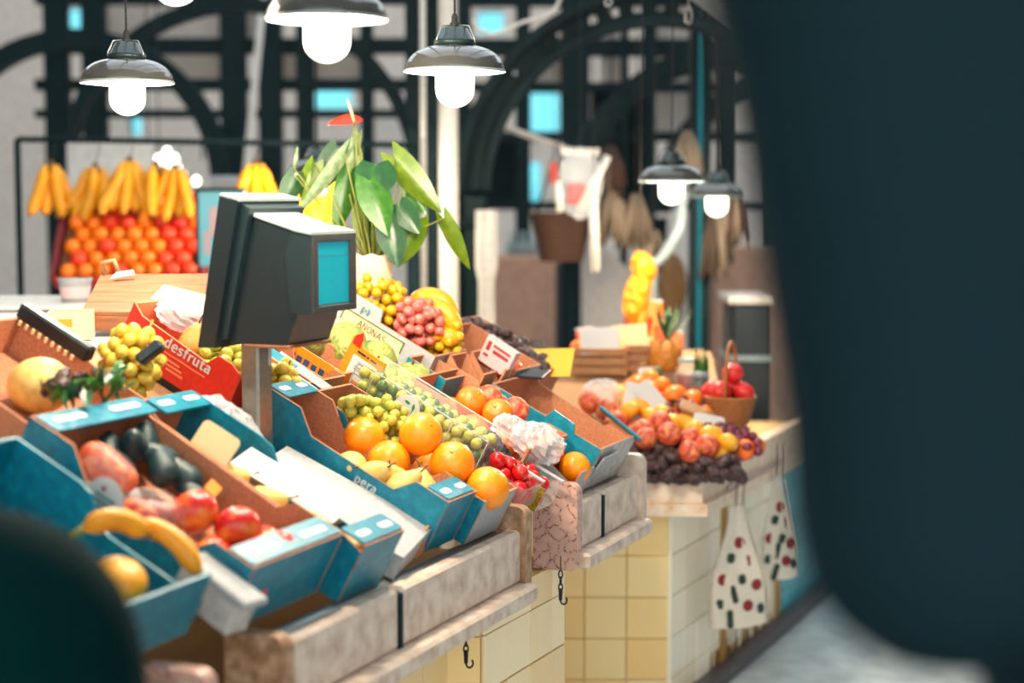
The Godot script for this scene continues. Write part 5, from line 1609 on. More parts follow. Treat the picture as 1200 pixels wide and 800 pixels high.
	part(t, "spathe", sp.done(), M.spathe, Transform3D(Basis.from_euler(Vector3(deg_to_rad(42), 0, deg_to_rad(4))).scaled(Vector3(1.15, 1.2, 1.45)), s0 + Vector3(0, 0.002, 0)), "red flower spathe")
	part(t, "spadix", MB.new().tube([s0, s0 + Vector3(-0.006, 0.022, 0), s0 + Vector3(-0.016, 0.05, 0)], [0.0032, 0.0034, 0.0018], 8).done(), M.spadix, Transform3D(), "pale orange spadix")
	var b0 := at(345, 198, D) - foot
	part(t, "bud", MB.new().tube([b0, b0 + Vector3(0.004, 0.022, 0), b0 + Vector3(0.008, 0.05, 0)], [0.003, 0.006, 0.0015], 8).done(), M.leaf_silver, Transform3D(), "closed pale bud")
	part(t, "leaf_stalk", MB.new().tube([crown, b0 * 0.6 + crown * 0.4 + Vector3(-0.02, 0.02, 0), b0], 0.0018, 6).done(), M.stem)

func build_back_shelf() -> void:
	var t: Node3D
	# upturned wooden crate and an orange-printed carton on the back shelf
	var p := at(172, 386, 3.48)
	t = thing("wooden_crate", "shallow pale wooden crate lying upside down behind the golden grapes", "crate", Transform3D(Basis.from_euler(Vector3(deg_to_rad(15), deg_to_rad(4), 0)), p))
	for k in 4:
		part(t, "slat", boxmesh(Vector3(0.27, 0.008, 0.062), 0.001), M.wood, pose(Vector3(0.005, 0.034, -0.032 - 0.0645 * k)))
	part(t, "front_board", boxmesh(Vector3(0.27, 0.032, 0.009), 0.001), M.wood, pose(Vector3(0.005, 0.014, -0.004)))
	part(t, "back_board", boxmesh(Vector3(0.27, 0.032, 0.009), 0.001), M.wood, pose(Vector3(0.005, 0.014, -0.258)))
	for sx in [-1.0, 1.0]:
		part(t, "side_board", boxmesh(Vector3(0.009, 0.032, 0.246), 0.001), M.wood, pose(Vector3(0.005 + sx * 0.13, 0.014, -0.131)))
	part(t, "handle_loop", MB.new().tube([Vector3(-0.12, 0.04, -0.25), Vector3(-0.125, 0.065, -0.25), Vector3(-0.10, 0.07, -0.25), Vector3(-0.09, 0.04, -0.25)], 0.006, 6).done(), M.wood_pale)
	part(t, "torn_paper", MB.new().prism(pv([0, 0, 0.05, 0.012, 0.045, 0.025, 0.01, 0.018]), 0.002, pose(Vector3(-0.10, 0.045, -0.2), -60, 0, 0)).done(), M.paper)
	p = at(84, 386, 3.42)
	t = carton("printed_carton", "small cream carton with orange print beside the wooden crate", Transform3D(Basis.from_euler(Vector3(deg_to_rad(0), deg_to_rad(10), 0)), Vector3(p.x, 1.116, p.z)), 0.085, 0.09, 0.055, {"out": M.paper_cream, "inn": M.paper_cream, "side": "flat"})
	print_lines(t, M.orange_card, Transform3D(Basis(), Vector3(0, 0.028, 0.0462)), [[-0.01, 0.006, 0.03, 0.016], [-0.012, -0.012, 0.04, 0.008]])
	p = at(88, 340, 4.4)
	t = thing("plastic_tub", "small white plastic tub with printed side below the oranges", "tub", Transform3D(Basis(), p + Vector3(0, -0.03, 0)))
	part(t, "cup", MB.new().lathe([Vector2(0, 0), Vector2(0.034, 0), Vector2(0.042, 0.055), Vector2(0.0445, 0.058), Vector2(0.0445, 0.062), Vector2(0.04, 0.062)], 24).done(), M.card_white)
	part(t, "print_band", MB.new().lathe([Vector2(0.0368, 0.012), Vector2(0.0405, 0.040)], 24).done(), M.paper_pink)
	# tub stand: a second shelf
	solo("low_shelf", MB.new().box(Vector3(0, -0.004, 0), Vector3(0.9, 0.008, 0.5), 0.002).done(), M.white_paint, "white painted shelf board under the printed tub", "shelf", Transform3D(Basis(), p + Vector3(-0.15, -0.03, -0.05)))
	# orange stand behind: sloped crate with citrus and red apples
	var z := 5.75
	var o := atz(152, 332, z)
	t = thing("citrus_stand", "dark wooden stand with sloping tray of oranges and red apples", "stand", Transform3D(Basis(), Vector3(o.x, 0, o.z)))
	var fx := Transform3D(Basis.from_euler(Vector3(deg_to_rad(52), 0, 0)), Vector3(0, o.y, 0))
	part(t, "tray", boxmesh(Vector3(0.50, 0.015, 0.36), 0.002), M.wood, fx * pose(Vector3(0, -0.012, -0.18)))
	for sx in [-1.0, 1.0]:
		part(t, "tray_side", boxmesh(Vector3(0.016, 0.07, 0.37), 0.002), mat(c8(110, 26, 34), 0.6), fx * pose(Vector3(sx * 0.252, 0.02, -0.18)))
		part(t, "stand_leg", boxmesh(Vector3(0.04, o.y - 0.03, 0.04), 0.003), M.iron, pose(Vector3(sx * 0.22, (o.y - 0.03) / 2, -0.06)))
	part(t, "tray_lip", boxmesh(Vector3(0.50, 0.05, 0.012), 0.002), M.red, fx * pose(Vector3(0, 0.015, 0.006)))
	rng.seed = 77
	var rows := 7
	for r in rows:
		var n := 8 - (r % 2)
		for k in n:
			var kind: String = "clementine"
			var u := rng.randf()
			if r >= 4: kind = ["clementine", "blood_orange", "red_apple"][rng.randi() % 3]
			elif u > 0.8 or k >= n - 2: kind = "blood_orange"
			var q := Vector3((k - (n - 1) / 2.0) * 0.0585, 0.026 + rng.randf() * 0.006, -0.028 - r * 0.0515)
			fruit(kind, "apple" if kind == "red_apple" else "orange", t.transform * fx * q, {"clementine": "bright orange clementine on the sloping citrus stand", "blood_orange": "reddish orange on the sloping citrus stand", "red_apple": "dark red apple on the sloping citrus stand"}[kind], "fruit on the sloping citrus stand", 0.97)
	# bananas hanging from the rail
	var hang := [[60, 200, 4, 60.0], [112, 203, 4, 70.0], [152, 196, 6, 80.0], [183, 200, 3, 50.0], [207, 204, 5, 70.0], [300, 199, 5, 70.0], [352, 208, 4, 60.0], [385, 215, 5, 70.0]]
	for i in hang.size():
		var h: Array = hang[i]
		var hp := atz(h[0], h[1], 5.92)
		banana_hand("banana_bunch", ["hanging banana bunch at the rail's outer end", "four-finger banana bunch hanging above the citrus stand's dark red side", "six-finger banana bunch hanging above the middle of the citrus stand", "slim three-finger banana bunch between two fuller ones", "full banana bunch hanging before the string of bulbs", "banana bunch hanging alone above the scale's screen", "banana bunch seen through the anthurium's outer leaves", "banana bunch hidden among the anthurium's middle leaves"][i], h[2], Transform3D(Basis(Vector3.UP, deg_to_rad([20, -30, 10, 40, -15, 5, 30, -20][i])), hp), h[3] * 0.62, "bananas hanging from the iron rail", 0.75)
		var top := atz(h[0], 165, 5.98)
		solo("hanging_string", MB.new().tube([Vector3(0, 0.03, 0), Vector3(0, top.y - hp.y, -0.085)], 0.0018, 5).done(), M.ink, "thin string tying a banana bunch to the iron rail", "string", Transform3D(Basis(), hp), "banana strings")
	# dark box below bananas, white signs, poster and string lights behind
	var s := span(232, 222, 286, 312, 5.6, 0.02)
	t = thing("poster_stand", "light blue poster of figures leaning behind the weighing scale", "poster", Transform3D(Basis(), s[1]))
	part(t, "board", boxmesh(s[0], 0.002), mat(c8(120, 200, 214), 0.5))
	part(t, "frame", MB.new().box(Vector3(0, s[0].y / 2, 0.002), Vector3(s[0].x + 0.01, 0.012, 0.03)).box(Vector3(-s[0].x / 2, 0, 0.002), Vector3(0.01, s[0].y, 0.03)).done(), M.ink)
	for q in [[-0.02, 0.02, 0.035, 0.10], [-0.045, -0.05, 0.02, 0.08], [0.03, 0.045, 0.03, 0.06]]:
		part(t, "figure_print", MB.new().prism(round_rect(q[2], q[3], q[2] * 0.45), 0.002, pose(Vector3(q[0], q[1], 0.0115))).done(), M.paper_pink)
	part(t, "figure_print", MB.new().prism(round_rect(0.05, 0.12, 0.02), 0.002, pose(Vector3(0.015, -0.06, 0.011))).done(), mat(c8(20, 150, 160), 0.6))
	part(t, "leg", boxmesh(Vector3(0.02, s[1].y - s[0].y / 2, 0.02)), M.ink, pose(Vector3(0, -s[1].y / 2 - s[0].y / 4, -0.02)))
	s = span(80, 166, 178, 262, 7.2, 0.02)
	t = thing("white_banner", "white cloth panel hung behind the banana row", "banner", Transform3D(Basis(), s[1]))
	part(t, "cloth", boxmesh(s[0], 0.002), M.plaster_white)
	for sx in [-0.45, 0.45]:
		part(t, "hanging_cord", MB.new().tube([Vector3(sx * s[0].x, s[0].y / 2 - 0.01, 0), Vector3(sx * s[0].x, 4.5 - s[1].y, 0)], 0.003, 5).done(), M.ink)
	s = span(246, 206, 284, 226, 7.0, 0.05)
	t = thing("pedestal", "small white box on a thin leg behind the blue poster", "stand", Transform3D(Basis(), Vector3(s[1].x, 0, s[1].z)))
	part(t, "box", boxmesh(s[0], 0.006), M.card_white, pose(Vector3(0, s[1].y, 0)))
	part(t, "leg", MB.new().tube([Vector3.ZERO, Vector3(0, s[1].y, 0)], 0.012, 8).done(), M.ink)
	# slanting pale boards behind
	for q in [[[176, 168], [300, 262], [300, 330], [140, 330], [140, 168], 10.2, "pale slanting awning side behind the bananas"], [[470, 110], [484, 110], [484, 240], [380, 240], [384, 170], 10.4, "pale slanting awning side behind the anthurium"]]:
		var pl := PackedVector2Array()
		var c := atz(q[0][0], q[0][1], q[5])
		for i in 5:
			var w := atz(q[i][0], q[i][1], q[5]) - c
			pl.append(Vector2(w.x, w.y))
		t = thing("awning_side", q[6], "awning", Transform3D(Basis(), c))
		part(t, "board", MB.new().prism(pl, 0.03).done(), M.panel_grey)
		part(t, "hanging_rod", MB.new().tube([Vector3(pl[1].x * 0.5, -0.1, 0), Vector3(pl[1].x * 0.5, 4.5 - c.y, 0)], 0.008, 6).done(), M.iron)
	# a cluster of small lit bulbs
	var glow := StandardMaterial3D.new()
	glow.albedo_color = Color.WHITE
	glow.emission_enabled = true
	glow.emission = Color(1.0, 0.96, 0.9)
	glow.emission_energy_multiplier = 5.0
	var bm := MB.new().ball(Vector3.ZERO, Vector3(0.016, 0.02, 0.016), 10, 8).done()
	var lo := atz(186, 186, 7.6)
	t = thing("light_string", "cluster of tiny lit bulbs on a wire behind the bananas", "lights", Transform3D(Basis(), lo))
	var wire := [Vector3(0, 2.9, 0)]
	for q in [[186, 186], [196, 178], [205, 186], [194, 194], [208, 198], [214, 206], [190, 204], [201, 206], [230, 212]]:
		part(t, "bulb", bm, glow, pose(atz(q[0], q[1], 7.6) - lo))
		wire.append(atz(q[0], q[1] - 4, 7.6) - lo)
	part(t, "wire", MB.new().tube(wire, 0.003, 5).done(), M.ink)


# ---------------------------------------------------------------- fruit on the tiled counter beyond

const SLOPE_R := 21.0

func slope_r() -> Transform3D:
	return Transform3D(Basis(Vector3.RIGHT, deg_to_rad(SLOPE_R)), Vector3(0.0, EYE - 0.1605 * 4.36 + 0.006, -4.43))

# where the sight line through a pixel meets the sloped display, raised by off
func on_slope(px: float, py: float, off: float) -> Vector3:
	var s := slope_r()
	var n := s.basis.y
	var r := cam_xf.basis * Vector3((px - 600.0) / FOCAL, (400.0 - py) / FOCAL, -1.0)
	var o := s.origin + n * off
	return cam_xf.origin + r * ((o - cam_xf.origin).dot(n) / r.dot(n))

func build_right_fruit() -> void:
	rng.seed = 300
	var s := slope_r()
	part(right_counter, "display_board", MB.new().box(Vector3(0.15, -0.012, -0.33), Vector3(0.88, 0.02, 0.66)).done(), M.wood_pale, right_counter.transform.affine_inverse() * s)
	# dark prunes along the front
	for i in 95:
		var px := rng.randf_range(715, 862)
		var py := rng.randf_range(528, 553)
		var lay := i % 3
		if px > 800: py = rng.randf_range(540, 553)
		fruit("fig", "prune", on_slope(px, py, 0.014 + 0.011 * lay), "wrinkled dark prune along the pale marble rim", "prunes along the marble rim", rng.randf_range(0.85, 1.1))
	for q in [[707, 486, 0.05], [690, 476, 0.05], [722, 500, 0.045], [738, 508, 0.04], [752, 516, 0.045], [771, 504, 0.06], [784, 524, 0.055], [764, 522, 0.06], [806, 532, 0.045], [818, 538, 0.05], [830, 534, 0.04], [796, 510, 0.04], [700, 500, 0.03], [716, 512, 0.03], [730, 520, 0.035], [812, 518, 0.032], [690, 492, 0.03], [745, 498, 0.03]]:
		fruit("peach", "peach", on_slope(q[0], q[1], q[2]), "blushed peach heaped above the dark prunes", "peaches above the prunes", rng.randf_range(0.80, 0.93))
	for q in [[768, 490], [788, 496], [808, 510], [826, 522], [842, 530], [776, 482], [798, 502], [852, 536], [834, 522], [752, 482], [740, 470], [728, 462], [742, 486]]:
		fruit("mango", "mango", on_slope(q[0], q[1], 0.05), "yellow mango in the slanting row behind the peaches", "mangoes behind the peaches", rng.randf_range(0.72, 0.85))
	for q in [[756, 452], [766, 458], [777, 464], [788, 470], [799, 474], [810, 480], [820, 483], [760, 446], [772, 452], [790, 462], [806, 470]]:
		fruit("clementine", "clementine", on_slope(q[0], q[1], 0.06), "orange clementine in the upper row on the tiled counter", "clementines in the upper row", rng.randf_range(0.8, 0.95))
	for q in [[868, 518], [876, 520], [858, 530]]:
		fruit("mandarin", "mandarin", on_slope(q[0], q[1], 0.03), "mandarin at the end of the red grapes", "mandarins past the red grapes", 0.95)
	grape_bunch("dark red grape bunch lying above the mangoes", M.grape_red, 44, Vector3(0.10, 0.026, 0.05), 0.0125, Transform3D(s.basis * Basis(Vector3.UP, -0.5), on_slope(792, 480, 0.05)), 41)
	grape_bunch("dark red grape bunch at the counter's corner", M.grape_red, 60, Vector3(0.115, 0.032, 0.06), 0.013, Transform3D(s.basis * Basis(Vector3.UP, -0.55), on_slope(846, 514, 0.045)), 42)
	# price tags
	for q in [[770, 474, 62, 22, 0.07, -52, "slanting white price tag between clementines and grapes"], [830, 496, 34, 20, 0.075, -12, "white price tag standing in the corner grapes"], [742, 476, 26, 54, 0.06, -14, "tall white price tag over the mangoes"], [760, 438, 24, 16, 0.06, 4, "small white price tag before the pineapple"]]:
		var k := 4.8 / FOCAL
		var t := thing("price_tag", q[6], "tag", Transform3D(Basis.from_euler(Vector3(deg_to_rad(-20), 0, deg_to_rad(q[5]))), on_slope(q[0], q[1], q[4])))
		part(t, "card", MB.new().prism(round_rect(q[2] * k, q[3] * k, 0.008), 0.003).done(), M.paper)
		part(t, "pin", MB.new().tube([Vector3(0, 0, -0.003), Vector3(0.0, -0.06, -0.02)], 0.002, 5).done(), M.steel)
	# plastic-wrapped pack
	solo("wrapped_pack", crumpled(Vector3(0.055, 0.045, 0.04), 33, 0.25), M.plastic_bag, "white plastic-wrapped pack beside the first peaches", "pack", Transform3D(s.basis, on_slope(705, 464, 0.06)))
	# crates with sign cards at the back
	for q in [[702, 440, 0, 0.16, "pale crate with white price sheet at the counter's back"], [738, 436, 1, 0.15, "pale crate with cream price sheet next to the pineapple"]]:
		var p := on_slope(q[0], q[1], 0.01)
		var t := thing("sign_crate", q[4], "crate", Transform3D(Basis.from_euler(Vector3(0.05, -0.1 + 0.2 * q[2], 0)), p))
		for k in 3:
			part(t, "slat", boxmesh(Vector3(q[3], 0.022, 0.006), 0.001), M.wood_pale, pose(Vector3(0, 0.014 + 0.027 * k, 0)))
			part(t, "back_slat", boxmesh(Vector3(q[3], 0.022, 0.006), 0.001), M.wood_pale, pose(Vector3(0, 0.014 + 0.027 * k, -0.11)))
		for sx in [-1.0, 1.0]:
			part(t, "end_board", boxmesh(Vector3(0.008, 0.085, 0.11), 0.001), M.wood_pale, pose(Vector3(sx * (q[3] / 2 - 0.004), 0.042, -0.055)))
		part(t, "price_sheet", boxmesh(Vector3(q[3] * 0.7, 0.075, 0.003)), M.paper if q[2] == 0 else M.paper_cream, pose(Vector3(0.0, 0.10, -0.01), -18, 0, 4))
		for k in 5:
			fruit("mandarin", "mandarin", t.transform * Vector3(-0.055 + 0.027 * k, 0.075, -0.045 - 0.02 * (k % 2)), "mandarin in the pale sign crates at the back", "mandarins in the sign crates", 0.8)
	# pineapple
	var p := on_slope(778, 436, 0.02)
	var t := thing("pineapple", "pineapple with grey-green crown behind the clementines", "pineapple", Transform3D(Basis.from_euler(Vector3(-0.1, 0, -0.12)), p))
	part(t, "fruit_body", MB.new().lathe(spline_profile([Vector2(0, 0), Vector2(0.034, 0.004), Vector2(0.046, 0.035), Vector2(0.043, 0.07), Vector2(0.026, 0.092), Vector2(0, 0.096)], 14), 18).done(), mat(Color.WHITE, 0.6, 0.0, noise_tex(88, 0.05, [[0.0, c8(150, 84, 20)], [1.0, c8(226, 150, 50)]], 128, 2, FastNoiseLite.TYPE_CELLULAR), 14.0))
	for i in 22:
		var a := i * 2.4
		var tl := 0.12 - 0.0028 * i
		part(t, "crown_leaf", leaf_mesh(tl, 0.017, 0.35, 5, false), M.leaf_dark if i % 2 else M.leaf_silver, Transform3D(Basis(Vector3.UP, a) * Basis(Vector3.RIGHT, PI - 0.95 + 0.036 * i), Vector3(0, 0.09, 0)))
	t = thing("green_pack", "small dark green packet leaning on the pineapple", "packet", Transform3D(Basis.from_euler(Vector3(0.2, 0.3, 0.3)), on_slope(768, 444, 0.05)))
	part(t, "pouch", MB.new().box(Vector3.ZERO, Vector3(0.045, 0.055, 0.018), 0.007).done(), mat(c8(20, 120, 84), 0.4))
	part(t, "seal", boxmesh(Vector3(0.045, 0.008, 0.003)), M.leaf_silver, pose(Vector3(0, 0.03, 0)))
	# wicker basket with apples
	p = on_slope(856, 496, 0.03)
	t = thing("wicker_basket", "round wicker basket with tall handle holding red apples", "basket", Transform3D(Basis(), p))
	var bk := MB.new()
	for i in 8:
		var r := 0.045 + 0.003 * i
		var ring := []
		for k in 25:
			ring.append(Vector3(cos(TAU * k / 24) * r, 0.005 + i * 0.0095, sin(TAU * k / 24) * r + 0.002 * (k % 2)))
		bk.tube(ring, 0.0055, 6, false)
	bk.lathe([Vector2(0, 0.002), Vector2(0.045, 0.002)], 20)
	part(t, "weave", bk.done(), M.wicker)
	var hd := []
	for k in 13:
		hd.append(Vector3(cos(PI * k / 12) * 0.066, 0.07 + sin(PI * k / 12) * 0.15, 0))
	part(t, "handle", MB.new().tube(hd, 0.005, 7).done(), M.wicker, Transform3D(Basis(Vector3.UP, 1.2), Vector3.ZERO))
	for q in [[-0.03, 0.09, 0.02], [0.03, 0.092, 0.018], [0.0, 0.10, -0.03], [0.005, 0.128, 0.004], [-0.04, 0.088, -0.025]]:
		fruit("red_apple", "apple", p + Vector3(q[0], q[1], q[2]), "dark red apple in the tall-handled wicker basket", "apples in the wicker basket", 0.95)
	solo("wooden_board", MB.new().box(Vector3.ZERO, Vector3(0.2, 0.010, 0.06), 0.003).done(), M.wood_pale, "narrow wooden board slanting in front of the wicker basket", "board", Transform3D(Basis.from_euler(Vector3(0.3, -0.2, -0.42)), on_slope(838, 490, 0.065)))
	# glass jars
	for q in [[806, 452, "squat glass jar with pale lid beside the basket", 0.034, 0.085], [820, 462, "second glass jar in front of the basket", 0.03, 0.07]]:
		p = on_slope(q[0], q[1] + 8, 0.006)
		t = thing("glass_jar", q[2], "jar", Transform3D(Basis(), p))
		part(t, "jar_body", MB.new().lathe([Vector2(0, 0), Vector2(q[3], 0), Vector2(q[3], q[4] * 0.8), Vector2(q[3] * 0.75, q[4])], 20).done(), M.glass)
		part(t, "preserve", MB.new().lathe([Vector2(0, 0.004), Vector2(q[3] * 0.9, 0.004), Vector2(q[3] * 0.9, q[4] * 0.6), Vector2(0, q[4] * 0.6)], 18).done(), mat(c8(140, 60, 40), 0.4))
		part(t, "lid", MB.new().lathe([Vector2(q[3] * 0.8, q[4]), Vector2(q[3] * 0.82, q[4] + 0.012), Vector2(0, q[4] + 0.013)], 18).done(), M.cap_grey)
	t = thing("leek_bundle", "bundle of green leaves upright beside the basket handle", "greens", Transform3D(Basis(), on_slope(822, 460, 0.02)))
	for i in 7:
		part(t, "leaf", leaf_mesh(0.12 + 0.01 * (i % 3), 0.018, 0.2, 6, false), M.leaf, Transform3D(Basis(Vector3.UP, i * 0.9) * Basis(Vector3.RIGHT, PI - 0.25), Vector3(0.004 * i - 0.014, 0, 0)))
	# bright packets piled behind, and the inflated yellow figure-shaped bag reduced to a bag
	var pk := [[744, 384, c8(206, 52, 40), 34, 34], [762, 378, c8(240, 130, 30), 26, 50], [780, 392, c8(226, 86, 40), 30, 30], [716, 398, c8(200, 40, 50), 24, 22], [768, 404, c8(220, 60, 90), 30, 20], [790, 402, c8(238, 120, 60), 22, 26], [736, 402, c8(232, 150, 60), 28, 22], [690, 402, c8(226, 96, 40), 22, 34]]
	for i in pk.size():
		var q: Array = pk[i]
		var k := 5.35 / FOCAL
		p = at(q[0], q[1] + q[4] / 2.0, 5.35)
		t = thing("snack_packet", ["red packet with orange disc behind the pineapple", "tall orange packet below the yellow bag", "orange-red packet above the jars", "red packet beside the dark posts", "pink packet above the pineapple crown", "pale orange packet near the jars", "amber packet behind the cream price sheet", "orange-red packet by the first peaches"][i], "packet", Transform3D(Basis.from_euler(Vector3(-0.15, 0.2 * (i % 3 - 1), 0.1 * (i % 4 - 1.5))), p))
		part(t, "pouch", MB.new().box(Vector3(0, q[4] * k / 2, 0), Vector3(q[3] * k, q[4] * k, 0.03), 0.012).done(), mat(q[2], 0.35))
		part(t, "seal", boxmesh(Vector3(q[3] * k * 0.95, 0.008, 0.004)), M.paper, pose(Vector3(0, q[4] * k + 0.002, 0)))
		if i == 0: part(t, "disc_print", MB.new().prism(disc(0.028, 20), 0.001, pose(Vector3(0, q[4] * k * 0.55, 0.0156))).done(), M.orange_card)
	# tier under the packets
	var a := at(655, 418, 5.4)
	solo("display_step", MB.new().box(Vector3(0.22, -0.135, -0.1), Vector3(0.54, 0.27, 0.3), 0.006).done(), M.wood_pale, "pale wooden step carrying the bright packets", "step", Transform3D(Basis(), a + Vector3(0, 0.0, 0)))
	t = thing("yellow_bag", "bright yellow twisted bag hanging above the packets", "bag", Transform3D(Basis(), at(750, 298, 5.3)))
	part(t, "upper_bulge", crumpled(Vector3(0.034, 0.045, 0.03), 51, 0.3), M.banana, pose(Vector3(0.012, -0.04, 0), 0, 0, 20))
	part(t, "lower_bulge", crumpled(Vector3(0.036, 0.075, 0.035), 52, 0.3), M.banana, pose(Vector3(-0.008, -0.125, 0), 0, 0, -16))
	part(t, "tail", MB.new().tube([Vector3(0.0, -0.17, 0), Vector3(0.004, -0.22, 0.01), Vector3(0.02, -0.26, 0.0)], [0.02, 0.022, 0.008], 8).done(), M.orange_card)
	part(t, "string", MB.new().tube([Vector3.ZERO, Vector3(0.002, 0.9, 0)], 0.002, 5).done(), M.ink)
	# two printed cloth bags on the counter side
	var dir := Vector3(0.455, 0, -1).normalized()
	var nrm := Vector3(1, 0, 0.455).normalized()
	for q in [[866, 592, 4.62, 0.185, 0.33, 0, "cream cotton bag printed with dark red and green fruit, hanging lower"], [906, 556, 4.95, 0.125, 0.30, 1, "narrower cotton fruit-print bag hanging higher on the same rim"]]:
		p = at(q[0], q[1], q[2]) + nrm * 0.02 * q[5]
		t = thing("cotton_bag", q[6], "bag", Transform3D(Basis(dir, Vector3.UP, nrm) * Basis(Vector3.UP, -0.75), p))
		var mb := MB.new()
		mb.smooth(true)
		var g := [[], []]
		for f in 2:
			for i in 11:
				var row := []
				var v := i / 10.0
				for k in 11:
					var u := (k / 10.0 - 0.5)
					var wd: float = q[3] * lerpf(0.28, 1.0, smoothstep(0.0, 0.75, v))
					var dep := (1 - 2 * f) * 0.016 * sin(PI * (u + 0.5)) * (0.4 + 0.6 * v) + 0.006 * sin(u * 24.0) * (1.0 - v * 0.7)
					row.append(Vector3(u * wd + 0.012 * (v - 0.5), -q[4] * v - 0.018 * (0.25 - u * u) * v, dep))
				g[f].append(row)
		for i in 10:
			for k in 10:
				mb.quad(g[0][i][k], g[0][i + 1][k], g[0][i + 1][k + 1], g[0][i][k + 1])
				mb.quad(g[1][i][k], g[1][i][k + 1], g[1][i + 1][k + 1], g[1][i + 1][k])
		part(t, "cloth", mb.done(), M.canvas)
		part(t, "draw_string", MB.new().tube([Vector3(-0.01, 0.0, 0), Vector3(-0.004, 0.05, -0.005), Vector3(0, 0.09, -0.012)], 0.0016, 5).done(), M.ink)
		part(t, "draw_string", MB.new().tube([Vector3(0.012, 0.0, 0), Vector3(0.018, 0.05, -0.005), Vector3(0.02, 0.09, -0.012)], 0.0016, 5).done(), M.ink)
		part(t, "seam", MB.new().tube([Vector3(q[3] * 0.14, -0.01, 0.004), Vector3(q[3] * 0.5, -q[4] * 0.72, 0.003), Vector3(q[3] * 0.51, -q[4], 0.002)], 0.002, 5).done(), M.canvas)
		rng.seed = 90 + q[5]
		var prints := [[0.0, 0.30, 0], [-0.22, 0.42, 1], [0.18, 0.46, 0], [-0.30, 0.60, 0], [0.02, 0.60, 1], [0.28, 0.66, 0], [-0.12, 0.72, 2], [-0.34, 0.80, 1], [0.10, 0.82, 0], [0.33, 0.86, 1], [-0.2, 0.92, 2]]
		for m in prints:
			var vv: float = m[1]
			var uu: float = m[0]
			var wd2: float = q[3] * lerpf(0.28, 1.0, smoothstep(0.0, 0.75, vv))
			var dz := 0.016 * sin(PI * (uu + 0.5)) * (0.4 + 0.6 * vv) + 0.006 * sin(uu * 24.0) * (1.0 - vv * 0.7) + 0.0012
			var shp := disc(0.016, 18) if m[2] == 0 else (round_rect(0.022, 0.028, 0.009) if m[2] == 1 else round_rect(0.018, 0.052, 0.008))
			part(t, "fruit_print", MB.new().prism(shp, 0.0012, pose(Vector3(uu * wd2 + 0.012 * (vv - 0.5), -q[4] * vv - 0.018 * (0.25 - uu * uu) * vv, dz), 0, uu * 20, rng.randf_range(-30, 30))).done(), M.print_red if m[2] == 0 else M.print_green)
	# hook rods that carry the bags
	solo("bag_rod", MB.new().tube([Vector3.ZERO, dir * 0.55], 0.004, 6).done(), M.steel, "thin steel rod under the marble rim carrying the cotton bags", "rod", Transform3D(Basis(), at(858, 572, 4.58) + nrm * -0.01))


# ---------------------------------------------------------------- what stands behind the tiled counter

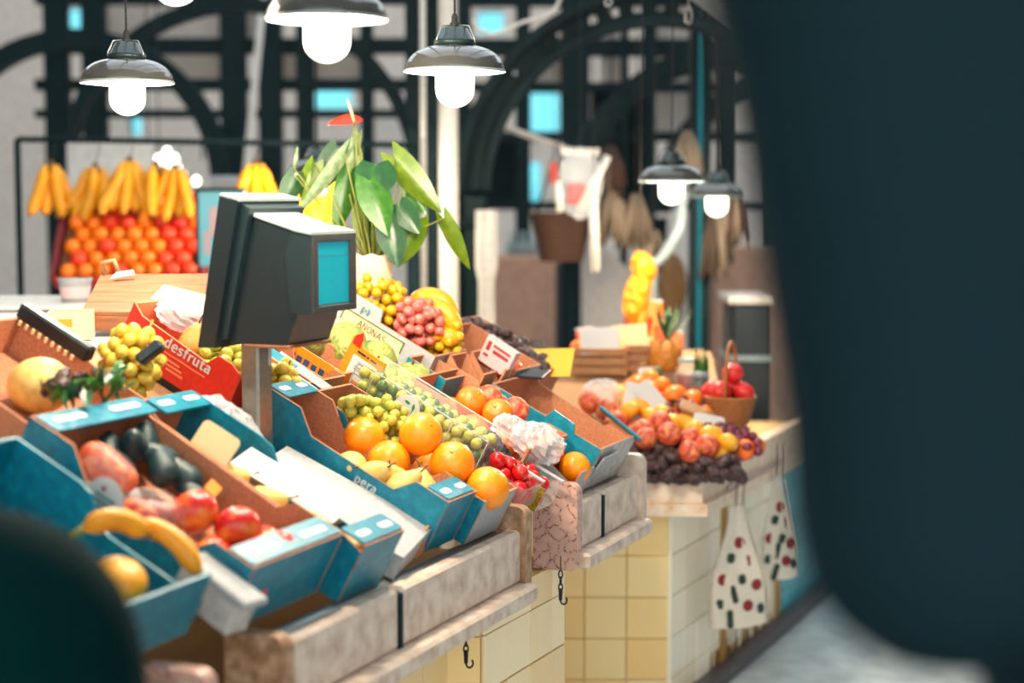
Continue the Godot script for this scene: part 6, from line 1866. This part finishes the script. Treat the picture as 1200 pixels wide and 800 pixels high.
func build_right_backdrop() -> void:
	var s: Array
	var t: Node3D
	s = span(540, 300, 657, 640, 8.6, 0.4)
	solo("painted_stall", boxmesh(s[0], 0.01), M.plaster_peach, "peach painted stall front behind the white hanging cloth", "stall", Transform3D(Basis(), s[1]))
	s = span(660, 335, 830, 640, 8.8, 0.3)
	solo("painted_stall", boxmesh(s[0], 0.01), M.panel_grey, "pale grey stall front behind the yellow bag", "stall", Transform3D(Basis(), s[1]))
	s = span(836, 290, 960, 660, 8.2, 0.3)
	solo("painted_stall", boxmesh(s[0], 0.01), M.plaster_peach, "brownish stall front beside the shopper's dark coat", "stall", Transform3D(Basis(), s[1]))
	# slanting pale boards
	for q in [[[668, 270], [700, 282], [775, 350], [775, 400], [668, 400], 7.9, "pale slanting side board of a stair behind the dried bundles"], [[772, 318], [790, 330], [828, 362], [828, 412], [772, 412], 7.7, "lower pale slanting side board beside the blue post"]]:
		var pl := PackedVector2Array()
		var c := atz(q[0][0], q[4][1], q[5])
		c.y = 0.0
		for i in 5:
			var w := atz(q[i][0], q[i][1], q[5]) - c
			pl.append(Vector2(w.x, w.y if i < 3 else 0.0))
		solo("stair_board", MB.new().prism(pl, 0.04).done(), M.panel_grey, q[6], "board", Transform3D(Basis(), c))
	# dark posts and an iron column whose blue highlight is painted on as a strip
	for q in [[651, 661, "slim black post beside the peach stall front", M.ink, 8.2], [670, 681, "second slim black post beside the red packet", M.ink, 8.0]]:
		var a: Vector3 = atz(q[0], 308, q[4])
		var b: Vector3 = atz(q[1], 308, q[4])
		solo("stall_post", MB.new().lathe([Vector2((b.x - a.x) / 2 * 1.6, 0), Vector2((b.x - a.x) / 2 * 1.6, 0.05), Vector2((b.x - a.x) / 2, 0.07), Vector2((b.x - a.x) / 2, a.y), Vector2(0, a.y)], 12).done(), q[3], q[2], "post", Transform3D(Basis(), Vector3((a.x + b.x) / 2, 0, a.z)))
	for q in [[806, 836, M.iron, 6.6, "shaft"], [816, 825, M.highlight_paper_blue, 6.52, "rib"]]:
		if q[4] == "shaft":
			t = thing("iron_column", "dark iron column with painted blue highlight strip beside the lamp pair", "column", Transform3D(Basis(), atz(820, 400, 6.6) * Vector3(1, 0, 1)))
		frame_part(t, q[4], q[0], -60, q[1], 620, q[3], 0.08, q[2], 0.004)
	# hanging white cloth on the great arch's column
	var mb := MB.new()
	mb.smooth(true)
	var c0 := atz(570, 246, 6.1)
	var k := 6.1 / FOCAL
	for i in 10:
		for j in 6:
			var q := []
			for e in [[i, j], [i + 1, j], [i + 1, j + 1], [i, j + 1]]:
				var v: float = e[0] / 10.0
				var hw := (13.0 if v < 0.48 else 9.5) * k
				q.append(Vector3((e[1] / 6.0 - 0.5) * 2 * hw, -v * 165 * k, 0.012 * sin(e[1] * 2.2 + v * 3)))
			mb.quad(q[0], q[1], q[2], q[3])
	solo("hanging_cloth", mb.done(), M.white_paint, "white cloth hanging down the great arch's column", "cloth", Transform3D(Basis(), c0))
	# slanting pale pipe
	var p0 := atz(588, 148, 6.7)
	var p1 := atz(662, 174, 6.7)
	solo("pipe", MB.new().tube([Vector3.ZERO, p1 - p0, (p1 - p0) * 1.9], 0.012, 8).done(), M.panel_grey, "slanting pale pipe above the hanging plastic bag", "pipe", Transform3D(Basis(), p0))
	# dark basket with plastic bag and paper strips, hanging
	var hz := 6.6
	t = thing("hanging_basket", "large dark brown basket hanging below the plastic bag", "basket", Transform3D(Basis(), atz(658, 306, hz)))
	k = hz / FOCAL
	var bk := MB.new()
	for i in 9:
		var r := (23.0 + 1.4 * i) * k
		var ring := []
		for j in 25:
			ring.append(Vector3(cos(TAU * j / 24) * r, (3 + i * 6.4) * k, sin(TAU * j / 24) * r * 0.7 + 0.003 * (j % 2)))
		bk.tube(ring, 3.6 * k, 6, false)
	part(t, "weave", bk.done(), mat(c8(74, 48, 34), 0.8))
	part(t, "hanger", MB.new().tube([Vector3(-0.1, 0.17, 0), Vector3(0, 0.5, 0), Vector3(0.1, 0.17, 0)], 0.006, 6).done(), M.ink)
	part(t, "hanger", MB.new().tube([Vector3(0, 0.5, 0), Vector3(0, 2.2, 0)], 0.005, 6).done(), M.ink)
	t = thing("plastic_bag", "clear plastic bag with pink and white packets hung over the dark basket", "bag", Transform3D(Basis(), atz(680, 178, 6.2)))
	k = 6.2 / FOCAL
	part(t, "bag_film", crumpled(Vector3(25 * k, 38 * k, 0.03), 61, 0.18), M.plastic_bag, pose(Vector3(0, -36 * k, 0)))
	part(t, "pink_packet", MB.new().box(Vector3(-4 * k, -48 * k, 0.02), Vector3(22 * k, 26 * k, 0.03), 0.01).done(), mat(c8(196, 96, 96), 0.5))
	part(t, "header_card", boxmesh(Vector3(44 * k, 8 * k, 0.006)), M.panel_grey, pose(Vector3(0, 0, 0)))
	part(t, "hanger", MB.new().tube([Vector3(0, 0, 0), Vector3(0, 1.4, 0)], 0.003, 5).done(), M.ink)
	for q in [[696, 214, 9, 70, -28, "white paper roll slanting across the plastic bag"], [655, 230, 8, 36, 4, "short white paper strip hanging beside the plastic bag"], [696, 270, 11, 96, 2, "long cream paper strip hanging beside the dark basket"]]:
		var kk := 6.05 / FOCAL
		solo("paper_roll", MB.new().tube([Vector3(0, q[3] * kk / 2, 0), Vector3(0, -q[3] * kk / 2, 0)], q[2] * kk / 2, 10).done(), M.white_paint, q[5], "paper", Transform3D(Basis(Vector3.BACK, deg_to_rad(q[4])), atz(q[0], q[1], 6.05)))
		solo("hanging_thread", MB.new().tube([Vector3.ZERO, Vector3(0, 4.5, 0) - Vector3(0, atz(q[0], q[1], 6.05).y, 0)], 0.0015, 4).done(), M.ink, "thin thread holding a paper roll beside the plastic bag", "thread", Transform3D(Basis(), atz(q[0], q[1], 6.05)), "threads of the paper rolls")
	t = thing("red_tag", "small red tag beside the hanging plastic bag", "tag", Transform3D(Basis(), atz(649, 203, 6.3)))
	part(t, "card", boxmesh(Vector3(0.03, 0.08, 0.02), 0.004), M.red)
	part(t, "hanging_thread", MB.new().tube([Vector3(0, 0.03, 0), Vector3(0, 4.5 - atz(649, 203, 6.3).y, 0)], 0.0015, 4).done(), M.ink)
	# dried bundles
	rng.seed = 404
	var mats := [mat(c8(70, 56, 46), 0.9), mat(c8(122, 108, 92), 0.9), mat(c8(56, 34, 30), 0.9), mat(c8(98, 84, 70), 0.9)]
	var bun := [[716, 196, 32, 52, 2, "dark brown dried bundle hanging highest above the pale ones"], [716, 250, 34, 62, 1, "pale dried bundle hanging beside the cream strip"], [745, 256, 32, 58, 3, "grey-brown dried bundle hanging next to the lamp"], [766, 290, 26, 40, 1, "small pale dried bundle hanging lowest by the bent pipe"], [806, 178, 30, 50, 1, "grey dried bundle hanging above the lamp pair"], [838, 280, 30, 70, 0, "dark bundle hanging beneath the lamp beside the coat"], [862, 250, 26, 60, 2, "dark brown bundle hanging at the coat's edge"]]
	for q in bun:
		var zz := 6.5
		var kk: float = zz / FOCAL
		t = thing("dried_bundle", q[5], "bundle", Transform3D(Basis(), atz(q[0], q[1] - q[3] / 2.0, zz)))
		for i in 34:
			var a := rng.randf() * TAU
			var r: float = sqrt(rng.randf()) * q[2] * kk * 0.5
			var ln: float = q[3] * kk * rng.randf_range(0.85, 1.2)
			part(t, "stalk", MB.new().tube([Vector3(cos(a), 0, sin(a)) * r * 0.3, Vector3(cos(a) * r, -ln * 0.5, sin(a) * r), Vector3(cos(a) * r * 1.5, -ln, sin(a) * r * 1.2)], [0.006, 0.012, 0.005], 6).done(), mats[q[4] if i % 4 else 1])
		part(t, "tie", MB.new().tube([Vector3(0, 0.0, 0), Vector3(0, 1.3, 0)], 0.003, 5).done(), M.ink)
	# bent pale pipe and metal boxes near the lamps
	var bp := []
	for q in [[800, 225], [796, 268], [780, 296], [764, 312], [764, 420]]:
		bp.append(atz(q[0], q[1], 6.3) - atz(800, 225, 6.3))
	solo("pipe", MB.new().tube(bp, 0.020, 10).done(), M.cap_grey, "bent pale blue-grey pipe beside the yellow bag", "pipe", Transform3D(Basis(), atz(800, 225, 6.3)))
	# stall shelf goods: brown box, dark pan, black display case
	s = span(776, 300, 806, 372, 7.4, 0.2)
	solo("brown_sack", crumpled(s[0] * Vector3(0.55, 0.5, 0.5), 71, 0.12), mat(c8(150, 108, 66), 0.85), "brown sack standing behind the column with the painted blue highlight", "sack", Transform3D(Basis(), s[1]))
	s = span(588, 398, 640, 420, 5.0, 0.12)
	solo("dark_bowl", MB.new().lathe([Vector2(0, 0), Vector2(0.05, 0.0), Vector2(0.066, 0.045), Vector2(0.062, 0.045), Vector2(0.046, 0.006), Vector2(0, 0.006)], 22).done(), M.ink, "dark shallow bowl on the far end of the display", "bowl", Transform3D(Basis(), Vector3(s[1].x, s[1].y - 0.03, s[1].z)))
	s = span(856, 356, 905, 520, 6.5, 0.3)
	t = thing("display_case", "black display case with glass front beside the dark coat", "case", Transform3D(Basis(), Vector3(s[1].x, 0, s[1].z)))
	part(t, "case_body", boxmesh(Vector3(s[0].x, s[1].y + s[0].y / 2, 0.3), 0.01), M.black_plastic, pose(Vector3(0, (s[1].y + s[0].y / 2) / 2, 0)))
	part(t, "case_shelf", boxmesh(Vector3(s[0].x + 0.02, 0.02, 0.32), 0.004), M.cap_grey, pose(Vector3(0, s[1].y + 0.06, 0.0)))
	part(t, "case_top", boxmesh(Vector3(s[0].x + 0.03, 0.03, 0.33), 0.006), M.panel_grey, pose(Vector3(0, s[1].y + s[0].y / 2 + 0.015, 0)))
	# pale bottle shapes standing in for machinery glints on the peach stall
	for q in [[600, 290, 5], [612, 286, 6], [622, 298, 5], [636, 304, 4], [648, 304, 4]]:
		solo("glint_bottle", MB.new().lathe([Vector2(0, 0), Vector2(0.028, 0), Vector2(0.028, 0.07), Vector2(0.011, 0.1), Vector2(0.011, 0.14), Vector2(0, 0.14)], 14).done(), M.cap_grey, "small pale bottle shape standing in for a glint on the far stall front", "bottle", Transform3D(Basis(), atz(q[0], 303, 8.7)), "glint shapes on the far stall")


# ---------------------------------------------------------------- the two shoppers close by

# one surface round tapered bones [a, b, ra, rb], joined smoothly, meshed as surface nets
func skin_mesh(bones: Array, cell: float, blend := 0.03) -> ArrayMesh:
	var lo := Vector3(1e9, 1e9, 1e9)
	var hi := -lo
	for b in bones:
		var r := maxf(b[2], b[3]) + cell * 3 + blend
		for p in [b[0], b[1]]:
			lo = lo.min(p - Vector3.ONE * r)
			hi = hi.max(p + Vector3.ONE * r)
	var nx := int((hi.x - lo.x) / cell) + 2
	var ny := int((hi.y - lo.y) / cell) + 2
	var nz := int((hi.z - lo.z) / cell) + 2
	var f := PackedFloat32Array()
	f.resize(nx * ny * nz)
	f.fill(1.0)
	for b in bones:
		var A: Vector3 = b[0]
		var B: Vector3 = b[1]
		var ra: float = b[2]
		var rb: float = b[3]
		var m := maxf(ra, rb) + cell * 2 + blend
		var i0 := ((A.min(B) - Vector3.ONE * m - lo) / cell).floor()
		var i1 := ((A.max(B) + Vector3.ONE * m - lo) / cell).ceil()
		var ab := B - A
		var l2 := maxf(ab.length_squared(), 1e-9)
		for z in range(maxi(int(i0.z), 0), mini(int(i1.z), nz - 1) + 1):
			for y in range(maxi(int(i0.y), 0), mini(int(i1.y), ny - 1) + 1):
				for x in range(maxi(int(i0.x), 0), mini(int(i1.x), nx - 1) + 1):
					var p := lo + Vector3(x, y, z) * cell
					var t := clampf((p - A).dot(ab) / l2, 0.0, 1.0)
					var d := (p - A - ab * t).length() - lerpf(ra, rb, t)
					var k := (z * ny + y) * nx + x
					var e := f[k]
					var h := maxf(blend - absf(d - e), 0.0) / blend
					f[k] = minf(d, e) - h * h * blend * 0.25
	var idx := PackedInt32Array()
	idx.resize(nx * ny * nz)
	idx.fill(-1)
	var vs := PackedVector3Array()
	var off := [0, 1, nx, nx + 1, nx * ny, nx * ny + 1, nx * ny + nx, nx * ny + nx + 1]
	var cr := [Vector3(0, 0, 0), Vector3(1, 0, 0), Vector3(0, 1, 0), Vector3(1, 1, 0), Vector3(0, 0, 1), Vector3(1, 0, 1), Vector3(0, 1, 1), Vector3(1, 1, 1)]
	var ed := [[0, 1], [2, 3], [4, 5], [6, 7], [0, 2], [1, 3], [4, 6], [5, 7], [0, 4], [1, 5], [2, 6], [3, 7]]
	for z in nz - 1:
		for y in ny - 1:
			for x in nx - 1:
				var k := (z * ny + y) * nx + x
				var inside := 0
				for c in 8:
					if f[k + off[c]] < 0.0: inside += 1
				if inside == 0 or inside == 8: continue
				var s := Vector3.ZERO
				var n := 0
				for e in ed:
					var a: float = f[k + off[e[0]]]
					var b: float = f[k + off[e[1]]]
					if (a < 0.0) != (b < 0.0):
						s += (cr[e[0]] as Vector3).lerp(cr[e[1]], a / (a - b))
						n += 1
				idx[k] = vs.size()
				vs.append(lo + (Vector3(x, y, z) + s / n) * cell)
	var st := SurfaceTool.new()
	st.begin(Mesh.PRIMITIVE_TRIANGLES)
	for v in vs:
		st.set_smooth_group(0)
		st.add_vertex(v)
	var step := [1, nx, nx * ny]
	for z in range(1, nz - 1):
		for y in range(1, ny - 1):
			for x in range(1, nx - 1):
				var k := (z * ny + y) * nx + x
				for ax in 3:
					var a := f[k] < 0.0
					var b: bool = f[k + step[ax]] < 0.0
					if a == b: continue
					var u: int = step[(ax + 1) % 3]
					var w: int = step[(ax + 2) % 3]
					var q := [idx[k - u - w], idx[k - w], idx[k], idx[k - u]]
					if q.min() < 0: continue
					if a: q.reverse()
					st.add_index(q[0]); st.add_index(q[1]); st.add_index(q[2])
					st.add_index(q[0]); st.add_index(q[2]); st.add_index(q[3])
	st.generate_normals()
	return st.commit()

func hand_bones(w: Vector3, d: Vector3, palm: Vector3, side: float) -> Array:
	# w: wrist, d: towards the fingers, palm: palm normal; five bent fingers
	var across := d.cross(palm).normalized() * side
	var out := []
	out.append([w, w + d * 0.05, 0.024, 0.026])
	for k in 4:
		var o := across * (0.012 * (k - 1.5) * 1.6)
		out.append([w + d * 0.03 + o, w + d * 0.085 + o, 0.012, 0.011])
		var l: float = [0.030, 0.036, 0.033, 0.025][k]
		var a := w + d * 0.088 + o
		var b := a + (d * 0.75 + palm * 0.65).normalized() * l
		out.append([a, b, 0.0098, 0.009])
		out.append([b, b + (d * 0.1 + palm).normalized() * l * 0.85, 0.0088, 0.0075])
	var th := w + d * 0.025 - across * 0.026
	out.append([w + d * 0.015 - across * 0.012, th + d * 0.02 + palm * 0.012, 0.014, 0.0115])
	out.append([th + d * 0.02 + palm * 0.012, th + d * 0.05 + palm * 0.034, 0.011, 0.0085])
	return out

func head_mesh(c: Vector3, face: Vector3, s: float) -> ArrayMesh:
	# s: head height; skull, jaw, nose, brow, lips and ears
	var up := Vector3.UP
	var f := face.normalized()
	var r := f.cross(up).normalized()
	var b := []
	b.append([c + up * s * 0.13 - f * s * 0.04, c + up * s * 0.10 + f * s * 0.06, s * 0.36, s * 0.34])
	b.append([c - up * s * 0.10 + f * s * 0.10, c - up * s * 0.34 + f * s * 0.16, s * 0.27, s * 0.14])
	b.append([c + up * s * 0.02 + f * s * 0.37, c - up * s * 0.12 + f * s * 0.43, s * 0.04, s * 0.055])
	b.append([c - up * s * 0.235 + f * s * 0.31 - r * s * 0.07, c - up * s * 0.235 + f * s * 0.31 + r * s * 0.07, s * 0.028, s * 0.028])
	for k in [-1.0, 1.0]:
		b.append([c + up * s * 0.08 + f * s * 0.35 + r * k * s * 0.04, c + up * s * 0.08 + f * s * 0.31 + r * k * s * 0.20, s * 0.04, s * 0.035])
		b.append([c + up * s * 0.04 + r * k * s * 0.37, c - up * s * 0.10 + r * k * s * 0.355, s * 0.05, s * 0.03])
		b.append([c - up * s * 0.08 + f * s * 0.24 + r * k * s * 0.16, c - up * s * 0.10 + f * s * 0.2 + r * k * s * 0.2, s * 0.09, s * 0.08])
	return skin_mesh(b, s * 0.04, s * 0.06)

# joints: dictionary of positions in the person's own axes
func person(label: String, xf: Transform3D, j: Dictionary, coat: Array, coat_mat: Material, face: Vector3, head_h: float) -> Node3D:
	var t := thing("person", label, "person", xf)
	var body := []
	body.append([j.pelvis, j.chest, 0.10 * j.k, 0.11 * j.k])
	body.append([j.chest, j.neck, 0.09 * j.k, 0.05 * j.k])
	body.append([j.neck, j.head, 0.048 * j.k, 0.05 * j.k])
	for s in ["l", "r"]:
		body.append([j.chest + (j[s + "sh"] - j.chest) * 0.4, j[s + "sh"], 0.07 * j.k, 0.05 * j.k])
		body.append([j[s + "sh"], j[s + "el"], 0.045 * j.k, 0.036 * j.k])
		body.append([j[s + "el"], j[s + "wr"], 0.036 * j.k, 0.024 * j.k])
		body.append_array(hand_bones(j[s + "wr"], (j[s + "wr"] - j[s + "el"]).normalized(), Vector3.DOWN.slide((j[s + "wr"] - j[s + "el"]).normalized()).normalized(), 1.0 if s == "l" else -1.0))
		body.append([j.pelvis, j[s + "hip"], 0.10 * j.k, 0.085 * j.k])
		body.append([j[s + "hip"], j[s + "kn"], 0.08 * j.k, 0.055 * j.k])
		body.append([j[s + "kn"], j[s + "an"], 0.052 * j.k, 0.036 * j.k])
	part(t, "body", skin_mesh(body, 0.012, 0.02), M.skin)
	part(t, "head", head_mesh(j.head, face, head_h), M.skin)
	var f := face.normalized()
	var r := f.cross(Vector3.UP).normalized()
	for k in [-1.0, 1.0]:
		part(t, "eye", MB.new().ball(j.head + Vector3.UP * head_h * 0.03 + f * head_h * 0.335 + r * k * head_h * 0.14, Vector3.ONE * head_h * 0.05, 10, 8).done(), M.ink)
	var hb := [[j.head + Vector3.UP * head_h * 0.17 - f * head_h * 0.08, j.head + Vector3.UP * head_h * 0.20 + f * head_h * 0.06, head_h * 0.375, head_h * 0.33], [j.head - f * head_h * 0.16, j.head - f * head_h * 0.18 - Vector3.UP * head_h * 0.22, head_h * 0.30, head_h * 0.2]]
	part(t, "hair", skin_mesh(hb, head_h * 0.05, 0.03), M.hair)
	part(t, "coat", skin_mesh(coat, 0.014, 0.035), coat_mat)
	var tr := []
	for s in ["l", "r"]:
		tr.append([j.pelvis, j[s + "hip"], 0.115 * j.k, 0.10 * j.k])
		tr.append([j[s + "hip"], j[s + "kn"], 0.095 * j.k, 0.072 * j.k])
		tr.append([j[s + "kn"], j[s + "an"] + Vector3(0, 0.02, 0), 0.072 * j.k, 0.06 * j.k])
	part(t, "trousers", skin_mesh(tr, 0.014, 0.02), M.trousers)
	for s in ["l", "r"]:
		var a: Vector3 = j[s + "an"]
		var fl := Vector3(f.x, 0, f.z).normalized()
		part(t, "shoe", skin_mesh([[Vector3(a.x, 0.042 * j.k, a.z) - fl * 0.04 * j.k, Vector3(a.x, 0.036 * j.k, a.z) + fl * 0.15 * j.k, 0.042 * j.k, 0.034 * j.k], [Vector3(a.x, 0.042 * j.k, a.z), a + Vector3(0, 0.02, 0), 0.042 * j.k, 0.045 * j.k]], 0.012, 0.02), M.shoe)
	return t

func build_people() -> void:
	# adult in a dark coat: only the bent sleeve is in view, close to the lens
	var el := at(1118, 604, 0.86)
	var sh := at(1006, -70, 0.88)
	var cx := sh.x + 0.21
	var z := sh.z
	var j := {"k": 1.0, "pelvis": Vector3(cx, 0.98, z), "chest": Vector3(cx, 1.34, z), "neck": Vector3(cx, 1.56, z), "head": Vector3(cx, 1.71, z - 0.02),
		"lsh": sh + Vector3(0.02, 0, 0), "lel": el, "lwr": el + Vector3(0.10, 0.04, -0.22), "rsh": Vector3(cx + 0.19, 1.5, z), "rel": Vector3(cx + 0.25, 1.2, z + 0.03), "rwr": Vector3(cx + 0.16, 1.16, z - 0.2),
		"lhip": Vector3(cx - 0.09, 0.93, z), "rhip": Vector3(cx + 0.09, 0.93, z), "lkn": Vector3(cx - 0.10, 0.5, z - 0.02), "rkn": Vector3(cx + 0.10, 0.5, z), "lan": Vector3(cx - 0.10, 0.09, z), "ran": Vector3(cx + 0.11, 0.09, z)}
	var inner := Vector3(cx, 0, z)
	for key in j.keys():
		if j[key] is Vector3: j[key] -= inner
	var coat := [[j.pelvis + Vector3(0, -0.12, 0), j.chest, 0.135, 0.135], [j.chest, j.neck + Vector3(0, -0.04, 0), 0.14, 0.075],
		[j.chest + Vector3(-0.05, 0.1, 0), j.lsh, 0.11, 0.09], [j.lsh, j.lel, 0.097, 0.077], [j.lel, j.lwr, 0.068, 0.05],
		[j.chest + Vector3(0.05, 0.1, 0), j.rsh, 0.11, 0.09], [j.rsh, j.rel, 0.085, 0.068], [j.rel, j.rwr, 0.066, 0.05]]
	person("person in a dark coat with bent elbow standing out in the aisle", Transform3D(Basis(), inner), j, coat, M.coat_dark, Vector3(0.1, 0, -1), 0.235)
	# shorter person in a dark green coat leaning over the near end of the counter
	var o := Vector3(-0.435, 0, -1.5)
	var j2 := {"k": 0.85, "pelvis": Vector3(0.0, 0.70, 0), "chest": Vector3(-0.07, 0.97, 0), "neck": Vector3(-0.19, 1.10, 0), "head": Vector3(-0.28, 1.19, 0),
		"lsh": Vector3(-0.12, 1.03, 0.14), "lel": Vector3(-0.16, 0.86, 0.20), "lwr": Vector3(-0.30, 0.92, 0.17), "rsh": Vector3(-0.12, 1.03, -0.14), "rel": Vector3(-0.17, 0.87, -0.18), "rwr": Vector3(-0.31, 0.93, -0.13),
		"lhip": Vector3(0.0, 0.66, 0.07), "rhip": Vector3(0.0, 0.66, -0.07), "lkn": Vector3(-0.01, 0.36, 0.08), "rkn": Vector3(0.0, 0.36, -0.08), "lan": Vector3(0.01, 0.08, 0.08), "ran": Vector3(0.03, 0.08, -0.08)}
	var coat2 := [[j2.pelvis + Vector3(0.0, -0.12, 0), Vector3(-0.05, 0.97, 0), 0.15, 0.152], [j2.chest, j2.neck + Vector3(0.02, -0.02, 0), 0.14, 0.07],
		[j2.chest, j2.lsh, 0.11, 0.075], [j2.lsh, j2.lel, 0.072, 0.06], [j2.lel, j2.lwr, 0.058, 0.042],
		[j2.chest, j2.rsh, 0.11, 0.075], [j2.rsh, j2.rel, 0.072, 0.06], [j2.rel, j2.rwr, 0.058, 0.042]]
	person("shorter person in a dark green coat leaning over the counter beside the bananas", Transform3D(Basis(), o), j2, coat2, M.coat_green, Vector3(-1, -0.25, 0), 0.20)
